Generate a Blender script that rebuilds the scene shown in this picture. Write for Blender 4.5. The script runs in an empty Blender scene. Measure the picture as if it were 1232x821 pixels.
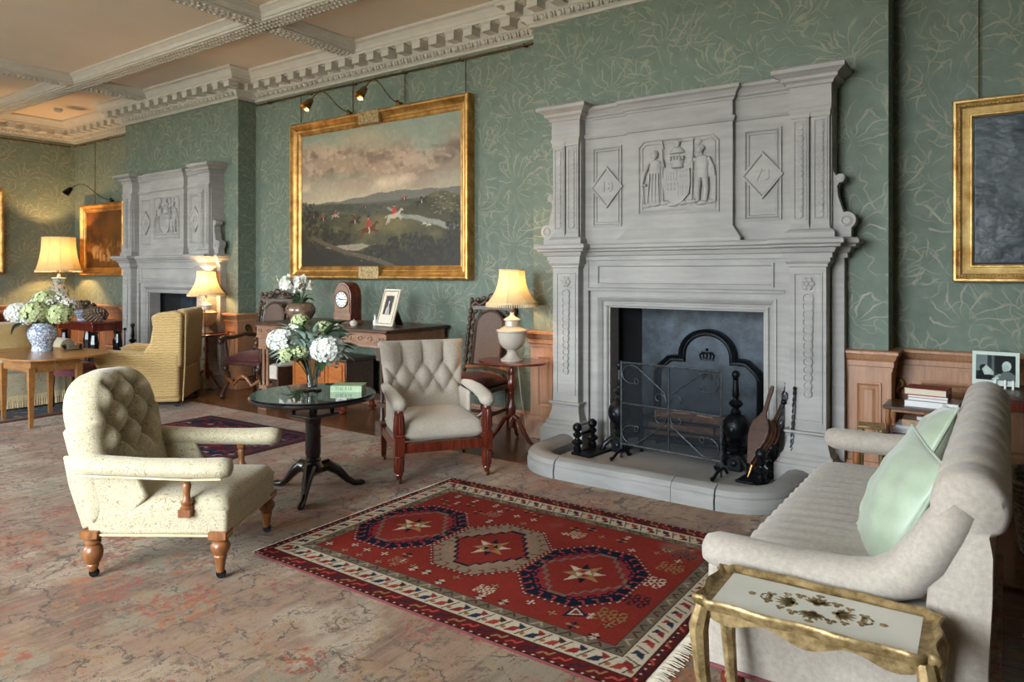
import bpy, math, random
import numpy as np
from mathutils import Matrix, Vector, Euler
random.seed(7); RNG = np.random.default_rng(11)
SC = bpy.context.scene; COL = SC.collection
PI = math.pi
# ------------------------------------------------------------ camera, sky, daylight, exposure
cd = bpy.data.cameras.new('camera'); cam = bpy.data.objects.new('camera', cd); COL.objects.link(cam)
cd.sensor_width = 36.0; cd.lens = 847.27 / 1232 * 36; cd.shift_y = -(410.5 - 327.68) / 1232
cd.clip_start = 0.05; cd.clip_end = 100
cam.location = (0, -5.6309, 1.5); cam.rotation_euler = (PI / 2, 0, 0.6137)
SC.camera = cam
SC.view_settings.view_transform = 'Standard'; SC.view_settings.look = 'None'
SC.view_settings.gamma = 1.0; SC.view_settings.use_curve_mapping = False
SC.view_settings.exposure = 0.0
SC.cycles.max_bounces = 8; SC.cycles.diffuse_bounces = 5; SC.cycles.glossy_bounces = 3
SC.cycles.transmission_bounces = 6; SC.cycles.transparent_max_bounces = 8
SC.cycles.caustics_reflective = False; SC.cycles.caustics_refractive = False
SC.cycles.sample_clamp_indirect = 4.0
wd = bpy.data.worlds.new('sky'); SC.world = wd; wd.use_nodes = True
wd.node_tree.nodes['Background'].inputs[0].default_value = (0.86, 0.94, 1.0, 1)
wd.node_tree.nodes['Background'].inputs[1].default_value = 27.5
FRONT = -7.6                                   # the window wall behind the camera
WINDOWS = [(-11.2, 1.3), (-7.9, 2.0), (-2.9, 3.0)]   # centre X, width
WZ = (0.55, 3.45)
for i, (wx, ww) in enumerate(WINDOWS):         # portals: they only guide the sky's own light in through each window
    ld = bpy.data.lights.new('window_daylight', 'AREA'); ld.shape = 'RECTANGLE'
    ld.size = ww; ld.size_y = WZ[1] - WZ[0]; ld.cycles.is_portal = True
    lo = bpy.data.objects.new('window_daylight', ld); COL.objects.link(lo)
    lo.location = (wx, FRONT - 0.10, sum(WZ) / 2); lo.rotation_euler = (PI / 2, 0, 0)
WARM = (1.0, 0.55, 0.22)
def bulb(loc, watts, r=0.04, spot=None, aim=None, color=WARM):
    ld = bpy.data.lights.new('lamp_bulb', 'SPOT' if spot else 'POINT'); ld.energy = watts; ld.color = color
    ld.shadow_soft_size = r
    lo = bpy.data.objects.new('lamp_bulb', ld); COL.objects.link(lo); lo.location = loc
    if spot:
        ld.spot_size = spot; ld.spot_blend = 0.8
        lo.rotation_euler = (Vector(aim) - Vector(loc)).to_track_quat('-Z', 'Y').to_euler()
    return lo
# ------------------------------------------------------------ mesh helpers
def T(x=0, y=0, z=0): return Matrix.Translation((x, y, z))
def R(ax, deg): return Matrix.Rotation(math.radians(deg), 4, ax)
def S(x, y, z): return Matrix.Diagonal((x, y, z, 1))
class MB:
    def __init__(s): s.v = []; s.f = []
    def add(s, vs, fs, M=None):
        o = len(s.v)
        if M is not None: vs = [M @ Vector(p) for p in vs]
        s.v.extend([tuple(p) for p in vs]); s.f.extend([tuple(i + o for i in f) for f in fs]); return s
    def box(s, x0, x1, y0, y1, z0, z1, M=None):
        return s.add([(x0,y0,z0),(x1,y0,z0),(x1,y1,z0),(x0,y1,z0),(x0,y0,z1),(x1,y0,z1),(x1,y1,z1),(x0,y1,z1)],
                     [(0,3,2,1),(4,5,6,7),(0,1,5,4),(1,2,6,5),(2,3,7,6),(3,0,4,7)], M)
    def cb(s, c, d, M=None):
        return s.box(c[0]-d[0]/2, c[0]+d[0]/2, c[1]-d[1]/2, c[1]+d[1]/2, c[2]-d[2]/2, c[2]+d[2]/2, M)
    def frust(s, a, b, z0, z1, M=None):          # a,b = (x0,x1,y0,y1) at z0 and z1
        return s.add([(a[0],a[2],z0),(a[1],a[2],z0),(a[1],a[3],z0),(a[0],a[3],z0),(b[0],b[2],z1),(b[1],b[2],z1),(b[1],b[3],z1),(b[0],b[3],z1)],
                     [(0,3,2,1),(4,5,6,7),(0,1,5,4),(1,2,6,5),(2,3,7,6),(3,0,4,7)], M)
    def rings(s, rs, M=None, caps=True, closed=False):
        n = len(rs[0]); vs = [p for r in rs for p in r]; fs = []
        m = len(rs)
        for i in range(m if closed else m-1):
            a = i*n; b = ((i+1) % m)*n
            for j in range(n):
                k = (j+1) % n; fs.append((a+j, a+k, b+k, b+j))
        if caps and not closed: fs += [tuple(range(n))[::-1], tuple(range((m-1)*n, m*n))]
        return s.add(vs, fs, M)
    def lathe(s, prof, n=20, M=None, flute=0, famp=0.0, caps=True):
        rs = []
        for r, z in prof:
            rs.append([((r*(1+famp*math.cos(flute*2*PI*j/n)) if flute else r)*math.cos(2*PI*j/n),
                        (r*(1+famp*math.cos(flute*2*PI*j/n)) if flute else r)*math.sin(2*PI*j/n), z) for j in range(n)])
        return s.rings(rs, M, caps=caps)
    def tube(s, pts, r, n=8, M=None, sq=1.0, closed=False, caps=True, up=None):
        P = [Vector(p) for p in pts]; m = len(P); rs = []
        rr = r if isinstance(r, (list, tuple)) else [r]*m
        N = None
        for i in range(m):
            if closed: t = P[(i+1) % m] - P[i-1]
            else: t = P[min(i+1, m-1)] - P[max(i-1, 0)]
            t.normalize()
            if N is None:
                u = Vector(up) if up else (Vector((0,0,1)) if abs(t.z) < 0.9 else Vector((1,0,0)))
                N = (u - t*u.dot(t)).normalized()
            else:
                N = (N - t*N.dot(t)).normalized()
            B = t.cross(N)
            rs.append([P[i] + N*(rr[i]*sq*math.sin(2*PI*j/n)) + B*(rr[i]*math.cos(2*PI*j/n)) for j in range(n)])
        return s.rings(rs, M, caps=caps, closed=closed)
    def prism(s, poly, y0, y1, M=None):          # outline in x,z; thickness along y
        n = len(poly)
        vs = [(p[0], y0, p[1]) for p in poly] + [(p[0], y1, p[1]) for p in poly]
        fs = [tuple(range(n)), tuple(range(n, 2*n))[::-1]] + [(i, n+i, n+(i+1) % n, (i+1) % n) for i in range(n)]
        return s.add(vs, fs, M)
    def slab(s, poly, z0, z1, M=None):           # outline in x,y; thickness along z
        n = len(poly)
        vs = [(p[0], p[1], z0) for p in poly] + [(p[0], p[1], z1) for p in poly]
        fs = [tuple(range(n))[::-1], tuple(range(n, 2*n))] + [(i, (i+1) % n, n+(i+1) % n, n+i) for i in range(n)]
        return s.add(vs, fs, M)
    def grid(s, nu, nv, fn, M=None, wrapu=False):
        vs = [fn(i/(nu if wrapu else nu-1), j/(nv-1)) for j in range(nv) for i in range(nu)]; fs = []
        for j in range(nv-1):
            for i in range(nu if wrapu else nu-1):
                k = (i+1) % nu; fs.append((j*nu+i, j*nu+k, (j+1)*nu+k, (j+1)*nu+i))
        return s.add(vs, fs, M)
    def ball(s, c, r, n=14, m=9, M=None):
        r = r if isinstance(r, (tuple, list)) else (r, r, r)
        vs = [(c[0], c[1], c[2]-r[2])]; fs = []
        for j in range(1, m):
            a = -PI/2 + PI*j/m
            for i in range(n):
                b = 2*PI*i/n; vs.append((c[0]+r[0]*math.cos(a)*math.cos(b), c[1]+r[1]*math.cos(a)*math.sin(b), c[2]+r[2]*math.sin(a)))
        vs.append((c[0], c[1], c[2]+r[2])); L = len(vs)-1
        for i in range(n):
            k = (i+1) % n; fs.append((0, 1+k, 1+i)); fs.append((L, L-n+i, L-n+k))
            for j in range(m-2): fs.append((1+j*n+i, 1+j*n+k, 1+(j+1)*n+k, 1+(j+1)*n+i))
        return s.add(vs, fs, M)
    def mould(s, path, prof, closed=False, M=None, cap=True):
        """sweep a moulding: path in x,y (outward = right-hand side of travel), prof = [(outward, z)]"""
        P = [Vector((p[0], p[1])) for p in path]; m = len(P); rs = []
        for i in range(m):
            def nrm(a, b): d = (b-a).normalized(); return Vector((d.y, -d.x))
            if closed: n1, n2 = nrm(P[i-1], P[i]), nrm(P[i], P[(i+1) % m])
            elif i == 0: n1 = n2 = nrm(P[0], P[1])
            elif i == m-1: n1 = n2 = nrm(P[-2], P[-1])
            else: n1, n2 = nrm(P[i-1], P[i]), nrm(P[i], P[i+1])
            k = (n1+n2) / max(0.2, 1+n1.dot(n2))
            rs.append([(P[i].x+k.x*o, P[i].y+k.y*o, z) for o, z in prof])
        n = len(prof); vs = [p for r in rs for p in r]; fs = []
        for i in range(m if closed else m-1):
            a = i*n; b = ((i+1) % m)*n
            for j in range(n-1): fs.append((a+j, b+j, b+j+1, a+j+1))
            fs.append((a+n-1, b+n-1, b, a))
        if cap and not closed: fs += [tuple(range(n)), tuple(range((m-1)*n, m*n))[::-1]]
        return s.add(vs, fs, M)
    def pillow(s, nu, nv, P, nrm, Tf, Tb, e=4.0, pw=0.5, puff=None, M=None):
        """padded panel: P(s,t) on the mid plane, s,t in -1..1, swelling Tf along nrm and Tb against it"""
        nrm = Vector(nrm); F = []; B = []
        for j in range(nv):
            t = -1+2*j/(nv-1)
            for i in range(nu):
                a = -1+2*i/(nu-1); E = max(0.0, (1-abs(a)**e)*(1-abs(t)**e))**pw
                p = Vector(P(a, t)); h = Tf*E + (puff(a, t)*min(1, E*1.3) if puff else 0)
                F.append(p+nrm*h); B.append(p-nrm*Tb*E)
        fs = []; n = nu*nv; idx = lambda i, j: j*nu+i
        bd = lambda i, j: i in (0, nu-1) or j in (0, nv-1)
        bi = lambda i, j: idx(i, j) if bd(i, j) else n+idx(i, j)
        for j in range(nv-1):
            for i in range(nu-1):
                fs.append((idx(i,j), idx(i+1,j), idx(i+1,j+1), idx(i,j+1)))
                fs.append((bi(i,j), bi(i,j+1), bi(i+1,j+1), bi(i+1,j)))
        return s.add(F+B, fs, M)
    def build(s, name, m, parent=None, smooth=True, bevel=0, seg=2, sub=0, angle=38, loc=None, label=None, kind=None):
        me = bpy.data.meshes.new(name); me.from_pydata(s.v, [], s.f); me.validate()
        import bmesh
        bm = bmesh.new(); bm.from_mesh(me)
        lone = [v for v in bm.verts if not v.link_faces]
        if lone: bmesh.ops.delete(bm, geom=lone, context='VERTS')
        bmesh.ops.recalc_face_normals(bm, faces=bm.faces); bm.to_mesh(me); bm.free()
        if m: me.materials.append(m)
        if smooth:
            me.polygons.foreach_set('use_smooth', [True]*len(me.polygons))
            if angle < 180: me.set_sharp_from_angle(angle=math.radians(angle))
        return link(name, me, parent, bevel, seg, sub, loc, label, kind)
def link(name, me, parent=None, bevel=0, seg=2, sub=0, loc=None, label=None, kind=None):
    o = bpy.data.objects.new(name, me); COL.objects.link(o)
    if parent is not None: o.parent = parent
    if loc is not None: o.location = loc
    if bevel:
        b = o.modifiers.new('bevel', 'BEVEL'); b.width = bevel; b.segments = seg; b.limit_method = 'ANGLE'; b.angle_limit = math.radians(40)
    if sub:
        b = o.modifiers.new('sub', 'SUBSURF'); b.levels = sub; b.render_levels = sub
    if label: o['label'] = label
    if kind: o['kind'] = kind
    return o
def thing(name, label, cat, loc=(0,0,0), rz=0, group=None):
    o = bpy.data.objects.new(name, None); COL.objects.link(o); o.empty_display_size = 0.1
    o.location = loc; o.rotation_euler = (0, 0, math.radians(rz)); return tag(o, label, cat, group)
def tag(o, label, cat, group=None):
    o['label'] = label; o['category'] = cat
    if group: o['group'] = group
    return o
def struct(o): o['kind'] = 'structure'; return o
def kids(o): return [c for c in COL.objects if c.parent == o]
def dup(root, loc=None, rz=None, label=None):
    def cp(o, par):
        c = o.copy(); COL.objects.link(c)
        if par is not None: c.parent = par
        for ch in tree.get(o.name, []): cp(ch, c)
        return c
    tree = {}
    for o in COL.objects:
        if o.parent: tree.setdefault(o.parent.name, []).append(o)
    r = cp(root, None)
    if loc is not None: r.location = loc
    if rz is not None: r.rotation_euler = (0, 0, math.radians(rz))
    if label: r['label'] = label
    return r
# ------------------------------------------------------------ material helpers
def lin(c):
    if isinstance(c, str):
        c = [int(c[i:i+2], 16)/255 for i in (0, 2, 4)]
    return tuple((x/12.92 if x <= 0.04045 else ((x+0.055)/1.055)**2.4) for x in c) + (1,)
class NT:
    def __init__(s, name):
        s.m = bpy.data.materials.new(name); s.m.use_nodes = True; s.t = s.m.node_tree
        s.b = s.t.nodes['Principled BSDF']; s.out = s.t.nodes['Material Output']
    def n(s, typ, props=None, **ins):
        nd = s.t.nodes.new('ShaderNode'+typ)
        for k, v in (props or {}).items(): setattr(nd, k, v)
        for k, v in ins.items():
            key = int(k[1:]) if k[0] == '_' and k[1:].isdigit() else k.replace('_', ' ')
            s.set(nd.inputs[key], v)
        return nd
    def set(s, sock, v):
        if hasattr(v, 'is_output'): s.t.links.new(v, sock)
        elif hasattr(v, 'outputs'): s.t.links.new(v.outputs[0], sock)
        else: sock.default_value = v
    def math(s, op, a, b=0.0, c=0.0, clamp=False): return s.n('Math', {'operation': op, 'use_clamp': clamp}, _0=a, _1=b, _2=c).outputs[0]
    def vm(s, op, a, b=(0,0,0)): return s.n('VectorMath', {'operation': op}, _0=a, _1=b)
    def mix(s, f, a, b): 
        nd = s.n('Mix', {'data_type': 'RGBA'}); s.set(nd.inputs[0], f); s.set(nd.inputs[6], a); s.set(nd.inputs[7], b); return nd.outputs[2]
    def ramp(s, f, stops, interp='LINEAR'):
        nd = s.n('ValToRGB'); cr = nd.color_ramp; cr.interpolation = interp; s.set(nd.inputs[0], f)
        while len(cr.elements) < len(stops): cr.elements.new(0.5)
        for e, (p, c) in zip(cr.elements, stops): e.position = p; e.color = c if len(c) == 4 else lin(c)
        return nd.outputs[0]
    def step(s, x, a, b):
        nd = s.n('MapRange', {'interpolation_type': 'SMOOTHSTEP'}); s.set(nd.inputs[0], x); nd.inputs[1].default_value = a; nd.inputs[2].default_value = b
        return nd.outputs[0]
    def coords(s, kind='Object', scale=(1,1,1), rot=(0,0,0)):
        src = s.n('NewGeometry').outputs['Position'] if kind == 'World' else s.n('TexCoord').outputs[kind]
        return s.n('Mapping', _0=src, Scale=scale, Rotation=rot).outputs[0]
    def noise(s, vec, scale, detail=4, rough=0.55, dist=0.0):
        return s.n('TexNoise', Vector=vec, Scale=scale, Detail=detail, Roughness=rough, Distortion=dist).outputs[0]
    def bump(s, h, strength=0.3, dist=0.01):
        nd = s.n('Bump', Strength=strength, Distance=dist, Height=h); s.set(s.b.inputs['Normal'], nd.outputs[0]); return nd
    def fin(s, col=None, rough=0.5, metal=0.0, **kw):
        if col is not None: s.set(s.b.inputs['Base Color'], col)
        s.set(s.b.inputs['Roughness'], rough); s.set(s.b.inputs['Metallic'], metal)
        for k, v in kw.items(): s.set(s.b.inputs[k.replace('_', ' ')], v)
        return s.m
def mat(name, c1, c2=None, scale=8, rough=0.5, metal=0.0, bump=0.0, bscale=None, stretch=(1,1,1), detail=5, lo=0.35, hi=0.65, kind='Object', dist=0.0, bdist=0.01, **kw):
    t = NT(name); v = t.coords(kind, stretch); c2 = c2 or c1
    f = t.noise(v, scale, detail, 0.6, dist)
    col = t.ramp(f, [(lo, lin(c1)), (hi, lin(c2))])
    if bump: t.bump(t.noise(v, bscale or scale*4, 4, 0.6), bump, bdist)
    return t.fin(col, rough, metal, **kw)
def wood(name, dark, light, rough=0.35, stretch=(1, 12, 12), scale=3, coat=0.15, bump=0.05):
    t = NT(name); v = t.coords('Object', stretch); f = t.noise(v, scale, 6, 0.65, 1.2)
    g = t.noise(t.coords('Object'), 2.5, 3)
    col = t.mix(t.math('MULTIPLY', g, 0.35), t.ramp(f, [(0.3, lin(dark)), (0.7, lin(light))]), lin(dark))
    t.bump(f, bump, 0.004)
    return t.fin(col, rough, 0, Coat_Weight=coat, Coat_Roughness=0.2)
def fabric(name, c1, c2, scale=900, sheen=0.25, rough=0.9, blot=None):
    t = NT(name); v = t.coords('Object')
    w1 = t.noise(t.coords('Object', (1, 1, 9)), 45, 3)
    w2 = t.noise(t.coords('Object', (9, 9, 1)), 45, 3)
    nz = t.noise(v, 60, 4); big = t.noise(v, 3.0, 3)
    w = t.math('MULTIPLY', t.math('ADD', w1, w2), 0.3)
    f = t.math('ADD', t.math('MULTIPLY', nz, 0.6), w)
    f = t.math('ADD', f, t.math('MULTIPLY', t.math('SUBTRACT', big, 0.5), 0.5))
    col = t.ramp(f, [(0.3, lin(c1)), (0.75, lin(c2))])
    t.bump(t.math('ADD', w, nz), 0.12, 0.002)
    return t.fin(col, rough, 0, Sheen_Weight=sheen, Specular_IOR_Level=0.2)
def brocade(name, ground, figure, scale=9.0, rough=0.75, lo=0.02, hi=0.06):
    """tone-on-tone scrolling leaf cloth"""
    t = NT(name); v = t.coords('Object')
    wv = t.vm('ADD', v, t.vm('SCALE', t.n('TexNoise', Vector=v, Scale=scale, Detail=2.0).outputs['Color'])).outputs[0]
    for nd in t.t.nodes:
        if nd.type == 'VECT_MATH' and nd.operation == 'SCALE': nd.inputs['Scale'].default_value = 0.9/scale
    d = t.noise(wv, scale*1.3, 1.5, 0.5, 1.2)
    line = t.math('SUBTRACT', 1.0, t.step(t.math('ABSOLUTE', t.math('SINE', t.math('MULTIPLY', d, 34.0))), 0.15, 0.65))
    nz = t.noise(v, 7, 3)
    col = t.mix(t.math('MULTIPLY', line, t.math('ADD', 0.35, nz)), lin(ground), lin(figure))
    t.bump(t.math('ADD', line, t.math('MULTIPLY', t.noise(v, 300, 2), 0.5)), 0.15, 0.002)
    return t.fin(col, rough, 0, Sheen_Weight=0.3)
def attr_mat(name, rough=0.7, bump=0.0, bscale=300, **kw):
    t = NT(name); a = t.n('Attribute', {'attribute_name': 'Col'}).outputs['Color']
    if bump: t.bump(t.noise(t.coords('Object'), bscale, 3), bump, 0.004)
    return t.fin(a, rough, 0, **kw)
# ------------------------------------------------------------ flat prints laid down as colour on a fine grid (rugs, pictures)
def fbm(h, w, base=4, octv=5, gain=0.55, seed=0, ax=1.0):
    rg = np.random.default_rng(seed); out = np.zeros((h, w)); amp = 1; tot = 0
    for o in range(octv):
        gy = max(2, int(base*2**o*ax)+2); gx = max(2, int(base*2**o*w/h)+2)
        g = rg.random((gy, gx)); y = np.linspace(0, gy-1.001, h); x = np.linspace(0, gx-1.001, w)
        y0 = y.astype(int); x0 = x.astype(int); fy = y-y0; fx = x-x0; fy = fy*fy*(3-2*fy); fx = fx*fx*(3-2*fx)
        a = g[y0][:, x0]; b = g[y0][:, x0+1]; c = g[y0+1][:, x0]; d = g[y0+1][:, x0+1]
        out += amp*((a*(1-fx)+b*fx)*(1-fy)[:, None]+(c*(1-fx)+d*fx)*fy[:, None]); tot += amp; amp *= gain
    return out/tot
class Canvas:                                     # units: metres, origin lower left
    def __init__(s, W, H, step, col):
        s.W, s.H = W, H; s.nx = int(W/step)+1; s.ny = int(H/step)+1
        s.a = np.empty((s.ny, s.nx, 3)); s.a[:] = lin(col)[:3]
        s.x = np.linspace(0, W, s.nx); s.y = np.linspace(0, H, s.ny); s.X, s.Y = np.meshgrid(s.x, s.y)
    def put(s, mask, col, al=1.0):
        c = np.array(lin(col)[:3]) if isinstance(col, (str, tuple, list)) else col
        s.a[mask] = s.a[mask]*(1-al)+c*al
    def blend(s, w, col):
        c = np.array(lin(col)[:3]); s.a = s.a*(1-w[..., None])+c*w[..., None]
    def rect(s, x0, x1, y0, y1, col): s.put((s.X >= x0)&(s.X <= x1)&(s.Y >= y0)&(s.Y <= y1), col)
    def poly(s, pts, col, al=1.0):
        xs = [p[0] for p in pts]; ys = [p[1] for p in pts]
        i0, i1 = np.searchsorted(s.x, [min(xs), max(xs)]); j0, j1 = np.searchsorted(s.y, [min(ys), max(ys)])
        i1 = min(s.nx, i1+1); j1 = min(s.ny, j1+1)
        if i1 <= i0 or j1 <= j0: return
        X = s.X[j0:j1, i0:i1]; Y = s.Y[j0:j1, i0:i1]; ins = np.zeros(X.shape, bool); n = len(pts)
        for k in range(n):
            x1, y1 = pts[k]; x2, y2 = pts[(k+1) % n]
            if y1 == y2: continue
            ins ^= ((Y < y1) != (Y < y2)) & (X < (x2-x1)*(Y-y1)/(y2-y1)+x1)
        sub = s.a[j0:j1, i0:i1]; c = np.array(lin(col)[:3]); sub[ins] = sub[ins]*(1-al)+c*al
    def disc(s, x, y, rx, col, ry=None, al=1.0):
        ry = ry or rx; s.poly([(x+rx*math.cos(a*PI/8), y+ry*math.sin(a*PI/8)) for a in range(16)], col, al)
    def line(s, pts, w, col):
        for (x1, y1), (x2, y2) in zip(pts, pts[1:]):
            d = math.hypot(x2-x1, y2-y1) or 1e-6; nx, ny = -(y2-y1)/d*w/2, (x2-x1)/d*w/2
            s.poly([(x1+nx, y1+ny), (x2+nx, y2+ny), (x2-nx, y2-ny), (x1-nx, y1-ny)], col)
    def mesh(s, name, m, plane='xy', off=(0,0,0), parent=None, relief=None, label=None):
        me = bpy.data.meshes.new(name); n = s.nx*s.ny; co = np.zeros((n, 3))
        h = relief.ravel() if relief is not None else 0
        if plane == 'xy': co[:, 0] = s.X.ravel(); co[:, 1] = s.Y.ravel(); co[:, 2] = h
        else: co[:, 0] = s.X.ravel(); co[:, 2] = s.Y.ravel(); co[:, 1] = -h if relief is not None else 0
        co += np.array(off); me.vertices.add(n); me.vertices.foreach_set('co', co.ravel())
        j, i = np.meshgrid(np.arange(s.ny-1), np.arange(s.nx-1), indexing='ij'); a = (j*s.nx+i).ravel()
        q = np.stack([a, a+1, a+1+s.nx, a+s.nx], 1).astype(np.int32); k = len(q)
        me.loops.add(k*4); me.loops.foreach_set('vertex_index', q.ravel())
        me.polygons.add(k); me.polygons.foreach_set('loop_start', np.arange(0, k*4, 4, dtype=np.int32))
        me.update(calc_edges=True)
        at = me.color_attributes.new('Col', 'FLOAT_COLOR', 'POINT')
        at.data.foreach_set('color', np.concatenate([s.a.reshape(-1, 3), np.ones((n, 1))], 1).astype(np.float32).ravel())
        me.materials.append(m); me.polygons.foreach_set('use_smooth', [True]*k)
        return link(name, me, parent, label=label)
# ------------------------------------------------------------ materials
def wallpaper():
    """tone-on-tone paper: rows of feathery acanthus plumes with small side sprays and wandering tendrils"""
    t = NT('green_leaf_wallpaper')
    sp = t.n('SeparateXYZ', _0=t.n('NewGeometry').outputs['Position'])
    uv = t.n('CombineXYZ', _0=t.math('ADD', sp.outputs[0], sp.outputs[1]), _1=sp.outputs[2], _2=0.0).outputs[0]
    nz = t.n('TexNoise', Vector=uv, Scale=4.5, Detail=3.0).outputs['Color']
    wuv = t.vm('ADD', uv, t.vm('MULTIPLY', t.vm('SUBTRACT', nz, (0.5, 0.5, 0.5)), (0.16, 0.16, 0.0))).outputs[0]
    ws = t.n('SeparateXYZ', _0=wuv)
    def plume(w, h, ox, oy, tilt, arms, curl, reach, lo, hi, spread):
        u = t.math('ADD', t.math('DIVIDE', ws.outputs[0], w), ox); iu = t.math('FLOOR', u)
        odd = t.math('MULTIPLY', t.math('FLOORED_MODULO', iu, 2.0), 0.5)
        v = t.math('ADD', t.math('ADD', t.math('DIVIDE', ws.outputs[1], h), oy), odd)
        x = t.math('MULTIPLY', t.math('SUBTRACT', t.math('FRACT', u), 0.5), w); y = t.math('MULTIPLY', t.math('SUBTRACT', t.math('FRACT', v), 0.36), h)
        flip = t.math('SUBTRACT', t.math('MULTIPLY', odd, 4.0), 1.0)
        r = t.math('SQRT', t.math('ADD', t.math('MULTIPLY', x, x), t.math('MULTIPLY', y, y)))
        ang = t.math('ADD', t.math('ARCTAN2', t.math('MULTIPLY', x, flip), y), tilt)
        ph = t.math('ADD', t.math('MULTIPLY', ang, arms), t.math('MULTIPLY', t.math('SINE', t.math('MULTIPLY', r, 13.0)), curl))
        ln = t.math('SUBTRACT', 1.0, t.step(t.math('ABSOLUTE', t.math('SINE', ph)), lo, hi))
        R_ = t.math('MULTIPLY', reach, t.math('ADD', 0.72, t.math('MULTIPLY', t.noise(uv, 9, 2), 0.55)))
        rr = t.math('DIVIDE', r, R_)
        ms = t.math('MULTIPLY', t.math('MULTIPLY', t.step(rr, 1.0, 0.72), t.step(rr, 0.10, 0.2)), t.step(t.math('ABSOLUTE', ang), spread, spread*0.8))
        return t.math('MULTIPLY', ln, ms)
    a = plume(0.46, 0.62, 0.0, 0.0, 0.0, 6.5, 1.1, 0.30, 0.10, 0.36, 2.0)
    b = plume(0.46, 0.62, 0.5, 0.35, 0.9, 4.5, -1.3, 0.20, 0.10, 0.34, 2.4)
    c = t.math('MAXIMUM', plume(0.34, 0.46, 0.2, 0.7, -2.2, 4.0, 1.4, 0.19, 0.12, 0.38, 2.6), plume(0.40, 0.54, 0.35, 0.15, 2.3, 5.0, 1.2, 0.21, 0.10, 0.36, 2.2))
    sw = t.n('TexWave', {'bands_direction': 'DIAGONAL'}, Vector=uv, Scale=1.6, Distortion=12.0, Detail=2.5, Detail_Scale=1.6).outputs['Fac']
    d = t.math('MULTIPLY', t.math('MULTIPLY', t.step(t.math('ABSOLUTE', t.math('SUBTRACT', sw, 0.5)), 0.09, 0.03), t.step(t.noise(uv, 4, 2), 0.40, 0.52)), 0.75)
    ln = t.math('MAXIMUM', t.math('MAXIMUM', a, t.math('MULTIPLY', b, 0.85)), t.math('MAXIMUM', t.math('MULTIPLY', c, 0.75), d))
    fade = t.ramp(t.noise(uv, 6, 3), [(0.30, (0.45,)*3+(1,)), (0.55, (1,)*3+(1,))])
    ln = t.math('MULTIPLY', ln, fade)
    gr = t.ramp(t.noise(uv, 9, 4), [(0.3, lin('5b695d')), (0.7, lin('69776a'))])
    col = t.mix(t.math('MULTIPLY', ln, 0.52), gr, lin('9d967c'))
    t.bump(t.math('ADD', ln, t.math('MULTIPLY', t.noise(uv, 200, 2), 0.3)), 0.25, 0.003)
    return t.fin(col, t.math('SUBTRACT', 0.62, t.math('MULTIPLY', ln, 0.2)), 0.0, Specular_IOR_Level=0.4)
def stone(name, a, b):
    t = NT(name); v = t.coords('World', (1, 1, 1))
    st = t.coords('World', (1.2, 1.2, 9))
    f = t.math('ADD', t.math('MULTIPLY', t.noise(v, 2.0, 5), 0.6), t.math('MULTIPLY', t.noise(st, 2.5, 5), 0.5))
    col = t.ramp(f, [(0.36, lin(a)), (0.74, lin(b))])
    t.bump(t.noise(v, 90, 4), 0.12, 0.004)
    return t.fin(col, 0.75, 0, Specular_IOR_Level=0.3)
M = {}
M['paper'] = wallpaper()
M['stone'] = stone('grey_stone', '8e8d8b', 'a9a7a2')
M['kerb'] = stone('grey_hearth_stone', '7f7f7e', '9d9c99')
M['plaster'] = mat('white_plaster', 'bdbbb2', 'c6c4bb', 6, 0.8)
M['ceil'] = mat('pink_beige_ceiling_paint', 'ddcfc0', 'e2d6c8', 1.5, 0.85)
M['oakpanel'] = wood('honey_oak_panel', '8f6548', 'b88a68', 0.4, (9, 9, 0.9), 3, 0.1)
M['floor'] = wood('dark_oak_floor', '4a3020', '7f5738', 0.26, (1.0, 14, 14), 2.2, 0.35)
M['mahog'] = wood('red_mahogany', '3c140c', '7c3420', 0.25, (8, 8, 1), 4, 0.4)
M['walnut'] = wood('brown_walnut', '6a3f22', 'a26a3c', 0.35, (8, 8, 1), 4, 0.2)
M['satin'] = wood('satinwood', '7b4f2a', 'ab7840', 0.3, (1.2, 9, 9), 3, 0.35)
M['darkoak'] = wood('carved_dark_oak', '2a1a12', '56392a', 0.4, (2, 8, 8), 3, 0.2)
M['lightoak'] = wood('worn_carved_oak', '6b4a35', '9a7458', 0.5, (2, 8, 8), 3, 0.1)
M['ebony'] = wood('black_lacquered_wood', '0b0a0b', '1c1716', 0.22, (6, 6, 1), 3, 0.35)
M['litoak'] = wood('lit_orange_oak', '8a4a20', 'bf7438', 0.3, (2, 9, 9), 3, 0.3)
M['iron'] = mat('black_iron', '15171a', '24282c', 25, 0.38, 0.75, 0.15, 90)
M['soot'] = mat('blue_black_cast_iron', '1d242b', '3a4650', 7, 0.5, 0.35, 0.25, 60)
M['flue'] = mat('soot_black', '0b0b0d', '15161a', 9, 0.8)
M['steel'] = mat('grey_steel_bar', '474c50', '656b70', 30, 0.38, 0.8)
M['brass'] = mat('aged_brass', '5e4826', '8d7040', 30, 0.32, 0.9)
M['gilt'] = mat('gilt_frame', '936a36', 'c99c58', 9, 0.36, 0.7, 0.1, 40)
M['gilt2'] = mat('pale_gilt_frame', 'a2793c', 'e3c382', 7, 0.34, 0.75, 0.08, 40)
M['gilt3'] = mat('rubbed_gilt', '7a6540', 'b59d70', 34, 0.42, 0.55, 0.15, 60)
M['giltdark'] = mat('bronze_gilt', '3f2b14', '5d4322', 20, 0.45, 0.6)
M['creampaint'] = mat('cream_lacquer', 'd3d3c6', 'dddcd0', 5, 0.35, Coat_Weight=0.3)
M['linen'] = fabric('grey_linen', 'a39a8c', 'beb5a7')
M['linen2'] = fabric('oatmeal_linen', '91887d', 'afa69a')
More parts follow.
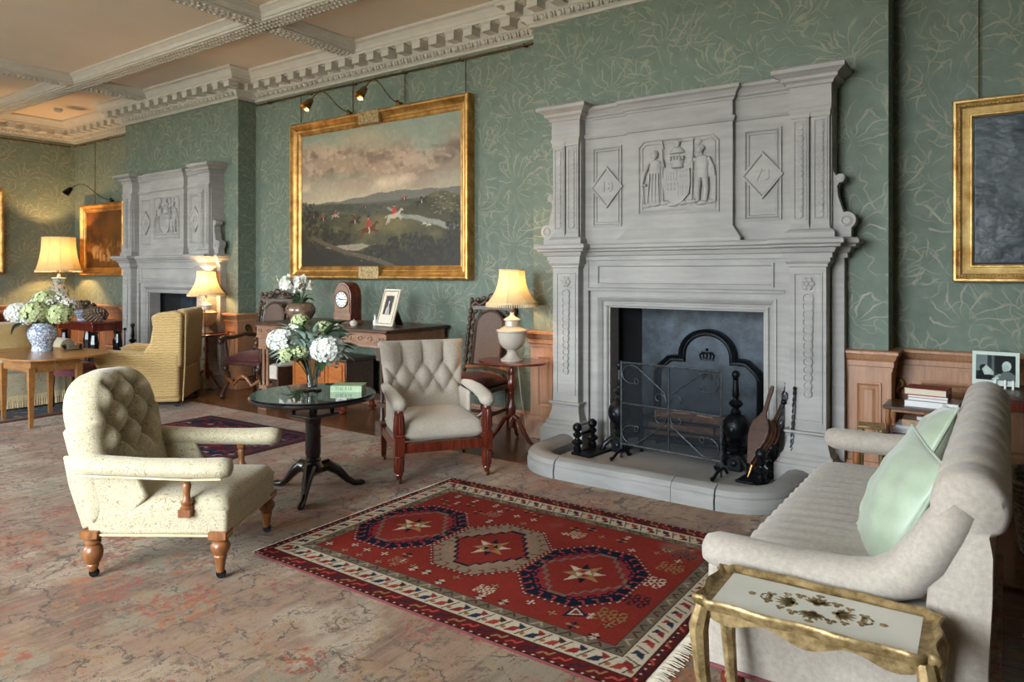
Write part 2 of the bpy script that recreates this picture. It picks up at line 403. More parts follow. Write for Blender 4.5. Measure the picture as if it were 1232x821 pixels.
M['cream'] = brocade('cream_brocade', 'b9af94', '85784f', 17.0, lo=0.03, hi=0.13)
def wave_cloth():
    t = NT('yellow_wave_cloth'); v = t.coords('Object')
    w = t.n('TexWave', {'bands_direction': 'Z'}, Vector=v, Scale=11.0, Distortion=5.0, Detail=2.0, Detail_Scale=2.2).outputs['Fac']
    n = t.noise(v, 5, 4); col = t.mix(t.math('MULTIPLY', t.step(w, 0.45, 0.8), t.math('ADD', 0.15, t.math('MULTIPLY', n, 0.9))), lin('bfa26a'), lin('94794a'))
    t.bump(t.math('ADD', w, t.noise(v, 200, 2)), 0.2, 0.004); return t.fin(col, 0.85, 0, Sheen_Weight=0.25)
M['gold'] = wave_cloth()
M['goldplain'] = fabric('dull_gold_cloth', '9a8255', 'b99f6c')
M['silk'] = mat('pale_green_silk', '97a68f', 'a4b29b', 12, 0.38, 0, 0.06, 40, Sheen_Weight=0.5, Specular_IOR_Level=0.5)
M['redvelvet'] = mat('dark_red_velvet', '3a1213', '521a1a', 20, 0.85, 0, 0.1, 200, Sheen_Weight=0.1)
M['pinkvelvet'] = mat('rose_red_velvet', '64292d', '7a3a40', 20, 0.85, 0, 0.1, 200, Sheen_Weight=0.15)
M['cane'] = mat('brown_cane', '4b3a30', '77655a', 220, 0.7, 0, 0.3, 400)
M['ceramic'] = mat('ivory_ceramic', 'b6aea0', 'c6beb0', 4, 0.25, Coat_Weight=0.3)
M['celadon'] = mat('brown_glazed_pot', '5d4a3a', '87705c', 14, 0.15, Coat_Weight=0.5)
M['greendish'] = mat('dark_green_glaze', '0d3426', '185039', 9, 0.12, Coat_Weight=0.5)
M['leaf'] = mat('dark_green_leaf', '2c4527', '4a6a40', 12, 0.5)
M['leafgrey'] = mat('blue_grey_leaf', '7b9487', 'a2b9ad', 12, 0.6)
M['leafteal'] = mat('teal_leaf', '2f5650', '47786d', 12, 0.5)
M['petalw'] = mat('white_petal', 'd8d6cc', 'edebe2', 30, 0.7, Subsurface_Weight=0.1)
M['petalg'] = mat('lime_petal', 'a3b273', 'd2d8ac', 30, 0.7)
M['petalc'] = mat('blush_petal', 'd9cabb', 'eae2d8', 30, 0.7)
M['fringe'] = mat('cream_fringe', 'cdb98e', 'e0cfa8', 30, 0.9)
M['wool'] = mat('cream_wool_fringe', 'b9ac97', 'd2c7b4', 30, 0.95)
M['paperedge'] = mat('book_paper_edge', 'c9bda4', 'd9cfb9', 60, 0.9, stretch=(1, 1, 30))
M['white'] = mat('white_cover', 'd4d3d0', 'e0dfdc', 5, 0.5)
M['bookred'] = mat('red_cloth_cover', '7f2c28', '93382f', 30, 0.6)
M['booktan'] = mat('tan_cover', 'a98a6b', 'bb9c7c', 30, 0.5)
M['bookgreen'] = mat('pale_green_cover', '91a882', 'a1b691', 30, 0.55)
M['bookgreendark'] = mat('green_cover_board', '4a6a4c', '567a58', 30, 0.5)
M['bookgrey'] = mat('grey_cover', '5c5c5e', '77777a', 30, 0.35)
M['bookblue'] = mat('pale_blue_cover', 'aeb9c6', 'bcc6d1', 30, 0.5)
M['black'] = mat('black_plastic', '101012', '18181a', 10, 0.4)
M['mount'] = mat('cream_mount', 'cfc7b5', 'dbd4c4', 20, 0.7)
M['bark'] = mat('bark', '5d4232', '8f6c54', 18, 0.95, 0, 0.6, 40, stretch=(1, 1, 5))
M['cutwood'] = mat('cut_wood', 'b58a66', 'd2ab87', 18, 0.9)
M['cone'] = mat('pine_cone', '4d3b2e', '84705c', 25, 0.9)
M['wicker'] = mat('grey_wicker', '6d6558', 'a0978a', 40, 0.9, 0, 0.4, 60)
M['leather'] = mat('brown_leather', '4a2a1a', '7c4a2c', 25, 0.45)
M['cord'] = mat('white_flex', 'cfcbc0', 'd8d5cb', 5, 0.5)
def glass(name, col=(1, 1, 1), rough=0.02, alpha=None):
    t = NT(name); return t.fin(tuple(col)+(1,), rough, 0, Transmission_Weight=1.0, IOR=1.45)
def clear_glass():
    t = NT('clear_cut_glass'); tr = t.n('BsdfTransparent', Color=(0.95, 0.98, 0.97, 1)); d = t.n('BsdfTranslucent', Color=(0.8, 0.86, 0.84, 1)); gl = t.n('BsdfGlossy', Color=(1, 1, 1, 1), Roughness=0.04)
    a = t.n('MixShader', _0=0.16, _1=tr, _2=d); fr = t.n('Fresnel', IOR=1.5); b = t.n('MixShader', _0=fr, _1=a, _2=gl); t.t.links.new(b.outputs[0], t.out.inputs[0]); return t.m
M['glass'] = clear_glass()
def glassplate():
    t = NT('glass_sheet'); tr = t.n('BsdfTransparent', Color=(0.93, 0.97, 0.95, 1)); gl = t.n('BsdfGlossy', Color=(1, 1, 1, 1), Roughness=0.02)
    fr = t.n('Fresnel', IOR=1.06); mx = t.n('MixShader', _0=fr, _1=tr, _2=gl); t.t.links.new(mx.outputs[0], t.out.inputs[0]); return t.m
M['pane'] = glassplate()
M['glasstop'] = mat('black_table_under_glass', '26302c', '313b36', 3, 0.04, 0, Coat_Weight=1.0, Coat_Roughness=0.02, Specular_IOR_Level=0.9)
def shade(name, c, k):
    t = NT(name); d = t.n('BsdfDiffuse', Color=lin(c)); tr = t.n('BsdfTranslucent', Color=lin(c))
    mx = t.n('MixShader', _0=k, _1=d, _2=tr); t.t.links.new(mx.outputs[0], t.out.inputs[0]); return t.m
M['shade'] = shade('pleated_silk_shade', 'dcc89a', 0.15); M['bigshade'] = shade('pleated_cream_shade', 'd8c190', 0.06)
def mesh_mat():
    t = NT('fine_wire_mesh'); tr = t.n('BsdfTransparent'); b = t.n('BsdfDiffuse', Color=(0.03, 0.035, 0.04, 1))
    mx = t.n('MixShader', _0=0.27, _1=tr, _2=b); t.t.links.new(mx.outputs[0], t.out.inputs[0]); return t.m
M['mesh'] = mesh_mat()
def blue_white(name, k=26):
    t = NT(name); v = t.coords('Object')
    w = t.vm('ADD', v, t.vm('MULTIPLY', t.n('TexNoise', Vector=v, Scale=18.0, Detail=2.0).outputs['Color'], (0.05, 0.05, 0.05))).outputs[0]
    d = t.n('TexVoronoi', {'feature': 'DISTANCE_TO_EDGE'}, Vector=w, Scale=float(k)).outputs['Distance']
    d2 = t.n('TexVoronoi', {'feature': 'F1'}, Vector=w, Scale=float(k*2)).outputs['Distance']
    z = t.n('SeparateXYZ', _0=v).outputs[2]
    f = t.math('MAXIMUM', t.math('SUBTRACT', 1.0, t.step(d, 0.05, 0.14)), t.step(d2, 0.34, 0.18))
    band = t.math('LESS_THAN', t.math('ABSOLUTE', t.math('SINE', t.math('MULTIPLY', z, 52.0))), 0.12)
    f = t.math('MAXIMUM', t.math('MULTIPLY', f, 0.85), t.math('MULTIPLY', band, 0.8))
    return t.fin(t.mix(f, lin('cfd4d6'), lin('3c5683')), 0.12, 0, Coat_Weight=0.5)
M['delft'] = blue_white('blue_and_white_porcelain', 30)
def famille():
    t = NT('painted_green_porcelain'); v = t.coords('Object')
    n = t.noise(v, 16, 3); n2 = t.noise(v, 40, 3)
    c = t.ramp(n, [(0.36, lin('4c6a66')), (0.46, lin('b7bfb4')), (0.62, lin('c8c6b6')), (0.7, lin('6f5236'))])
    return t.fin(t.mix(t.step(n2, 0.56, 0.62), c, lin('3e5a60')), 0.15, 0, Coat_Weight=0.4)
M['famille'] = famille()
# ------------------------------------------------------------ the room
CX2, CX1 = -2.103, -9.53                       # centres of the near and the far chimney breast
BW = 1.44; BY = -0.26; CZ = 4.04; XL = -13.27; XR = 3.2
def carpet_mat():
    t = NT('worn_pink_beige_carpet'); v = t.coords('World')
    warp = t.vm('MULTIPLY', t.vm('SUBTRACT', t.n('TexNoise', Vector=v, Scale=3.0, Detail=5.0, Roughness=0.65).outputs['Color'], (0.5,)*3), (0.42, 0.42, 0.0))
    wv = t.vm('ADD', v, warp).outputs[0]
    off = lambda x, y, w=None: t.vm('ADD', w or v, (x, y, 0)).outputs[0]
    base = t.ramp(t.noise(v, 1.3, 7, 0.65), [(0.36, lin('765a47')), (0.50, lin('957a65')), (0.62, lin('a4927d'))])
    col = t.mix(t.math('MULTIPLY', t.step(t.noise(off(7, 3), 0.9, 7, 0.65), 0.50, 0.60), 0.8), base, lin('b9b09f'))
    # faded medallions and leaf sprays: soft edged, broken up by wear
    def patch(x, y, scale, keep, cut, soft, colr, k, sub, b0=0.40):
        vv = off(x, y, wv); d = t.n('TexVoronoi', Vector=vv, Scale=scale, Randomness=1.0)
        m = t.step(d.outputs['Distance'], cut+soft, cut)
        kp = t.math('GREATER_THAN', t.n('SeparateColor', _0=d.outputs['Color']).outputs[0], keep)
        br = t.step(t.noise(off(x, y), sub, 5, 0.7), b0, b0+0.11)
        return t.math('MULTIPLY', t.math('MULTIPLY', m, kp), t.math('MULTIPLY', br, k)), lin(colr)
    for m, c in (patch(0, 0, 1.7, 0.45, 0.36, 0.06, '8f8d7b', 0.8, 7.0, 0.38), patch(3, 1, 2.3, 0.45, 0.34, 0.08, 'a86636', 0.9, 14.0, 0.45), patch(5, 8, 4.2, 0.45, 0.36, 0.10, '9c472e', 0.95, 26.0, 0.46),
                 patch(9, 2, 6.5, 0.35, 0.38, 0.10, '665648', 0.85, 24.0, 0.47), patch(1, 6, 9.0, 0.4, 0.36, 0.1, '9b7c48', 0.75, 30.0, 0.47)):
        col = t.mix(m, col, c)
    # small knotted figures: flecks of brick red, ochre and slate in clusters
    for sc, x, dens, pal in ((46.0, 0, 0.50, ('9a4a36', 'ab7748', '6f7468')), (70.0, 4, 0.47, ('8d4334', '74695a', '8f7a58'))):
        fl = t.n('TexVoronoi', Vector=off(x, 0, wv), Scale=sc, Randomness=1.0)
        fm = t.math('MULTIPLY', t.step(fl.outputs['Distance'], 0.42, 0.26), t.step(t.noise(off(x, 2), 2.6, 5, 0.7), dens-0.03, dens+0.05))
        fm = t.math('MULTIPLY', fm, t.math('GREATER_THAN', t.n('SeparateColor', _0=fl.outputs['Color']).outputs[2], 0.45))
        col = t.mix(t.math('MULTIPLY', fm, 0.9), col, t.ramp(t.n('SeparateColor', _0=fl.outputs['Color']).outputs[1], [(0.0, lin(pal[0])), (0.4, lin(pal[1])), (0.7, lin(pal[2]))], 'CONSTANT'))
    # broken outlines of the old drawing, and long narrow streaks, dark and pale
    for sc, x, y, w in ((1.7, 0, 0, 0.016), (3.9, 2, 6, 0.022)):
        e = t.n('TexVoronoi', {'feature': 'DISTANCE_TO_EDGE'}, Vector=off(x, y, wv), Scale=sc).outputs['Distance']
        m = t.math('MULTIPLY', t.step(e, w, w*0.3), t.step(t.noise(off(x, 3), 7.0, 5, 0.7), 0.46, 0.54))
        col = t.mix(t.math('MULTIPLY', m, 0.8), col, lin('382e27'))
    st = t.noise(t.coords('World', (10, 1.0, 1), (0, 0, 0.25)), 1.8, 6, 0.7)
    col = t.mix(t.math('MULTIPLY', t.step(st, 0.50, 0.62), 0.42), col, lin('5d4a3c'))
    st2 = t.noise(t.coords('World', (22, 1.6, 1), (0, 0, 0.25)), 1.5, 5, 0.7)
    col = t.mix(t.math('MULTIPLY', t.step(st2, 0.52, 0.62), 0.35), col, lin('9c947f'))
    col = t.vm('MULTIPLY', col, (0.80, 0.72, 0.64)).outputs[0]
    grain = t.noise(v, 210, 4, 0.7)
    col = t.mix(t.math('MULTIPLY', t.step(grain, 0.46, 0.60), 0.42), col, lin('54483b'))
    t.bump(t.math('ADD', grain, t.noise(v, 30, 3)), 0.35, 0.006)
    return t.fin(col, 0.95, 0, Specular_IOR_Level=0.1, Sheen_Weight=0.1)
M['carpet'] = carpet_mat()
# floor: boards in the strip that shows along the fireplace wall and to the right, plain boarding under the carpet
fl = struct(MB().box(XL-0.3, XR+0.3, FRONT-0.3, 0.3, -0.2, -0.022).build('floor', M['floor'], smooth=False))
planks = {}
for r in range(12):
    y = -1.50+r*0.125; x = XL+(r*0.83) % 1.7-0.2
    while x < 1.6:
        L = 1.7+((r*7+int(x*3)) % 5)*0.17; x1 = min(x+L, 1.6)
        if x1-x > 0.1:
            k = round(L, 2)
            mb = MB().box(x+0.0015, x1-0.0015, y+0.0015, y+0.1235, -0.022, -0.001-0.0006*((r+int(x)) % 3))
            mb.build('floor_plank', M['floor'], fl, smooth=False)
        x = x1
# fireplace wall
wb = MB(); y0, y1 = 0.0, 0.16; OW = 0.74
for a, b in ((XL-0.15, CX1-OW), (CX1+OW, CX2-OW), (CX2+OW, XR+0.15)): wb.box(a, b, y0, y1, -0.02, CZ+0.1)
for c in (CX1, CX2): wb.box(c-OW, c+OW, y0, y1, 1.36, CZ+0.1)
wall_back = struct(wb.build('wall_back', M['paper'], smooth=False))
for c in (CX1, CX2):
    m = MB().box(c-BW, c-OW, BY, 0.001, -0.02, CZ).box(c+OW, c+BW, BY, 0.001, -0.02, CZ).box(c-OW, c+OW, BY, 0.001, 1.36, CZ)
    m.build('chimney_breast', M['paper'], wall_back, smooth=False)
struct(MB().box(XL-0.15, XL, FRONT-0.15, 0, -0.02, CZ+0.1).build('wall_left', M['paper'], smooth=False))
struct(MB().box(XR, XR+0.15, FRONT-0.15, 0, -0.02, CZ+0.1).build('wall_right', M['paper'], smooth=False))
wf = MB(); x = XL
for wx, ww in WINDOWS:
    wf.box(x, wx-ww/2, FRONT-0.3, FRONT, -0.02, CZ+0.1); wf.box(wx-ww/2, wx+ww/2, FRONT-0.3, FRONT, -0.02, WZ[0]); wf.box(wx-ww/2, wx+ww/2, FRONT-0.3, FRONT, WZ[1], CZ+0.1); x = wx+ww/2
wf.box(x, XR, FRONT-0.3, FRONT, -0.02, CZ+0.1)
struct(wf.build('wall_front', M['paper'], smooth=False))
for i, (wx, ww) in enumerate(WINDOWS):
    a, b = wx-ww/2, wx+ww/2
    m = MB()
    for q in (a, b-0.07): m.box(q, q+0.07, FRONT-0.2, FRONT-0.12, WZ[0], WZ[1])
    for q in (WZ[0], WZ[1]-0.07, 1.95): m.box(a, b, FRONT-0.2, FRONT-0.12, q, q+0.07)
    w = struct(m.build('window_%d' % (i+1), M['plaster'], smooth=False))
    for k in range(1, 4):
        q = a+ww*k/4; MB().box(q-0.014, q+0.014, FRONT-0.18, FRONT-0.14, WZ[0]+0.07, WZ[1]-0.07).build('glazing_bar', M['plaster'], w, smooth=False)
struct(MB().box(-70, 60, -90, FRONT-0.32, -0.9, -0.6).build('ground', mat('pale_bounce_ground', 'b2a898', 'c0b6a6', 2, 0.95), smooth=False))  # unseen ground outside, added and kept pale to bounce skylight onto the ceiling
# ceiling, beams
ce = struct(MB().box(XL-0.15, XR+0.15, FRONT-0.3, 0.16, CZ, CZ+0.15).build('ceiling', M['ceil'], smooth=False))
BZ = 3.93
def beam(x0, x1, y0, y1, along):
    prof = [(0, BZ), (0.012, BZ), (0.012, BZ+0.02), (0.03, BZ+0.025), (0.04, BZ+0.055), (0.085, BZ+0.085), (0.10, BZ+0.09), (0.10, CZ)]
    m = MB()
    if along == 'x':
        ya, yb = y0, y1
        pr = [(ya-o, z) for o, z in prof[::-1]]+[(yb+o, z) for o, z in prof]
        vs = [(x0, a, z) for a, z in pr]+[(x1, a, z) for a, z in pr]
    else:
        pr = [(x0-o, z) for o, z in prof[::-1]]+[(x1+o, z) for o, z in prof]
        vs = [(a, y0, z) for a, z in pr]+[(a, y1, z) for a, z in pr]
    n = len(pr); fs = [(i, i+1, n+i+1, n+i) for i in range(n-1)]
    m.add(vs, fs); b = m.build('beam', M['plaster'], ce, smooth=False)
    e = MB()                                    # carved foliage on the soffit and the enriched edge bead
    L = (x1-x0) if along == 'x' else (y1-y0); k = int(L/0.06)
    for i in range(k):
        p = (i+0.5)*0.06
        for s_, w in ((-1, 0.3), (0, 0), (1, 0.3)):
            wd = (y1-y0) if along == 'x' else (x1-x0)
            o = s_*wd*0.32; q = p+(0.02 if s_ else 0)
            c = (x0+q, (y0+y1)/2+o, BZ) if along == 'x' else ((x0+x1)/2+o, y0+q, BZ)
            r = (0.026, 0.02, 0.014)
            rot = R('Z', 35*(1 if (i+s_) % 2 else -1))
            e.ball((0, 0, 0), r, 6, 4, T(*c) @ rot)
    e.build('carved_foliage', M['plaster'], b, angle=180, kind='stuff')
beam(XL, XR, -1.44, -1.26, 'x'); beam(XL, XR, -5.3, -5.12, 'x')
for x in (-9.98, -6.02, -2.06): 
    beam(x-0.1, x+0.1, -1.26, -0.2, 'y'); beam(x-0.1, x+0.1, -5.12, -1.44, 'y')
# cornice round the fireplace wall and the end wall
L1, R1, L2, R2 = CX1-BW, CX1+BW, CX2-BW, CX2+BW
cpath = [(XR, 0), (R2, 0), (R2, BY), (L2, BY), (L2, 0), (R1, 0), (R1, BY), (L1, BY), (L1, 0), (XL, 0), (XL, FRONT)]
cpath = cpath[::-1]
cprof = [(0, 3.725), (0.03, 3.725), (0.03, 3.752), (0.045, 3.757), (0.05, 3.765), (0.085, 3.81), (0.085, 3.815), (0.10, 3.82), (0.10, 3.905), (0.25, 3.908), (0.25, 3.935), (0.262, 3.94), (0.275, 3.965), (0.31, 4.0), (0.345, 4.012), (0.345, CZ), (0, CZ)]
cor = struct(MB().mould(cpath, cprof).build('trim_1', M['plaster'], smooth=False))
mod = MB().box(-0.055, 0.055, -0.235, -0.10, 3.825, 3.906).box(-0.064, 0.064, -0.244, -0.10, 3.893, 3.9075)
me = None
rose = MB()
for k in range(6): rose.ball((0.028*math.cos(k*PI/3), -0.175+0.028*math.sin(k*PI/3), 3.907), (0.022, 0.022, 0.012), 6, 4)
rose.ball((0, -0.175, 3.905), (0.016, 0.016, 0.014), 6, 4)
megg = MB()
proto_mod = proto_rose = None
segs = [((XR, 0), (R2, 0), 0), ((R2, BY), (L2, BY), 0), ((L2, 0), (R1, 0), 0), ((R1, BY), (L1, BY), 0), ((L1, 0), (XL, 0), 0), ((XL, -0.2), (XL, -4.2), 90), ((R2, 0), (R2, BY), -90), ((R1, 0), (R1, BY), -90)]
for (ax, ay), (bx, by), rot in segs:
    L = math.hypot(bx-ax, by-ay); dx, dy = (bx-ax)/L, (by-ay)/L; ins = 0.0
    ext = 0.22 if ay == BY and rot == 0 else 0.0
    n = max(1, round((L+2*ext)/0.232)) if L > 0.5 else 1
    for i in range(n):
        p = -ext+(i+0.5)*(L+2*ext)/n
        for pr, nm in ((mod, 'modillion'), (rose, 'rosette')):
            q = p if nm == 'modillion' else p+(L+2*ext)/n/2
            if nm == 'rosette' and (i == n-1 or L < 0.5): continue
            if nm == 'modillion':
                if proto_mod is None: o = proto_mod = pr.build(nm, M['plaster'], cor, smooth=False)
                else: o = link(nm, proto_mod.data, cor)
            else:
                if proto_rose is None: o = proto_rose = pr.build(nm, M['plaster'], cor, angle=180)
                else: o = link(nm, proto_rose.data, cor)
            o.location = (ax+dx*q, ay+dy*q, 0); o.rotation_euler = (0, 0, math.radians(rot))
    nrm = Vector((math.sin(math.radians(rot)), -math.cos(math.radians(rot)), 0))
    k = int((L+0.1)/0.095)
    for i in range(k):
        q = (i+0.5)*L/k; c = Vector((ax+dx*q, ay+dy*q, 0))+nrm*0.072
        Mx = T(c.x, c.y, 3.784) @ R('Z', rot)
        megg.ball((0, 0, 0), (0.026, 0.026, 0.030), 8, 5, Mx)
        megg.box(0.036, 0.050, -0.02, 0.02, -0.024, 0.022, Mx)
megg.build('egg_and_dart', M['plaster'], cor, angle=60, kind='stuff')
# skirting and oak dado
bprof = [(0, 0), (0.03, 0), (0.03, 0.13), (0.022, 0.14), (0.018, 0.165), (0, 0.17)]
struct(MB().mould([(R1, 0), (L2, 0)], bprof).build('baseboard_back', M['oakpanel'], smooth=False))
ZD = 0.968
dcap = [(0, ZD-0.14), (0.028, ZD-0.14), (0.028, ZD-0.115), (0.036, ZD-0.11), (0.036, ZD-0.075), (0.046, ZD-0.06), (0.058, ZD-0.03), (0.066, ZD-0.025), (0.066, ZD-0.008), (0.05, ZD), (0, ZD)]
dbase = [(0, 0), (0.05, 0), (0.05, 0.16), (0.042, 0.175), (0.03, 0.2), (0.022, 0.205), (0, 0.205)]
def dado(n, path, panels):
    m = MB().mould(path, [(0, 0.0), (0.02, 0.0), (0.02, ZD-0.13), (0, ZD-0.13)]).mould(path, dcap).mould(path, dbase)
    d = struct(m.build('trim_%d' % n, M['oakpanel'], smooth=False))
    for (ax, ay, bx, by) in panels:              # fielded panels: frame moulding and raised field
        L = math.hypot(bx-ax, by-ay); ang = math.degrees(math.atan2(by-ay, bx-ax))
        Mx = T(ax, ay, 0) @ R('Z', ang)
        fr = MB(); a, b, c, e = 0, L, 0.28, ZD-0.22
        fr.mould([(a, c), (a, e), (b, e), (b, c)], [(0, 0.02), (0, 0.032), (0.012, 0.032), (0.02, 0.024), (0.03, 0.02)], closed=True, M=Mx @ R('X', 90))
        fr.build('panel_moulding', M['oakpanel'], d, smooth=False)
        if L > 0.1:
            pn = MB(); g = 0.035
            pn.add([(a+g, -0.02, c+g), (b-g, -0.02, c+g), (b-g, -0.02, e-g), (a+g, -0.02, e-g), (a+g+.02, -0.031, c+g+.02), (b-g-.02, -0.031, c+g+.02), (b-g-.02, -0.031, e-g-.02), (a+g+.02, -0.031, e-g-.02)],
                   [(4,5,6,7), (0,1,5,4), (1,2,6,5), (2,3,7,6), (3,0,4,7)], Mx)
            pn.build('panel', M['oakpanel'], d, smooth=False)
    return d
FE = 1.18                                      # half width of the stone surround on the breast
dado(2, [(CX2+FE, BY), (R2, BY), (R2, 0), (XR, 0)], [(CX2+FE+0.06, BY, R2-0.04, BY), (-0.5, 0, 0.55, 0), (0.75, 0, 1.8, 0)])
dado(3, [(L2, 0), (L2, BY), (CX2-FE, BY)], [(L2+0.06, BY, CX2-FE-0.04, BY)])
dado(4, [(CX1+FE, BY), (R1, BY), (R1, 0)], [(CX1+FE+0.06, BY, R1-0.04, BY)])
dado(5, [(XL, FRONT), (XL, 0), (L1, 0), (L1, BY), (CX1-FE, BY)], [(XL+0.2, 0, XL+0.95, 0), (XL+1.15, 0, L1-0.15, 0)]+[(XL, -0.9-k*1.0, XL, -0.15-k*1.0) for k in range(3)])
# picture rails: bronze rods on little brackets
def rod(n, p, q, nb):
    m = MB().tube([p, q], 0.011, 8); a, b = Vector(p), Vector(q)
    r = struct(m.build('trim_%d' % n, M['giltdark']))
    nr = Vector((0, 1, 0)) if abs(a.y-b.y) < 0.01 else Vector((-1, 0, 0))
    for i in range(nb):
        c = a.lerp(b, (i+0.3)/(nb-0.4)); bm_ = MB().tube([c, c+nr*0.05], 0.012, 6).ball(c, 0.02, 8, 5)
        bm_.build('rail_bracket', M['giltdark'], r)
    for e in (a, b): MB().ball(e, 0.018, 8, 5).build('rail_end', M['giltdark'], r)
rod(6, (R1+0.1, -0.05, 3.675), (L2-0.01, -0.05, 3.675), 6)
rod(7, (XL+0.15, -0.05, 3.668), (L1-0.02, -0.05, 3.668), 3)
rod(8, (XL+0.05, -0.1, 3.66), (XL+0.05, -4.5, 3.66), 5)
rod(9, (R2+0.02, -0.05, 3.675), (XR-0.1, -0.05, 3.675), 5)
# ------------------------------------------------------------ the two stone chimneypieces (local origin: centre, on the breast face, floor)
RX = R('X', 90)                                # maps x,y,z to x,-z,y: mouldings drawn in elevation, height = towards the room
def text(name, s, size, m, parent, loc, rot=(PI/2, 0, 0), ext=0.002, label=None):
    cu = bpy.data.curves.new(name, 'FONT'); cu.body = s; cu.size = size; cu.extrude = ext; cu.align_x = 'CENTER'; cu.align_y = 'CENTER'
    cu.materials.append(m); cu.resolution_u = 4; cu.offset = size*0.022 if ext > 0.003 else 0.0; tmp = bpy.data.objects.new(name, cu); me = bpy.data.meshes.new_from_object(tmp); bpy.data.objects.remove(tmp); o = bpy.data.objects.new(name, me); COL.objects.link(o); o.parent = parent; o.location = loc; o.rotation_euler = rot
    if label: o['label'] = label
    return o
def rectmould(m, x0, x1, z0, z1, prof, y=0.0): m.mould([(x0, z0), (x0, z1), (x1, z1), (x1, z0)], prof, True, T(0, y, 0) @ RX)
def fireplace(loc, label):
    st = M['stone']; t = thing('stone_chimneypiece', label, 'fireplace', loc)
    # backing slab and the jambs round the opening
    m = MB()
    for s in (-1, 1): m.box(min(s*0.74, s*1.18), max(s*0.74, s*1.18), -0.05, 0, 0, 1.6); m.box(min(s*1.10, s*1.18), max(s*1.10, s*1.18), -0.085, -0.05, 0.2, 1.6)
    m.box(-0.74, 0.74, -0.05, 0, 1.27, 1.6)
    for s in (-1, 1): m.box(min(s*0.80, s*0.86), max(s*0.80, s*0.86), -0.13, -0.05, 0, 1.6); m.box(min(s*0.63, s*0.72), max(s*0.63, s*0.72), -0.06, 0.10, 0, 1.24)
    m.box(-0.72, 0.72, -0.06, 0.10, 1.205, 1.27)
    m.build('surround', st, t, smooth=False)
    m = MB(); path = [(-0.645, 0.0), (-0.645, 1.215), (0.645, 1.215), (0.645, 0.0)][::-1]
    m.mould(path, [(0, 0.03), (0, 0.075), (0.012, 0.085), (0.024, 0.085), (0.03, 0.07), (0.04, 0.066), (0.05, 0.085), (0.075, 0.11), (0.09, 0.115), (0.09, 0.105), (0.15, 0.10), (0.15, 0.03)], False, RX)
    m.build('architrave', st, t, smooth=False)
    m = MB().box(-0.80, 0.80, -0.12, -0.02, 1.365, 1.6); rectmould(m, -0.72, 0.72, 1.39, 1.565, [(0, 0.12), (0, 0.135), (0.014, 0.135), (0.02, 0.122), (0.03, 0.112)])
    m.mould([(-0.80, -0.12), (0.80, -0.12)], [(0, 1.345), (0.012, 1.345), (0.018, 1.365), (0.0, 1.375)])
    m.build('frieze', st, t, smooth=False)
    for s in (-1, 1):
        a, b = sorted((s*0.85, s*1.09)); yf = -0.215
        m = MB().box(a, b, yf, 0, 0.40, 1.60); c = (a+b)/2
        rectmould(m, a+0.025, b-0.025, 0.46, 1.50, [(0, 0.215), (0, 0.222), (0.012, 0.222), (0.018, 0.21)])
        pp = [(a, 0), (a, yf), (b, yf), (b, 0)]
        m.mould(pp, [(0, 1.535), (0.012, 1.54), (0.012, 1.556), (0.02, 1.565), (0.03, 1.575), (0.03, 1.60), (0, 1.60)])
        m.build('pilaster', st, t, smooth=False)
        m = MB()                                # carved strap of linked discs with a rosette
        for k in range(13):
            z = 0.66+k*0.055; w = 1-0.25*(12-k)/12
            m.lathe([(0.042*w, 0), (0.042*w, 0.010), (0.030*w, 0.013), (0.026*w, 0.006), (0.0, 0.010)], 10, T(c, yf-0.002, z) @ RX)
        for k in range(6): m.ball((c+0.03*math.cos(k*PI/3), yf-0.004, 1.42+0.03*math.sin(k*PI/3)), (0.02, 0.012, 0.02), 7, 4)
        m.ball((c, yf-0.006, 1.42), (0.018, 0.015, 0.018), 8, 5).box(c-0.045, c+0.045, yf-0.006, yf, 1.36, 1.372).box(c-0.045, c+0.045, yf-0.006, yf, 1.462, 1.475)
        m.build('carved_strap', st, t, angle=50, kind='stuff')
        m = MB(); g = 0.0
        ped = [(0.0, 0.40), (0.03, 0.40), (0.03, 0.385), (0.014, 0.375), (0.008, 0.355), (0.018, 0.30), (0.034, 0.25), (0.05, 0.235), (0.05, 0.215), (0.062, 0.205), (0.075, 0.18), (0.085, 0.175), (0.085, 0.0), (0, 0)][::-1]
        m.mould(pp, ped); m.box(a, b, yf, 0, 0, 0.4)
        m.build('pedestal', st, t, smooth=False)
    # mantel shelf breaking forward over the pilasters
    sp = [(-1.19, 0), (-1.19, -0.10), (-1.12, -0.10), (-1.12, -0.235), (-0.83, -0.235), (-0.83, -0.13), (0.83, -0.13), (0.83, -0.235), (1.12, -0.235), (1.12, -0.10), (1.19, -0.10), (1.19, 0)]
    spf = [(-0.02, 1.60), (0.015, 1.60), (0.015, 1.632), (0.03, 1.64), (0.045, 1.668), (0.075, 1.675), (0.08, 1.69), (0.10, 1.70), (0.10, 1.722), (0.085, 1.735), (-0.02, 1.74)]
    m = MB().mould(sp, spf); m.slab(sp, 1.61, 1.738)
    m.build('mantel_shelf', st, t, smooth=False)
    # overmantel
    m = MB().box(-0.845, 0.845, -0.10, 0, 1.735, 2.80)
    m.box(-0.43, 0.43, -0.15, -0.10, 1.84, 2.80)
    m.frust((-0.50, 0.50, -0.20, -0.10), (-0.43, 0.43, -0.15, -0.10), 1.76, 1.85); m.box(-0.50, 0.50, -0.20, -0.10, 1.735, 1.76)
    for s in (-1, 1):
        a, b = sorted((s*0.45, s*0.83)); m.box(a, b, -0.115, -0.10, 1.735, 1.80)
    m.build('overmantel', st, t, smooth=False)
    ep = [(-0.845, -0.10), (-0.43, -0.10), (-0.43, -0.15), (0.43, -0.15), (0.43, -0.10), (0.845, -0.10)]
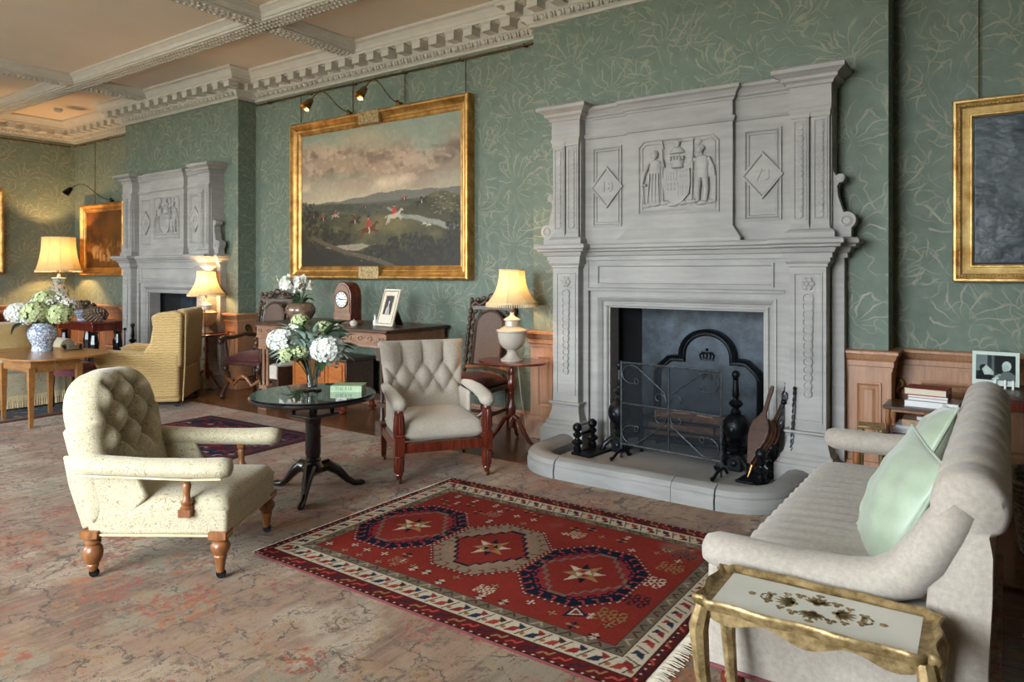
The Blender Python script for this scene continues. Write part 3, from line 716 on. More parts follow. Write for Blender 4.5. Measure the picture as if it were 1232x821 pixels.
    m = MB().mould(ep, [(0, 2.625), (0.012, 2.63), (0.022, 2.648), (0.022, 2.665), (0, 2.67)])
    m.mould(ep, [(0, 2.785), (0.012, 2.785), (0.015, 2.80), (0.03, 2.81), (0.03, 2.825), (0.05, 2.85), (0.07, 2.862), (0.07, 2.885), (0.05, 2.895), (-0.05, 2.895), (-0.05, 2.785)])
    m.slab([(-0.845, 0), (-0.845, -0.1), (-0.43, -0.1), (-0.43, -0.15), (0.43, -0.15), (0.43, -0.1), (0.845, -0.1), (0.845, 0)], 2.79, 2.893)
    m.build('entablature', st, t, smooth=False)
    for s in (-1, 1):
        m = MB(); a, b = sorted((s*0.845, s*1.12)); yf = -0.20; c = (a+b)/2
        m.box(a+0.002, b-0.002, yf+0.03, -0.001, 1.74, 2.82)
        for q in (-1, 1):
            x = c+q*0.066; m.box(x-0.058, x+0.058, yf, yf+0.04, 1.80, 2.60)
            m.frust((x-0.066, x+0.066, yf-0.012, yf+0.03), (x-0.058, x+0.058, yf, yf+0.03), 1.80, 1.84)
            rectmould(m, x-0.045, x+0.045, 1.86, 2.56, [(0, -yf), (0, -yf+0.006), (0.01, -yf+0.006), (0.014, -yf-0.003)])
            m.mould([(x-0.058, -0.1), (x-0.058, yf), (x+0.058, yf), (x+0.058, -0.1)], [(0, 2.57), (0.006, 2.575), (0.006, 2.60), (0.014, 2.615), (0.016, 2.64), (0, 2.645)])
        m.box(a, b, yf, yf+0.04, 1.735, 1.80); m.box(a, b, yf, -0.002, 2.64, 2.829)
        pp = [(a, 0), (a, yf), (b, yf), (b, 0)]
        m.mould(pp, [(0, 1.735), (0.025, 1.735), (0.025, 1.775), (0.012, 1.79), (0, 1.80)])
        m.mould(pp, [(0, 2.79), (0.012, 2.795), (0.02, 2.815), (0.045, 2.83), (0.05, 2.85), (0.085, 2.872), (0.10, 2.878), (0.10, 2.905), (0.08, 2.92), (0, 2.922)]); m.box(a+0.001, b-0.001, yf+0.001, -0.003, 2.8295, 2.919)
        m.build('upper_pilaster', st, t, smooth=False)
        m = MB()
        for q in (-1, 1):
            for k in range(16): m.lathe([(0.026, 0), (0.026, 0.006), (0.018, 0.010), (0.0, 0.004)], 8, T(c+q*0.066, yf-0.001, 1.90+k*0.041) @ RX)
        m.build('carved_guilloche', st, t, angle=50, kind='stuff')
        # side panel with diamond and date numerals
        m = MB(); cx = s*0.635; x0, x1 = cx-0.135, cx+0.135; fr = [(0, 0.10), (0, 0.112), (0.012, 0.112), (0.02, 0.10), (0.026, 0.094)]
        rectmould(m, x0, x1, 1.88, 2.55, [(0, 0.10), (0, 0.116), (0.012, 0.116), (0.02, 0.104), (0.028, 0.100), (0.028, 0.11), (0.036, 0.11), (0.042, 0.10)])
        m.build('panel_moulding', st, t, smooth=False)
        m = MB(); dz = 2.21; hw, hh = 0.150, 0.175
        m.mould([(cx-hw, dz), (cx, dz+hh), (cx+hw, dz), (cx, dz-hh)], [(0, 0.095), (0, 0.125), (0.01, 0.125), (0.018, 0.118), (0.018, 0.112), (0.04, 0.11), (0.04, 0.095)], True, RX)
        m.prism([(cx-hw+.02, dz), (cx, dz+hh-.02), (cx+hw-.02, dz), (cx, dz-hh+.02)], -0.112, -0.095)
        d = m.build('diamond', st, t, smooth=False)
        text('numerals', '18' if s < 0 else '73', 0.115, st, d, (cx, -0.113, dz), ext=0.006)
        # scrolled bracket at the outer end
        pts = [(1.12, 1.74), (1.235, 1.74), (1.235, 1.79)]+[(1.205+0.058*math.cos(a), 1.855+0.058*math.sin(a)) for a in np.linspace(-1.0, 1.9, 12)]
        pts += [(1.17, 1.96), (1.152, 2.02), (1.146, 2.09)]+[(1.165+0.03*math.cos(a), 2.145+0.03*math.sin(a)) for a in np.linspace(-1.7, 2.6, 12)]+[(1.12, 2.2)]
        pts = [(s*x, z) for x, z in pts]
        m = MB().prism(pts, -0.15, -0.06)
        m.lathe([(0.04, 0), (0.04, 0.006), (0.028, 0.012), (0.022, 0.004), (0, 0.006)], 16, T(s*1.203, -0.15, 1.852) @ RX)
        m.lathe([(0.022, 0), (0.022, 0.006), (0.0, 0.01)], 12, T(s*1.165, -0.15, 2.145) @ RX)
        m.build('scroll_bracket', st, t, smooth=False)
    # carved coat of arms in its eared panel
    m = MB(); e = 0.05; x0, x1, z0, z1 = -0.33, 0.33, 1.955, 2.55
    pth = [(x0, z0), (x0, z1-e), (x0+e, z1), (x1-e, z1), (x1, z1-e), (x1, z0)]
    m.mould(pth, [(0, 0.15), (0, 0.162), (0.01, 0.164), (0.016, 0.152), (0.024, 0.150), (0.03, 0.158), (0.038, 0.158), (0.044, 0.148)], True, RX)
    pm = m.build('arms_panel', st, t, smooth=False)
    m = MB(); y = -0.152; Q = lambda: T(0, y, 0) @ S(1, 0.55, 1) @ T(0, 0, 0)
    m.prism([(-0.105, 2.30), (0.105, 2.30), (0.112, 2.20), (0.10, 2.11), (0.05, 2.05), (0, 2.025), (-0.05, 2.05), (-0.10, 2.11), (-0.112, 2.20)], -0.176, -0.15)
    for i in range(4):
        for j in range(2):
            xx = (-0.075+i*0.026, 2.185-j*0.035) if True else 0
            m.box(xx[0]-0.009, xx[0]+0.009, -0.180, -0.17, xx[1]-0.01, xx[1]+0.01); m.box(-xx[0]-0.009, -xx[0]+0.009, -0.180, -0.17, xx[1]+0.085, xx[1]+0.105)
    for k in range(5):
        m.box(-0.09+k*0.02, -0.08+k*0.02, -0.179, -0.17, 2.21+0.01*(k % 2), 2.28); m.box(0.01+k*0.018, 0.018+k*0.018, -0.179, -0.17, 2.09+0.012*(k % 2), 2.17)
    m.lathe([(0.03, 0), (0.055, 0.012), (0.045, 0.03), (0.06, 0.05), (0.05, 0.07), (0.03, 0.075)], 12, T(0, y, 2.305) @ S(1, 0.5, 1))
    for k in range(5): m.ball((-0.05+k*0.025, y-0.02, 2.385), (0.012, 0.012, 0.02), 6, 4)
    m.lathe([(0.02, 0), (0.02, 0.03), (0.065, 0.035), (0.055, 0.06), (0.03, 0.085), (0.012, 0.09)], 12, T(0.0, y, 2.39) @ S(1, 0.5, 1))
    m.ball((0, y-0.01, 2.50), (0.03, 0.02, 0.03), 8, 6).ball((0.025, y-0.012, 2.52), (0.018, 0.012, 0.012), 6, 4)
    for k in range(8): m.ball((-0.26+k*0.075, y, 2.03+0.008*(k % 3)), (0.05, 0.02, 0.02), 8, 5)
    m.build('shield_and_crest', st, pm, angle=50)
    m = MB()                                    # left supporter: robed figure with spear
    cx = -0.19
    m.rings([[(cx+o+w*math.cos(a), y+0.30*w*math.sin(a)*1.2, z) for a in np.linspace(0, 2*PI, 12, endpoint=False)] for z, w, o in ((2.035, 0.075, 0), (2.12, 0.068, 0.005), (2.22, 0.056, 0.01), (2.27, 0.045, 0.01), (2.33, 0.052, 0.005), (2.375, 0.05, 0), (2.39, 0.02, 0))])
    m.ball((cx+0.005, y-0.012, 2.425), (0.028, 0.024, 0.034)).ball((cx+0.003, y-0.006, 2.435), (0.034, 0.022, 0.032))
    m.tube([(cx-0.045, y-0.01, 2.365), (cx-0.085, y-0.012, 2.28), (cx-0.10, y-0.016, 2.20), (cx-0.06, y-0.025, 2.19)], [0.018, 0.016, 0.013, 0.012], 7)
    m.tube([(cx+0.045, y-0.01, 2.365), (cx+0.085, y-0.012, 2.33), (cx+0.07, y-0.02, 2.39)], [0.018, 0.015, 0.012], 7)
    m.tube([(cx+0.075, y-0.016, 2.04), (cx+0.068, y-0.016, 2.53)], 0.006, 6).prism([(cx+0.055, 2.47), (cx+0.068, 2.54), (cx+0.085, 2.47)], y-0.02, y-0.008).tube([(cx-0.10, y-0.01, 2.19), (cx-0.085, y-0.01, 2.04)], 0.006, 6)
    for k in range(4): m.tube([(cx-0.05+k*0.032, y-0.024, 2.05), (cx-0.035+k*0.024, y-0.022, 2.28)], 0.006, 5)
    m.build('supporter_figure', st, pm, angle=60)
    m = MB(); cx = 0.20                         # right supporter: standing figure with spear and club
    m.rings([[(cx+o+w*math.cos(a), y+0.42*w*math.sin(a), z) for a in np.linspace(0, 2*PI, 12, endpoint=False)] for z, w, o in ((2.20, 0.048, 0), (2.25, 0.046, 0), (2.29, 0.041, 0), (2.34, 0.054, -0.002), (2.375, 0.056, -0.004), (2.395, 0.024, -0.006))])
    m.tube([(cx-0.024, y-0.01, 2.22), (cx-0.032, y-0.016, 2.13), (cx-0.03, y-0.010, 2.045), (cx-0.045, y-0.02, 2.04)], [0.03, 0.022, 0.014, 0.012], 8)
    m.tube([(cx+0.026, y-0.01, 2.22), (cx+0.036, y-0.014, 2.13), (cx+0.03, y-0.008, 2.045), (cx+0.045, y-0.02, 2.04)], [0.03, 0.022, 0.014, 0.012], 8)
    m.ball((cx-0.012, y-0.014, 2.435), (0.026, 0.023, 0.032)).ball((cx-0.006, y-0.008, 2.447), (0.031, 0.022, 0.026)).tube([(cx-0.006, y-0.008, 2.39), (cx-0.01, y-0.01, 2.42)], 0.016, 7)
    m.tube([(cx+0.05, y-0.01, 2.37), (cx+0.085, y-0.012, 2.30), (cx+0.10, y-0.014, 2.23)], [0.018, 0.015, 0.011], 7)
    m.tube([(cx-0.05, y-0.01, 2.37), (cx-0.085, y-0.012, 2.33), (cx-0.07, y-0.022, 2.40)], [0.018, 0.014, 0.011], 7)
    m.tube([(cx-0.08, y-0.016, 2.04), (cx-0.07, y-0.016, 2.53)], 0.006, 6).ball((cx-0.03, y-0.006, 2.50), (0.028, 0.01, 0.024), 10, 6).tube([(cx+0.105, y-0.01, 2.25), (cx+0.10, y-0.01, 2.04)], [0.006, 0.012], 6)
    m.build('supporter_figure', st, pm, angle=60)
    # firebox
    m = MB(); B = 0.36
    m.add([(-0.72, 0.10, -0.0), (-0.53, B, 0), (0.53, B, 0), (0.72, 0.10, 0), (-0.72, 0.10, 1.35), (-0.53, B, 1.35), (0.53, B, 1.35), (0.72, 0.10, 1.35)],
          [(0, 1, 5, 4), (2, 3, 7, 6), (4, 5, 6, 7)])
    m.build('firebox_cheeks', M['flue'], t, smooth=False)
    MB().box(-0.53, 0.53, B-0.004, B+0.03, 0, 1.35).build('firebox_back', M['soot'], t, smooth=False)
    MB().box(-0.80, 0.80, -0.7, B, -0.02, 0.05).box(-0.75, 0.75, -0.74, -0.68, -0.02, 0.045).build('hearth_slab', M['kerb'], t, smooth=False, label='flat grey stone hearth inside the rounded kerb')
    return t
fp = fireplace((CX2, BY, 0), 'near grey carved stone chimneypiece with coat of arms, beside the sofa')
fp1 = dup(fp, (CX1, BY, 0), label='distant grey carved stone chimneypiece behind the yellow wing armchair')
# rounded stone kerb in jointed lengths
def kerb(cx, label):
    t = thing('hearth_kerb', label, 'hearth kerb', (cx, BY, 0))
    hw, fy, rr = 0.93, -0.93, 0.34
    P = [(-hw, -0.30)]+[(-hw+rr-rr*math.cos(a), fy+rr-rr*math.sin(a)) for a in np.linspace(0.15, PI/2, 9)]
    Lp = P; Rp = [(-x, y) for x, y in P[::-1]]
    prof = [(-0.11, 0.0), (0.09, 0.0), (0.095, 0.06), (0.085, 0.085), (0.088, 0.10), (0.07, 0.128), (0.03, 0.145), (-0.02, 0.147), (-0.07, 0.13), (-0.10, 0.10), (-0.11, 0.06)]
    def seg(a): MB().mould(a, prof).build('kerb_stone', M['kerb'], t, angle=30)
    g = 0.003
    seg([(x, y) for x, y in Lp]); xs = [-hw+rr+g, 0.30, 0.30+g, hw-rr-g]
    seg([(xs[0], fy), (xs[1], fy)]); seg([(xs[2], fy), (xs[3], fy)]); seg(Rp)
    return t
kb = kerb(CX2, 'rounded grey stone kerb round the near hearth')
dup(kb, (CX1, BY, 0), label='rounded grey stone kerb round the far hearth behind the wing armchair')
# cast-iron fireback with crown
def fireback():
    t = thing('cast_iron_fireback', 'black cast iron fireback with arched top and crown, behind the grate', 'fireback', (CX2+0.07, BY+0.335, 0.05))
    o = [(-0.46, 0), (-0.46, 0.60), (-0.43, 0.66), (-0.34, 0.74), (-0.30, 0.75), (-0.24, 0.75)]+[(0.24*math.cos(a), 0.76+0.22*math.sin(a)) for a in np.linspace(PI, 0, 15)]+[(0.24, 0.75), (0.30, 0.75), (0.34, 0.74), (0.43, 0.66), (0.46, 0.60), (0.46, 0)]
    MB().prism(o, -0.02, 0.02).build('plate', M['soot'], t, smooth=False)
    MB().mould(o, [(0, 0.02), (0, 0.05), (0.012, 0.058), (0.026, 0.05), (0.03, 0.035), (0.045, 0.04), (0.055, 0.03), (0.055, 0.02)], True, RX).build('moulded_rim', M['iron'], t, smooth=False)
    m = MB().box(-0.055, 0.055, -0.035, -0.02, 0.72, 0.735)
    for k in range(5): m.tube([(-0.05+k*0.025, -0.025, 0.735), (-0.062+k*0.031, -0.03, 0.765), (-0.03+k*0.015, -0.03, 0.79)], 0.007, 6)
    m.box(-0.05, 0.05, -0.032, -0.02, 0.782, 0.795).ball((0, -0.03, 0.81), 0.013, 8, 6)
    m.build('crown', M['iron'], t)
    text('cypher', 'M', 0.13, M['iron'], t, (0, -0.024, 0.60), ext=0.004)
    return t
fireback()
# ------------------------------------------------------------ hearth ironwork of the near fireplace
def andiron(loc, label):
    t = thing('andiron', label, 'firedog', loc, 0, 'pair of large ball andirons'); ir = M['iron']
    m = MB().lathe([(0.05, 0.10), (0.055, 0.11), (0.05, 0.12), (0.03, 0.13), (0.045, 0.15), (0.045, 0.16), (0.03, 0.175), (0.055, 0.19), (0.06, 0.2), (0.04, 0.215)], 18)
    m.lathe([(0.03+0.0, 0.20)]+[(0.092*math.cos(a), 0.315+0.105*math.sin(a)) for a in np.linspace(-1.25, 1.25, 14)]+[(0.02, 0.42)], 22)
    m.lathe([(0.03, 0.41), (0.04, 0.425), (0.03, 0.44), (0.022, 0.455), (0.035, 0.465), (0.052, 0.485), (0.04, 0.505), (0.022, 0.515), (0.018, 0.53), (0.026, 0.545), (0.022, 0.60), (0.017, 0.66), (0.026, 0.665), (0.012, 0.675)], 18)
    m.ball((0, 0, 0.70), 0.03, 14, 10)
    m.build('standard', ir, t)
    MB().box(-0.05, 0.05, -0.05, 0.05, 0.0, 0.12).lathe([(0.022, 0), (0.024, 0.012), (0.0, 0.02)], 12, T(0, -0.05, 0.06) @ RX).build('foot', ir, t, bevel=0.006)
    m = MB()
    for s in (-1, 1): m.tube([(0, 0, 0.09), (s*0.06, -0.04, 0.10), (s*0.10, -0.07, 0.06), (s*0.11, -0.075, 0.02), (s*0.13, -0.09, 0.012)], [0.025, 0.024, 0.02, 0.016, 0.02], 8)
    m.build('scroll_feet', ir, t); MB().box(-0.02, 0.02, 0.05, 0.42, 0.085, 0.115).box(-0.02, 0.02, 0.39, 0.42, 0, 0.09).build('log_bar', ir, t)
    MB().ball((0, -0.094, 0.315), (0.016, 0.012, 0.016), 10, 6).build('boss', M['steel'], t)
    return t
A1 = andiron((-1.63, -0.47, 0.05), 'black iron ball andiron standing right of the fire screen')
dup(A1, (-2.57, -0.47, 0.05), label='black iron ball andiron mostly behind the left edge of the fire screen')
def grate():
    t = thing('fire_basket', 'black iron fire basket holding logs behind the mesh screen', 'grate', (-2.08, -0.28, 0.05))
    m = MB()
    for z in (0.12, 0.20, 0.28): m.tube([(-0.34, -0.10, z), (0.34, -0.10, z)], 0.010, 6)
    for x in (-0.34, 0.34): m.tube([(x, -0.1, 0.0), (x, -0.1, 0.34)], 0.014, 6).tube([(x, 0.22, 0), (x, 0.22, 0.34)], 0.014, 6).tube([(x, -0.1, 0.28), (x, 0.22, 0.28)], 0.01, 6)
    m.build('front_bars', M['iron'], t)
    m = MB()
    for k in range(12): x = -0.31+k*0.056; m.tube([(x, -0.1, 0.115), (x, 0.22, 0.115)], 0.008, 6)
    m.build('floor_bars', M['iron'], t)
grate()
for i, (x, y, z, L, r, a, tilt, lab) in enumerate([
    (-2.15, -0.22, 0.226, 0.52, 0.05, 8, 0, 'long split log lying lowest at the front of the fire basket'), (-2.02, -0.11, 0.226, 0.48, 0.05, -7, 0, 'split log lying at the back of the fire basket'),
    (-2.20, -0.17, 0.322, 0.36, 0.045, 28, 6, 'shorter pale log leaning left on top of the fire basket'), (-1.92, -0.18, 0.318, 0.34, 0.045, -24, -6, 'shorter log crossed to the right on top of the fire basket')]):
    t = thing('log', lab, 'log', (x, y, z), a)
    Mx = R('Y', 90+tilt)
    MB().lathe([(r*0.92, -L/2), (r, -L/2+0.02), (r*0.95, 0), (r*1.03, L/2-0.02), (r*0.93, L/2)], 9, Mx).build('bark', M['bark'], t, angle=30)
    for s in (-1, 1): MB().lathe([(r*0.85, 0), (r*0.85, 0.006)], 9, Mx @ T(0, 0, s*(L/2)+(-0.001 if s < 0 else -0.004))).build('cut_end', M['cutwood'], t, angle=30, label='pale sawn end')
    if i > 1: MB().box(-L*0.4, L*0.4, -r*0.55, r*0.55, r*0.55, r*0.97).build('split_face', M['cutwood'], t, bevel=0.01, label='pale split face')
def screen():
    a = math.degrees(math.atan2(-0.08, 0.82))
    t = thing('fire_screen', 'grey iron fire screen with scrolls and fine mesh in front of the logs', 'fire screen', (-2.065, -0.675, 0.05), a)
    w, z0, z1 = 0.41, 0.11, 0.745; st = M['steel']; m = MB()
    fr = [(-w, 0, z0), (-w, 0, z1), (w, 0, z1), (w, 0, z0)]
    for p, q in zip(fr, fr[1:]+fr[:1]): m.tube([p, q], 0.0085, 6)
    for s in (-1, 1): m.tube([(s*w, 0, 0.0), (s*w, 0, z1+0.01)], 0.009, 6)
    m.build('frame', st, t)
    zm = (z0+z1)/2; MB().tube([(-w, 0, zm), (w, 0, zm)], 0.007, 6).tube([(0, 0, z0), (0, 0, z1)], 0.007, 6).build('cross_bars', st, t)
    MB().box(-w+0.004, w-0.004, 0.004, 0.006, z0, z1).build('wire_mesh', M['mesh'], t, smooth=False)
    for sx in (-1, 1):
        for sz in (-1, 1):
            H = (z1-z0)/2; m = MB()
            def q(x, z): return (sx*x, -0.009, zm+sz*z)
            # long bar from centre to the corner, curling back at both ends
            pts = [(0.03+0.05*math.cos(b)*1.0+0.04, 0.085+0.05*math.sin(b)) for b in np.linspace(-2.6, -5.6, 12)]
            spi = [(0.075+(0.06-0.010*k)*math.cos(1.1*k+2.8), 0.07+(0.055-0.009*k)*math.sin(1.1*k+2.8)*-1) for k in np.linspace(4.6, 0, 22)]
            c2 = (w-0.10, H-0.085)
            arc = [(c2[0]+0.085*math.cos(b), c2[1]+0.07*math.sin(b)) for b in np.linspace(2.2, -1.9, 16)]
            tail = [(c2[0]-0.035+(0.03-0.004*k)*math.cos(-1.3-k), c2[1]-0.055+(0.028-0.004*k)*math.sin(-1.3-k)*-1) for k in np.linspace(0, 4.5, 14)]
            m.tube([q(*p) for p in spi+[(0.03, 0.12)]+arc+tail], 0.0042, 6)
            m.build('scroll', st, t)
    for s in (-1, 1):
        m = MB().tube([(s*w, 0.10, 0.012), (s*w, 0.06, 0.05), (s*w, 0, 0.06), (s*w, -0.06, 0.05), (s*w, -0.12, 0.02), (s*w, -0.145, 0.012), (s*w, -0.15, 0.03)], [0.012]*7, 7)
        m.build('foot', M['iron'], t)
screen()
def dogs(loc, rz, label):
    """low pair of ball-topped rests for the fire irons joined by a bar"""
    t = thing('fire_iron_rest', label, 'fire iron rest', loc, rz, 'ball topped fire iron rests')
    pr = [(0.05, 0), (0.05, 0.015), (0.03, 0.02), (0.034, 0.05), (0.022, 0.065), (0.044, 0.085), (0.046, 0.1), (0.02, 0.12), (0.018, 0.13), (0.034, 0.145), (0.036, 0.16), (0.02, 0.175), (0.018, 0.18)]
    for y in (-0.105, 0.105):
        p = MB().lathe(pr, 16, T(0, y, 0)).build('baluster', M['iron'], t); MB().ball((0, y, 0.21), 0.038, 16, 11).build('ball', M['iron'], p)
    MB().tube([(0, -0.105, 0.152), (0, 0.105, 0.152)], 0.012, 8).build('rail', M['iron'], t)
    MB().box(-0.02, 0.02, -0.13, 0.13, 0, 0.02).box(0.03, 0.16, -0.16, 0.16, 0, 0.018).build('base_bar', M['iron'], t, bevel=0.004)
    return t
D1 = dogs((-2.80, -0.63, 0.05), -6, 'black iron rest with two balls at the left end of the near hearth')
dup(D1, (-1.37, -0.62, 0.05), 176, label='black iron rest with two balls at the right end beside the bellows')
def bellows():
    t = thing('bellows', 'brown wood and leather bellows leaning in the right corner of the hearth', 'bellows', (-1.49, -0.66, 0.055))
    # long axis leans back to the right against the jamb
    ax = Vector((0.17, 0.28, 0.66)).normalized(); X = Vector((1, -0.35, 0)); X = (X-ax*X.dot(ax)).normalized(); Y = ax.cross(X)
    Mx = Matrix((( X.x, Y.x, ax.x, 0), (X.y, Y.y, ax.y, 0), (X.z, Y.z, ax.z, 0), (0, 0, 0, 1)))
    o = [(0.018, 0.10), (0.05, 0.19), (0.085, 0.28), (0.095, 0.34), (0.08, 0.40), (0.04, 0.44), (0.022, 0.47), (0.017, 0.56), (0.020, 0.64), (0.012, 0.67)]
    o = o+[(-x, z) for x, z in o[::-1]]
    for y, rot in ((-0.035, 5), (0.035, -5)): MB().prism([(x*0.82, z) for x, z in o], -0.008, 0.008, Mx @ T(0, y, 0) @ R('X', rot) @ T(0, 0, 0)).build('board', M['darkoak'], t, bevel=0.004)
    o2 = [(x*0.78, z) for x, z in o if z < 0.46]
    m = MB()
    for k in range(4): y = -0.028+k*0.0187; sc = 0.96 if k % 2 else 0.86; m.prism([(x*sc, z) for x, z in o2], y-0.0093, y+0.0093, Mx)
    m.build('leather_fold', M['leather'], t, smooth=False, label='tan leather folds')
    MB().lathe([(0.007, -0.0), (0.010, 0.03), (0.020, 0.10), (0.024, 0.14)], 10, Mx).build('nozzle', M['brass'], t)
bellows()
def iron_tool(p, q, kind, label):
    t = thing(kind, label, 'fire iron', p); d = Vector(q)-Vector(p); L = d.length
    rot = d.to_track_quat('Z', 'Y').to_matrix().to_4x4(); m = MB()
    for s in (0, PI):
        m.tube([(0.006*math.cos(s+k*0.55), 0.006*math.sin(s+k*0.55), L*0.25+k*L*0.7/60) for k in range(61)], 0.0055, 6, rot)
    m.build('twisted_shank', M['steel'], t)
    MB().tube([(0, 0, 0), (0, 0, L*0.27)], 0.006, 6, rot).build('tip', M['iron'], t)
    h = MB()
    if kind == 'tongs':
        h.tube([(0.022*math.cos(a), 0, L*0.86+0.035*math.sin(a)) for a in np.linspace(0, 2*PI, 16, endpoint=False)], 0.008, 6, rot, closed=True).ball((0, 0, L*0.80), 0.022, 10, 7, rot)
    h.ball((0, 0, L), 0.013, 10, 7, rot).lathe([(0.008, L*0.93), (0.012, L*0.95), (0.007, L*0.985)], 10, rot)
    h.build('handle', M['iron'], t)
iron_tool((-1.36, -0.47, 0.056), (-1.30, -0.37, 0.70), 'tongs', 'twisted iron tongs with ring head leaning just right of the bellows')
iron_tool((-1.245, -0.50, 0.06), (-1.215, -0.49, 0.69), 'poker', 'slim twisted iron poker standing against the right pilaster')
# far hearth: tool stand and firedog beside the opening
def far_stand(x, y, label, ring):
    t = thing('fire_tool_stand', label, 'fire tool', (x, y, 0.05)); MB().tube([(0, 0, 0.02), (0, 0, 0.62)], 0.008, 6).lathe([(0.07, 0), (0.07, 0.015), (0.01, 0.03)], 14).build('stand', M['iron'], t)
    MB().ball((0, 0, 0.64), 0.022, 10, 7).build('knob', M['iron'], t)
    m = MB()
    for k in range(ring): m.tube([(0.03*math.cos(a)+0.035*(k-1), -0.01, 0.44-0.05*k+0.05*math.sin(a)) for a in np.linspace(0, 2*PI, 14, endpoint=False)], 0.006, 5, closed=True)
    if ring: m.build('hanging_ring', M['iron'], t)
far_stand(-10.52, -0.62, 'dark iron tool stand with hanging rings left of the far hearth', 3)
far_stand(-10.30, -0.60, 'plain dark iron poker stand beside the ringed stand at the far hearth', 0)
dup(A1, (-10.08, -0.60, 0.05), label='black iron ball andiron at the far hearth behind the wing armchair')['group'] = 'far hearth andirons'
# ------------------------------------------------------------ pictures and wall fittings
M['oil'] = attr_mat('oil_on_canvas', 0.45, 0.08, 220, Specular_IOR_Level=0.35)
M['varnish'] = attr_mat('thick_cracked_varnish', 0.42, 0.12, 160, Specular_IOR_Level=0.5)
M['print'] = attr_mat('photographic_print', 0.6, Specular_IOR_Level=0.1)
def hunt_canvas(W, H):
    c = Canvas(W, H, 0.0075, '7d7a70'); X, Y = c.X/W, c.Y/H; h, w = X.shape
    # sky
    c.blend(np.clip((Y-0.42)/0.5, 0, 1), '7f8d83'); c.blend(np.clip((0.66-Y)/0.22, 0, 1)*0.75, 'b3aa98')
    n = fbm(h, w, 3, 6, 0.55, 3, 1.6); n2 = fbm(h, w, 6, 5, 0.55, 5, 2.0)
    band = np.exp(-((Y-0.74-0.05*np.sin(X*5+1))/0.13)**2); edge = np.clip((n-0.40+band*0.22)*5, 0, 1)
    c.blend(edge*np.clip(band*1.5, 0, 1)*0.9, '85776b'); c.blend(np.clip((n2-0.47)*6, 0, 1)*np.clip(band*1.3, 0, 1)*0.75, '5d5048')
    lit = np.clip((n-np.roll(np.roll(n, -5, 0), -6, 1))*16, 0, 1); c.blend(lit*np.clip(band*1.4, 0, 1)*0.65, 'a5968a')
    b2 = np.exp(-((Y-0.585)/0.05)**2); c.blend(np.clip((n2-0.42)*5, 0, 1)*b2*0.7, '8d8377'); c.blend(np.clip((n-0.5)*6, 0, 1)*b2*0.6, 'c0b5a4')
    c.blend(np.exp(-((X-0.42)/0.18)**2-((Y-0.93)/0.07)**2)*0.7, 'a59a82')  # warm patch at the top paints in the picture lamps' glow
    # far hills, plain, right hill, near ground
    hz = 0.475+0.045*np.exp(-((X-0.62)/0.25)**2)+0.03*np.exp(-((X-0.98)/0.2)**2)+0.004*np.sin(X*40); c.blend((Y < hz)*1.0, '5e605c')
    t1 = fbm(h, w, 10, 4, 0.6, 9, 2.5); hz2 = 0.455+0.012*np.sin(X*9); m = Y < hz2; c.blend(m*1.0, '4d5146'); c.blend(m*np.clip((t1-0.5)*5, 0, 1)*0.7, '3a3f33'); c.blend(m*np.clip((0.45-t1)*6, 0, 1)*0.5, '6d6a58')
    g = Y < 0.37+0.06*np.clip((X-0.55)/0.45, 0, 1)+0.10*np.clip((X-0.62)/0.3, 0, 1)*np.clip((1.08-X)*4, 0, 1)+0.01*np.sin(X*23)
    t2 = fbm(h, w, 7, 6, 0.62, 21, 2.0); c.blend(g*1.0, '4f5035'); c.blend(g*np.clip((t2-0.42)*5, 0, 1)*0.8, '393824'); c.blend(g*np.clip((0.46-t2)*6, 0, 1)*0.55, '726a47')
    g2 = g*np.exp(-((X-0.6)/0.2)**2-((Y-0.30)/0.07)**2); c.blend(g2*0.6, '77734f')
    for k in range(60):                         # distant hedges
        x = RNG.random(); y = 0.36+0.09*RNG.random(); c.disc(x*W, y*H, 0.02+0.02*RNG.random(), '33382b', 0.006, 0.7)
    # stream
    st = [(0.585, 0.415), (0.62, 0.39), (0.645, 0.365), (0.70, 0.35), (0.76, 0.345), (0.82, 0.318), (0.88, 0.305), (0.93, 0.275), (1.0, 0.262), (1.0, 0.225), (0.92, 0.243), (0.87, 0.272), (0.80, 0.29), (0.74, 0.318), (0.68, 0.325), (0.63, 0.345), (0.61, 0.375), (0.575, 0.405)]
    c.poly([(a*W, b*H) for a, b in st], '878f8c'); c.poly([(a*W, b*H-0.008) for a, b in st[3:14]], 'a4a9a3', 0.3)
    # dark near banks, bushes, muddy pool, track
    d = np.clip((0.30-Y-0.16*np.sin(np.clip(X, 0.0, 1)*PI)**1.0+0.10*(n2-0.5))*9, 0, 1); c.blend(d*0.92, '24231c')
    for x0, y0, rx, ry, kk in ((0.10, 0.24, 0.13, 0.10, 160), (0.72, 0.13, 0.17, 0.09, 240), (0.55, 0.10, 0.12, 0.05, 120), (0.97, 0.25, 0.05, 0.10, 90), (0.25, 0.20, 0.10, 0.06, 110), (0.05, 0.37, 0.09, 0.05, 90), (0.9, 0.10, 0.12, 0.07, 150)):
        for k in range(kk):
            a = RNG.random()*2*PI; q = RNG.random()**0.5; c.disc((x0+rx*q*math.cos(a))*W, (y0+ry*q*math.sin(a))*H, 0.012+0.016*RNG.random(), ('1c1c16', '2a2a1e', '39371f', '242118')[k % 4], None, 0.75)
    c.poly([(a*W, b*H) for a, b in ((0.17, 0.14), (0.27, 0.155), (0.42, 0.165), (0.47, 0.15), (0.40, 0.115), (0.29, 0.12))], 'a09a8b', 0.85)
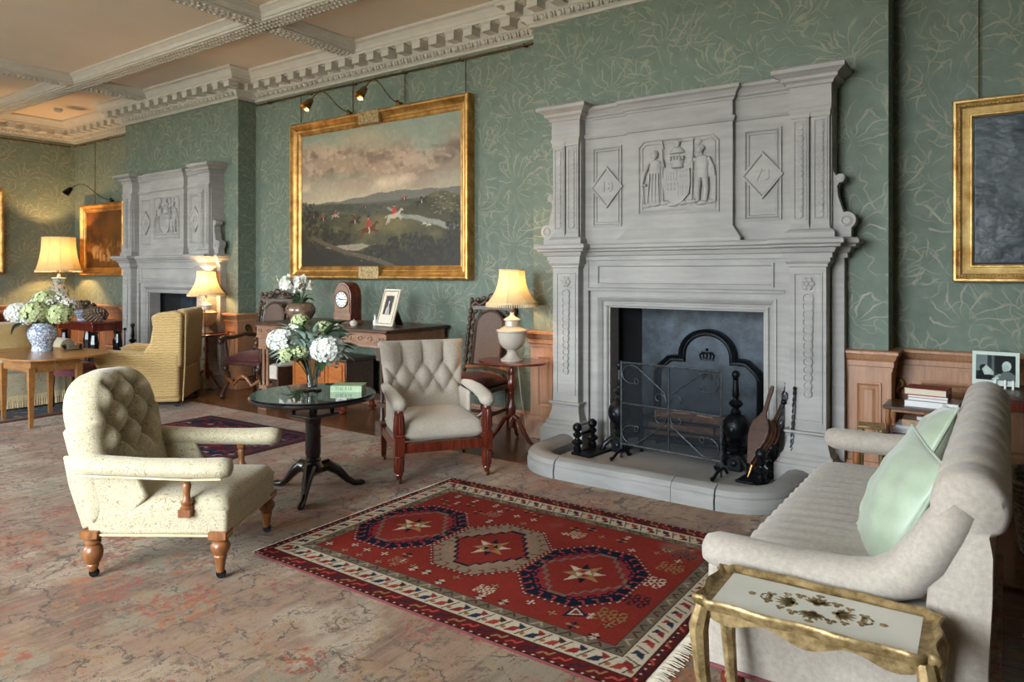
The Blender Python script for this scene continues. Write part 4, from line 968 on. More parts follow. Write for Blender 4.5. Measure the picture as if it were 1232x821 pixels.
    c.line([(0.08*W, 0.22*H), (0.17*W, 0.17*H), (0.30*W, 0.11*H), (0.5*W, 0.05*H), (0.62*W, 0.0)], 0.05, '5b5142')
    for k in range(40): c.disc((0.15+0.4*RNG.random())*W, (0.02+0.14*RNG.random())*H, 0.012, ('8a8070', '4a4335')[k % 2], 0.005, 0.7)
    for k in range(14): c.disc((0.01+0.09*RNG.random())*W, (0.44+0.045*RNG.random())*H, 0.022, '2f3228', 0.018, 0.85)
    # horses and riders
    def rider(x, y, s, coat, horse, face=1, rear=0.0):
        P = lambda pts: [((x*W+face*a*s), (y*H+(b+rear*a)*s)) for a, b in pts]
        c.poly(P([(-0.5, 0.05), (-0.45, 0.22), (-0.2, 0.24), (0.2, 0.22), (0.4, 0.34), (0.58, 0.50), (0.66, 0.46), (0.78, 0.33), (0.72, 0.30), (0.60, 0.35), (0.48, 0.12), (0.40, 0.02), (0.1, -0.03), (-0.3, 0.0)]), horse)
        for a, b, e in ((-0.45, -0.30, -0.62), (-0.35, -0.24, -0.42), (0.35, -0.18, 0.60), (0.42, -0.08, 0.75)):
            q = P([(a, 0.08), ((a+e)/2+0.03, b*0.4), (e, b)]); c.line(q, 0.085*s, horse)
        c.line(P([(-0.5, 0.2), (-0.62, 0.12), (-0.74, 0.10)]), 0.06*s, horse)
        if coat:
            c.poly(P([(-0.12, 0.22), (-0.13, 0.45), (-0.05, 0.60), (0.08, 0.60), (0.14, 0.42), (0.10, 0.22)]), coat); c.line(P([(0.05, 0.52), (0.28, 0.33)]), 0.08*s, coat)
            c.line(P([(0.03, 0.24), (0.12, 0.06), (0.06, -0.08)]), 0.09*s, 'b9b0a0'); c.disc(x*W+face*0.03*s, y*H+(0.69)*s, 0.07*s, 'b08a70'); c.disc(x*W+face*0.02*s, y*H+0.76*s, 0.075*s, '151515', 0.05*s)
    rd = 'b03026'
    rider(0.085, 0.375, 0.085, '7d2a22', '2a2119'); rider(0.155, 0.35, 0.11, 'a5342a', '2f2219'); rider(0.24, 0.37, 0.105, 'a5342a', '9a9488'); rider(0.37, 0.315, 0.145, '5a2b20', '2e2119', 1, 0.1)
    rider(0.46, 0.245, 0.225, rd, '5f2d17', 1, 0.12); rider(0.62, 0.335, 0.19, 'c23628', 'b9b4a8', 1, 0.1); rider(0.68, 0.455, 0.075, '93342a', '4a2a1c'); rider(0.78, 0.425, 0.12, '26221e', '1e1a16', 1, 0.12); rider(0.44, 0.425, 0.05, '7d2a22', '3a2a1e')
    for k in range(34):                         # hounds running up the bank and at the stream
        x = 0.84+0.15*RNG.random(); y = 0.34+0.14*RNG.random(); c.disc(x*W, y*H, 0.016, ('8f8878', '77705e')[k % 2], 0.006)
    for x, y in ((0.80, 0.285), (0.825, 0.275)): c.disc(x*W, y*H, 0.035, 'c1bbab', 0.011); c.disc(x*W+0.035, y*H+0.012, 0.012, '8d765c'); c.line([(x*W-0.02, y*H), (x*W-0.04, y*H-0.02)], 0.006, 'b5ae9e')
    c.line([(0.907*W, 0.455*H), (0.907*W, 0.49*H)], 0.008, '3b3b33')
    c.a *= np.where(Y < 0.46, 0.72, 1.0)[..., None]; c.a *= np.array([1.06, 0.98, 0.86]); v = fbm(h, w, 40, 3, 0.6, 8, 1.0); c.a *= (0.86+0.28*v)[..., None]
    return c
def picture(name, label, cat, x0, x1, z0, z1, y, prof, gm, canvas_fn, inset, relief=None, tilt=0, extra=None):
    t = thing(name, label, cat, ((x0+x1)/2, y, z0), 0); W, H = x1-x0, z1-z0
    m = MB(); rectmould(m, -W/2, W/2, 0, H, prof); fr = m.build('frame', gm, t, angle=25)
    MB().box(-W/2+0.02, W/2-0.02, -0.02, -0.001, 0.02, H-0.02).build('backing', M['giltdark'], t, smooth=False)
    cw, ch = W-2*inset, H-2*inset; c = canvas_fn(cw, ch); cv = c.mesh('canvas', M['varnish' if relief else 'oil'], 'xz', (-cw/2, -0.03, inset), t, getattr(c, 'rel', None))
    if tilt: t.rotation_euler.x = math.radians(tilt)
    return t, fr
def fprof(w, d): return [(0, 0.0), (0, d*0.85), (w*0.06, d*0.95), (w*0.14, d), (w*0.22, d*0.98), (w*0.28, d*0.85), (w*0.42, d*0.66), (w*0.56, d*0.56), (w*0.62, d*0.60), (w*0.68, d*0.58), (w*0.74, d*0.44), (w*0.88, d*0.36), (w*0.93, d*0.40), (w, d*0.34), (w, 0)]
hp, hfr = picture('hunting_painting', 'large gilt framed oil painting of a red coated hunt under clouds', 'painting', -7.25, -4.43, 1.42, 3.31, -0.005, fprof(0.15, 0.115), M['gilt'], hunt_canvas, 0.145)
for z, s in ((1.89-0.075, 1), (0.075, -1)):
    MB().box(-0.16, 0.16, -0.125, -0.06, z-0.072, z+0.072).build('name_plaque', M['gilt3'], hp, bevel=0.006, label='flat gilt plaque across the frame')
for x, dz in ((-1.27, 0), (1.33, 0)):
    MB().tube([(x, -0.04, 1.86), (x, -0.04, 2.25)], 0.006, 6).ball((x, -0.04, 1.9), 0.014, 8, 5).build('hanging_chain', M['giltdark'], hp)
# dark picture, near right: heavily varnished, rippled canvas
def dark_canvas(W, H):
    c = Canvas(W, H, 0.006, '2a343b'); h, w = c.X.shape; n = fbm(h, w, 5, 6, 0.6, 31, 1.0); n2 = fbm(h, w, 14, 5, 0.62, 33, 2.0)
    c.blend(np.clip((n-0.38)*3, 0, 1)*0.5, '4a565c'); c.blend(np.clip((n2-0.5)*4, 0, 1)*0.45, '191f25')
    X, Y = c.X/W-0.5, c.Y/H-0.45; fg = np.exp(-(X/0.2)**2-((Y)/0.26)**2); c.blend(fg*0.35, '6e7470'); c.blend(np.exp(-(X/0.09)**2-((Y-0.2)/0.08)**2)*0.3, '8b8478')
    c.rel = 0.007*n2+0.020*fbm(h, w, 4, 3, 0.45, 37)+0.001*fbm(h, w, 40, 3, 0.6, 35); c.rel[:2] = 0.004; c.rel[-2:] = 0.004; c.rel[:, :2] = 0.004; c.rel[:, -2:] = 0.004
    return c
rp, _ = picture('dark_portrait', 'dark rippled canvas in a pale gilt frame, right of the near chimneypiece', 'painting', -0.305, 0.90, 1.435, 2.645, -0.005, [(0, 0), (0, 0.075), (0.008, 0.085), (0.02, 0.085), (0.028, 0.07), (0.034, 0.066), (0.042, 0.072), (0.05, 0.066), (0.055, 0.054), (0.075, 0.05), (0.095, 0.048), (0.10, 0.055), (0.108, 0.055), (0.112, 0.04), (0.118, 0.036), (0.118, 0)], M['gilt2'], dark_canvas, 0.112, True)
m = MB()                                         # rope-twist enrichment round the frame
for k in range(58): u = 0.04+k*0.0195; m.ball((-0.6025+0.042, -0.068, u), (0.007, 0.006, 0.011), 6, 4, None); m.ball((-0.6025+u, -0.068, 1.21-0.042), (0.011, 0.006, 0.007), 6, 4); m.ball((-0.6025+u, -0.068, 0.042), (0.011, 0.006, 0.007), 6, 4)
m.build('beading', M['gilt3'], rp, angle=180, kind='stuff')
MB().tube([(-0.455, -0.03, 1.2), (-0.455, -0.03, 2.3)], 0.0045, 6).build('hanging_chain', M['giltdark'], rp)
# amber landscape left of the far chimneypiece, and the frame edge on the end wall
def amber_canvas(W, H):
    c = Canvas(W, H, 0.012, '5b3413'); h, w = c.X.shape; n = fbm(h, w, 5, 6, 0.6, 41); n2 = fbm(h, w, 9, 5, 0.6, 42)
    c.blend(np.clip((n-0.42)*4, 0, 1)*0.8, '2b190b'); Yn = c.Y/H; Xn = c.X/W
    c.blend(np.clip((n2-0.45)*5, 0, 1)*np.exp(-((Yn-0.3)/0.2)**2)*0.8, '9a6630'); c.blend(np.exp(-((Xn-0.75)/0.3)**2-((Yn-0.75)/0.2)**2)*0.5, '8a5a2a')
    for k in range(14): c.disc((0.2+0.5*RNG.random())*W, (0.15+0.2*RNG.random())*H, 0.04, 'b98a55', 0.06, 0.6)
    return c
picture('landscape_painting', 'amber toned oil painting in a gilt frame left of the far chimneypiece', 'painting', -12.88, -11.42, 1.445, 2.63, -0.005, fprof(0.13, 0.09), M['gilt'], amber_canvas, 0.125)
ep_, _ = picture('end_wall_painting', 'gilt framed painting on the end wall, cut by the left edge', 'painting', -0.55, 0.55, 1.47, 2.83, -0.005, fprof(0.12, 0.09), M['gilt'], amber_canvas, 0.115)
ep_.location = (XL+0.006, -1.63, 1.47); ep_.rotation_euler = (0, 0, math.radians(90))
# picture lamps: curved arms with shell shades
def picture_lamp(loc, label, reach, drop, sw=0.0, watts=0, col='brass'):
    t = thing('picture_lamp', label, 'picture light', loc, 0, 'gooseneck picture lamps'); b = M[col]
    MB().box(-0.025, 0.025, -0.03, 0.03, 0, 0.04).box(-0.035, -0.022, -0.02, 0.02, 0.0, 0.07).build('clamp', b, t, bevel=0.006)
    pts = []
    for k in np.linspace(0, 1, 15):
        pts.append((sw*k, -0.02-reach*k, 0.03+0.16*math.sin(k*PI*0.85)*1.0+drop*k*k-0.05*math.sin(k*PI*2)))
    MB().tube(pts, 0.0065, 7).build('gooseneck', b, t)
    e = Vector(pts[-1]); d = Vector((sw*0.5, -0.55, -0.75)).normalized(); rot = d.to_track_quat('Z', 'Y').to_matrix().to_4x4()
    h = MB().lathe([(0.016, -0.03), (0.03, -0.015), (0.036, 0.02), (0.046, 0.06), (0.052, 0.10), (0.054, 0.115), (0.050, 0.115), (0.044, 0.06), (0.0, 0.03)], 18, T(*e) @ rot, 9, 0.05).build('shell_shade', b, t)
    if watts:
        p = Vector(loc)+e+d*0.10; bulb(p, watts, 0.02, 2.3, p+Vector((0, 0.85, -0.9)), (1, 0.68, 0.36))
    return t
picture_lamp((-6.22, -0.06, 3.315), 'left brass picture lamp on top of the hunting painting frame', 0.36, 0.02, -0.22, 26)
picture_lamp((-5.43, -0.06, 3.315), 'right brass picture lamp on top of the hunting painting frame', 0.36, 0.02, -0.14, 26)
picture_lamp((-11.85, -0.05, 2.635), 'dark gooseneck picture lamp above the amber landscape painting', 0.40, 0.10, -0.46, 14, 'iron')
picture_lamp((0.30, -0.06, 2.65), 'brass picture lamp on the dark portrait, just out of frame', 0.36, 0.02, 0.06, 9)
for x, z0, z1, lab in ((-6.19, 3.36, 3.67, 'thin rod hanging from the rail to the left lamp of the hunting painting'), (-5.37, 3.36, 3.67, 'thin rod hanging from the rail to the right lamp of the hunting painting'), (-12.45, 2.63, 3.66, 'thin cord from the rail to the amber landscape, left one'), (-11.42, 2.63, 3.66, 'thin cord from the rail beside the far chimney breast')):
    tag(MB().tube([(x, -0.035, z0), (x, -0.035, z1)], 0.006 if z0 > 3 else 0.005, 6).build('hanging_rod', M['giltdark']), lab, 'picture rod')
# brass bell pulls on the oak returns, socket, ceiling detector
def bell_pull(loc, rz, label):
    t = thing('bell_pull', label, 'bell pull', loc, rz)
    MB().lathe([(0.045, 0), (0.045, 0.008), (0.03, 0.014), (0.02, 0.012), (0.012, 0.03), (0, 0.032)], 18, RX).build('rose', M['brass'], t)
    MB().tube([(0, -0.03, 0), (-0.01, -0.04, -0.04), (0.0, -0.045, -0.09)], [0.012, 0.010, 0.013], 8).ball((0.0, -0.045, -0.10), (0.025, 0.014, 0.014), 10, 6).build('lever', M['brass'], t)
bell_pull((-0.628, -0.034, 0.72), 0, 'aged brass bell pull on the oak dado left of the stacked books')
bell_pull((R1+0.022, -0.13, 0.78), 90, 'aged brass bell pull on the oak return by the far lamp')
t = thing('wall_socket', 'small white socket low on the oak dado behind the right lamp table', 'socket', (L2-0.024, -0.10, 0.26), -90)
MB().box(-0.04, 0.04, -0.012, 0, -0.03, 0.06).build('plate', M['white'], t, bevel=0.004); MB().box(-0.022, 0.022, -0.04, -0.012, -0.01, 0.04).build('plug', M['white'], t, bevel=0.004)
t = thing('smoke_detector', 'round pale smoke detector on the ceiling at far left', 'detector', (-12.05, -0.75, CZ)); MB().lathe([(0.06, 0), (0.058, -0.03), (0.045, -0.05), (0, -0.052)], 18).build('housing', M['plaster'], t); MB().lathe([(0.03, -0.05), (0.028, -0.062), (0, -0.064)], 14).build('sensor_cap', M['white'], t)
# ------------------------------------------------------------ seating
def caster(par, x, y, m='giltdark'):
    MB().lathe([(0.016, 0.03), (0.018, 0.05), (0.012, 0.055)], 10, T(x, y, 0)).lathe([(0.022, -0.009), (0.024, 0), (0.022, 0.009)], 14, T(x+0.008, y, 0.024) @ R('Y', 90)).build('caster', M[m], par)
def diamonds(a, b, amp, f0=-9):
    def f(s, t):
        p, q = s/a+t/b, s/a-t/b; v = (abs(math.sin(PI*p))*abs(math.sin(PI*q)))**0.42
        k = min(1, max(0, (t-f0)/0.25)); bt = max(0, 1-math.hypot((p-round(p)), (q-round(q)))*3.2)
        return amp*((v-0.75)*k-0.35*bt*bt*k)
    return f
def grey_chair():
    t = thing('tufted_armchair', 'grey linen buttoned armchair with reeded mahogany arm posts by the small table', 'armchair', (-3.6, -1.565, 0), 54.7)
    w = 0.325; li = M['linen']; mh = M['mahog']
    for s in (-1, 1):
        m = MB().lathe([(0.016, 0.03), (0.022, 0.055), (0.030, 0.065), (0.026, 0.075)], 16, T(s*w, -w, 0))
        m.lathe([(0.026, 0.075), (0.034, 0.09), (0.036, 0.17), (0.033, 0.19)], 24, T(s*w, -w, 0), 12, 0.08)
        m.lathe([(0.036, 0.188), (0.040, 0.195), (0.036, 0.203)], 20, T(s*w, -w, 0)).box(s*w-0.036, s*w+0.036, -w-0.036, -w+0.036, 0.203, 0.335)
        m.lathe([(0.036, 0.334), (0.041, 0.342), (0.034, 0.352)], 20, T(s*w, -w, 0)).lathe([(0.034, 0.352), (0.040, 0.37), (0.036, 0.46), (0.030, 0.495)], 24, T(s*w, -w, 0), 12, 0.09).lathe([(0.030, 0.49), (0.036, 0.50), (0.030, 0.51), (0.028, 0.53)], 20, T(s*w, -w, 0))
        lg = m.build('front_leg', mh, t); caster(lg, s*w, -w)
        lg = MB().frust((s*w-0.018, s*w+0.018, w+0.01, w+0.046), (s*w-0.028, s*w+0.028, w-0.03, w+0.03), 0.04, 0.30).build('rear_leg', mh, t); caster(lg, s*w, w+0.028)
    MB().box(-w, w, -w-0.022, -w+0.02, 0.215, 0.285).box(-w-0.022, -w+0.02, -w, w, 0.215, 0.285).box(w-0.02, w+0.022, -w, w, 0.215, 0.285).build('seat_rail', mh, t, bevel=0.004)
    m = MB().pillow(21, 21, lambda a, b: (a*(w-0.002), 0.005+b*(w+0.012), 0.335), (0, 0, 1), 0.085, 0.055, 12, 0.5, lambda a, b: 0.03*(1-a*a)*(1-b*b))
    m.build('seat', li, t, angle=180)
    def P(a, b):
        z = 0.615+0.325*b; hw = 0.295+0.05*(b+1)/2+0.012*(b > 0.85); return (a*hw, 0.27+0.095*(b+1), z)
    base = diamonds(0.5, 0.74, 0.05, -0.40)
    def tuft(a, b):
        if b <= 0.45: return base(a, b-0.45+0.0) if b-0.45 > -1.2 else 0
        pl = abs(math.sin(PI*a/0.5))**0.42; return 0.05*(pl-0.75)*(1-0.5*(b-0.45)/0.55)
    def tuft2(a, b):
        k = min(1, max(0, (b+0.42)/0.22)); return tuft(a, b)*k
    base = diamonds(0.5, 0.74, 0.05, -9)
    m = MB().pillow(61, 57, P, (0, -0.96, 0.28), 0.07, 0.06, 10, 0.5, tuft2)
    bk = m.build('back', li, t, angle=180)
    bt = MB()
    for i in range(-2, 3):
        for j in range(-2, 1):
            for o in (0, 0.5):
                a, b = (i+o)*0.5, (j+o)*0.74+0.45
                if abs(a) < 0.92 and -0.36 < b < 0.6: q = Vector(P(a, b))+Vector((0, -0.96, 0.28))*0.028; bt.ball(q, 0.010, 8, 5)
    bt.build('button', li, t, angle=180, kind='stuff')
    for s in (-1, 1):
        pts = [(s*(w-0.0), 0.30, 0.60), (s*(w+0.005), 0.14, 0.605), (s*(w+0.01), -0.05, 0.60), (s*(w+0.008), -0.22, 0.585), (s*w, -0.33, 0.565), (s*w, -0.375, 0.555), (s*w, -0.392, 0.55)]
        MB().tube(pts, [0.03, 0.044, 0.05, 0.054, 0.057, 0.045, 0.018], 16, sq=0.82).build('arm', li, t, angle=180)
        MB().box(min(s*(w-0.015), s*(w-0.05)), max(s*(w-0.015), s*(w-0.05)), 0.02, 0.34, 0.28, 0.57, T(0, 0, 0)).build('side_panel', li, t, bevel=0.015)
grey_chair()
def cream_chair():
    t = thing('low_armchair', 'cream brocade low armchair with deep buttoned arched back in the left foreground', 'armchair', (-3.58, -3.56, 0), 124)
    w = 0.325; cr = M['cream']; wd = M['walnut']
    pr = [(0.016, 0.035), (0.022, 0.05), (0.027, 0.065), (0.024, 0.072), (0.032, 0.078), (0.043, 0.105), (0.046, 0.13), (0.040, 0.155), (0.028, 0.165), (0.036, 0.172), (0.036, 0.182), (0.030, 0.188), (0.044, 0.20), (0.046, 0.225)]
    fr = [(0.014, 0.03), (0.018, 0.04), (0.024, 0.085), (0.032, 0.115), (0.028, 0.122), (0.044, 0.145), (0.047, 0.165), (0.038, 0.185), (0.028, 0.192), (0.040, 0.20), (0.040, 0.235)]
    for s in (-1, 1):
        for y, p in ((-w, fr), (w, pr)):
            k = (w-0.02)
            lg = MB().lathe(p, 20, T(s*k, y*0.97, 0)).box(s*k-0.043, s*k+0.043, y*0.97-0.043, y*0.97+0.043, 0.205, 0.24).build('leg', wd, t); caster(lg, s*k, y*0.97, 'iron')
    # deep sprung seat
    def seat(u, v):
        a, b = -1+2*u, -1+2*v
        return (a*w, b*w, 0)
    m = MB().box(-w, w, -w-0.03, w+0.01, 0.215, 0.345)
    st = m.build('seat_base', cr, t, bevel=0.02, seg=3)
    MB().pillow(25, 25, lambda a, b: (a*(w-0.001), -0.02+b*(w+0.015), 0.345), (0, 0, 1), 0.045, 0.05, 14, 0.5, lambda a, b: 0.035*(1-a*a)*(1-b*b)+0.012*max(0, -b)).build('seat_top', cr, t, angle=180)
    MB().tube([(-w-0.003, w, 0.218), (-w-0.003, -w-0.03, 0.218), (w+0.003, -w-0.03, 0.218), (w+0.003, w, 0.218)], 0.006, 6).build('braid', M['fringe'], t)
    # arched back with shoulders, outer shell and buttoned inside
    def half(b):
        z = 0.28+0.70*(b+1)/2
        if z < 0.735: return z, 0.335
        q = min(1, (z-0.735)/0.245); return z, 0.03+0.275*math.sqrt(max(0, 1-q**2.3))
    def P(a, b):
        z, hw = half(b); return (a*hw, 0.30+0.185*(z-0.28)/0.70, z)
    def tuft(a, b):
        z, hw = half(b); x = a*hw; zz = z-0.28; f = diamonds(0.19, 0.21, 0.085)
        k = max(0.0, 1-(max(0, abs(x)-0.20)/0.10))
        k *= min(1, max(0, (0.86-abs(a))/0.22))*min(1, max(0, (0.90-b)/0.22))
        return f(x, zz-0.45)*min(1, max(0, (zz-0.22)/0.08))*min(1, k)+0.03*min(1, max(0, (zz-0.2)/0.3))
    m = MB().pillow(61, 61, P, (0, -0.97, 0.24), 0.105, 0.07, 8, 0.5, tuft)
    m.build('back', cr, t, angle=180)
    bt = MB()
    for i in range(-2, 3):
        for j in range(-3, 4):
            for o in (0, 0.5):
                x, zz = (i+o)*0.19, 0.45+(j+o)*0.21
                if abs(x) < 0.21 and 0.26 < zz < 0.62: bt.ball((x, 0.30+0.185*zz/0.7-0.082, 0.28+zz+0.02), 0.012, 8, 5)
    bt.build('button', cr, t, angle=180, kind='stuff')
    for s in (-1, 1):
        pts = [(s*(w-0.005), 0.40, 0.565), (s*w, 0.30, 0.56), (s*(w+0.005), 0.05, 0.55), (s*(w+0.008), -0.20, 0.548), (s*(w+0.008), -0.33, 0.55), (s*(w+0.006), -0.372, 0.552), (s*(w+0.004), -0.385, 0.552)]
        a = MB().tube(pts, [0.055, 0.062, 0.058, 0.06, 0.064, 0.054, 0.02], 18, sq=0.78).build('arm', cr, t, angle=180)
        MB().tube([(s*(w+0.055), 0.36, 0.522), (s*(w+0.058), -0.2, 0.505), (s*(w+0.055), -0.35, 0.508)], 0.005, 6).build('braid', M['fringe'], a)
        y = -0.16
        MB().lathe([(0.030, 0.345), (0.030, 0.36), (0.022, 0.366), (0.026, 0.375), (0.030, 0.385), (0.018, 0.40), (0.016, 0.43), (0.022, 0.465), (0.017, 0.475), (0.025, 0.49), (0.025, 0.52)], 18, T(s*(w+0.004), y, 0)).box(s*(w+0.004)-0.03, s*(w+0.004)+0.03, y-0.03, y+0.03, 0.315, 0.352).build('arm_post', wd, t)
        pl = [(0.36, 0.24), (0.10, 0.335), (0.04, 0.40), (0.10, 0.53), (0.46, 0.60), (0.43, 0.45)]
        m = MB(); Mx = Matrix(((0, 1, 0, 0), (1, 0, 0, 0), (0, 0, 1, 0), (0, 0, 0, 1)))
        m.prism([(p[0], p[1]) for p in pl], s*(w-0.035), s*(w-0.002), Mx); m.build('side_panel', cr, t, bevel=0.012)
cream_chair()
def wing_chair():
    t = thing('wing_armchair', 'yellow loose covered wing armchair seen from behind, by the far fireplace', 'armchair', (-8.12, -1.36, 0), -45); t.scale = (0.96, 0.96, 0.99)
    # faces away from us towards the far hearth: local front is -y
    g = M['gold']; w = 0.46
    MB().box(-w, w, -0.42, 0.44, 0.06, 0.42).build('skirted_base', g, t, bevel=0.03, seg=3)
    MB().pillow(15, 15, lambda a, b: (a*0.33, -0.10+b*0.34, 0.47), (0, 0, 1), 0.07, 0.06, 6).build('seat_cushion', g, t, angle=180)
    def P(a, b): z = 0.735+0.355*b; return (a*(0.43-0.03*(b+1)/2), 0.36+0.05*(b+1), z)
    MB().pillow(21, 17, P, (0, -1, 0), 0.09, 0.07, 9).build('back', g, t, angle=180)
    mx = Matrix(((0, 1, 0, 0), (1, 0, 0, 0), (0, 0, 1, 0), (0, 0, 0, 1)))
    for s in (-1, 1):
        wing = [(0.46, 0.45), (0.47, 1.05), (0.38, 1.085), (0.20, 1.06), (0.13, 1.02), (0.15, 0.90), (0.12, 0.72), (0.06, 0.64), (0.05, 0.45)]
        a, b = sorted((s*0.36, s*0.47)); MB().prism(wing, a, b, mx).build('wing', g, t, bevel=0.028, seg=3)
        arm = [(0.44, 0.10), (0.44, 0.62), (0.10, 0.62), (-0.15, 0.635), (-0.33, 0.65), (-0.44, 0.63), (-0.49, 0.56), (-0.46, 0.50), (-0.42, 0.40), (-0.41, 0.10)]
        a, b = sorted((s*0.33, s*0.48)); MB().prism(arm, a, b, mx).build('arm', g, t, bevel=0.04, seg=4)
        for y in (-0.36, 0.40): caster(t, s*0.40, y, 'iron')
    for s in (-1, 1): MB().tube([(s*0.465, 0.48, 0.07), (s*0.455, 0.50, 0.5), (s*0.42, 0.50, 1.06)], 0.008, 6).build('piping', M['goldplain'], t)
wing_chair()
def carved_chair(name, label, loc, rz, arms):
    t = thing(name, label, 'chair', loc, rz); dk = M['darkoak']; w = 0.25
    for s in (-1, 1):
        # twist-turned back posts from the floor to the cresting, raked backwards
        pts = [(s*w, 0.24, 0), (s*w, 0.22, 0.46), (s*w, 0.30, 0.85), (s*w, 0.37, 1.18)]
        m = MB().tube(pts[:2], [0.022, 0.026], 8)
        P0, P1 = Vector(pts[1]), Vector(pts[3]); n = 46; q = []
        rr = []
        for k in range(n+1): q.append(P0.lerp(P1, k/n)); rr.append(0.021+0.007*math.sin(k*1.25))
        m.tube(q, rr, 10); m.ball((s*w, 0.375, 1.215), (0.022, 0.022, 0.035), 10, 7)
        m.build('back_post', dk, t, angle=180)
        fr = MB()                              # scrolled front legs
        fr.tube([(s*w, -0.22, 0.44), (s*(w+0.01), -0.24, 0.36), (s*(w-0.02), -0.20, 0.28), (s*(w-0.01), -0.19, 0.20), (s*(w+0.02), -0.24, 0.10), (s*(w+0.025), -0.27, 0.04)], [0.03, 0.028, 0.022, 0.024, 0.022, 0.03], 9).ball((s*(w+0.02), -0.265, 0.03), (0.04, 0.045, 0.03), 10, 7).ball((s*w, -0.235, 0.36), (0.038, 0.042, 0.038), 10, 7)
        fr.build('front_leg', dk, t)
        if arms:
            MB().tube([(s*w, 0.25, 0.72), (s*(w+0.02), 0.10, 0.74), (s*(w+0.03), -0.08, 0.71), (s*(w+0.03), -0.22, 0.72), (s*(w+0.03), -0.29, 0.70)], [0.022, 0.024, 0.024, 0.028, 0.03], 9).ball((s*(w+0.03), -0.285, 0.68), (0.03, 0.035, 0.04), 10, 7).tube([(s*(w+0.01), -0.20, 0.44), (s*(w+0.02), -0.21, 0.58), (s*(w+0.03), -0.22, 0.70)], [0.02, 0.028, 0.02], 8).build('arm', dk, t)
        m = MB()
        # carved inner scrolls either side of the cane
        for k in range(5): z = 0.62+k*0.11; y = 0.245+0.16*(z-0.46); m.tube([(s*(0.185+0.02*math.cos(a)), y-0.01, z+0.045*math.sin(a)) for a in np.linspace(-2.2, 2.2, 10)], 0.012, 6).ball((s*0.17, y-0.012, z+0.05), 0.016, 8, 5)
        m.build('carved_scroll', dk, t)
    # cresting
    m = MB(); y = 0.375
    for s in (-1, 1):
        m.tube([(s*0.25, y, 1.16), (s*0.20, y, 1.20), (s*0.15, y, 1.17), (s*0.09, y, 1.20), (s*0.06, y, 1.25)], [0.022, 0.024, 0.018, 0.02, 0.016], 8).ball((s*0.17, y-0.01, 1.225), (0.03, 0.018, 0.025), 9, 6).ball((s*0.10, y-0.012, 1.24), (0.03, 0.018, 0.024), 9, 6)
    m.ball((0, y-0.012, 1.25), (0.055, 0.02, 0.045), 12, 8).box(-0.25, 0.25, y-0.018, y+0.018, 1.13, 1.165)
    m.build('cresting', dk, t, angle=60)
    # cane panel, oval topped, and the lower rail
    o = [(-0.15, 0.60), (-0.155, 0.95)]+[(0.155*math.cos(a), 0.98+0.14*math.sin(a)) for a in np.linspace(PI, 0, 11)]+[(0.155, 0.95), (0.15, 0.60)]
    sh = Matrix(((1, 0, 0, 0), (0, 1, 0.2, 0.225-0.2*0.58), (0, 0, 1, 0), (0, 0, 0, 1)))
    MB().prism(o, -0.004, 0.004, sh).build('cane_panel', M['cane'], t, smooth=False, label='fine woven brown cane')
    MB().tube([sh @ Vector((x, 0, z)) for x, z in o], 0.016, 7, closed=True).build('cane_frame', dk, t)
    MB().tube([(-w, 0.245, 0.565), (0, 0.255, 0.59), (w, 0.245, 0.565)], 0.024, 8).tube([(-0.18, 0.24, 0.50), (0, 0.25, 0.53), (0.18, 0.24, 0.50)], 0.018, 7).build('lower_rail', M['walnut'], t)
    MB().box(-w-0.03, w+0.03, -0.25, 0.25, 0.40, 0.445).build('seat_frame', dk, t, bevel=0.008)
    MB().pillow(15, 15, lambda a, b: (a*(w+0.02), b*0.245, 0.46), (0, 0, 1), 0.05, 0.025, 6, 0.5, lambda a, b: 0.05*(1-a*a)*(1-b*b)).build('seat_cushion', M['redvelvet'], t, angle=180, label='dark red velvet seat')
    MB().tube([(-w-0.02, -0.252, 0.43), (w+0.02, -0.252, 0.43)], 0.012, 6).build('fringe', M['redvelvet'], t)
    m = MB().tube([(-w, -0.2, 0.24), (-0.14, -0.215, 0.17), (-0.06, -0.215, 0.25), (0, -0.215, 0.27), (0.06, -0.215, 0.25), (0.14, -0.215, 0.17), (w, -0.2, 0.24)], 0.022, 8).ball((0, -0.22, 0.27), (0.05, 0.025, 0.03), 10, 7)
    m.build('front_stretcher', M['walnut'], t)
    MB().tube([(-w, -0.19, 0.19), (-w, 0.23, 0.2)], 0.016, 7).tube([(w, -0.19, 0.19), (w, 0.23, 0.2)], 0.016, 7).tube([(-w, 0, 0.195), (w, 0, 0.195)], 0.016, 7).build('stretcher', dk, t)
    return t
carved_chair('carved_armchair', 'carved dark oak armchair with cane back and red velvet seat left of the desk', (-7.42, -0.46, 0), 12, True)
carved_chair('carved_side_chair', 'carved dark oak cane backed chair half hidden behind the grey armchair', (-4.12, -0.42, 0), 6, False)
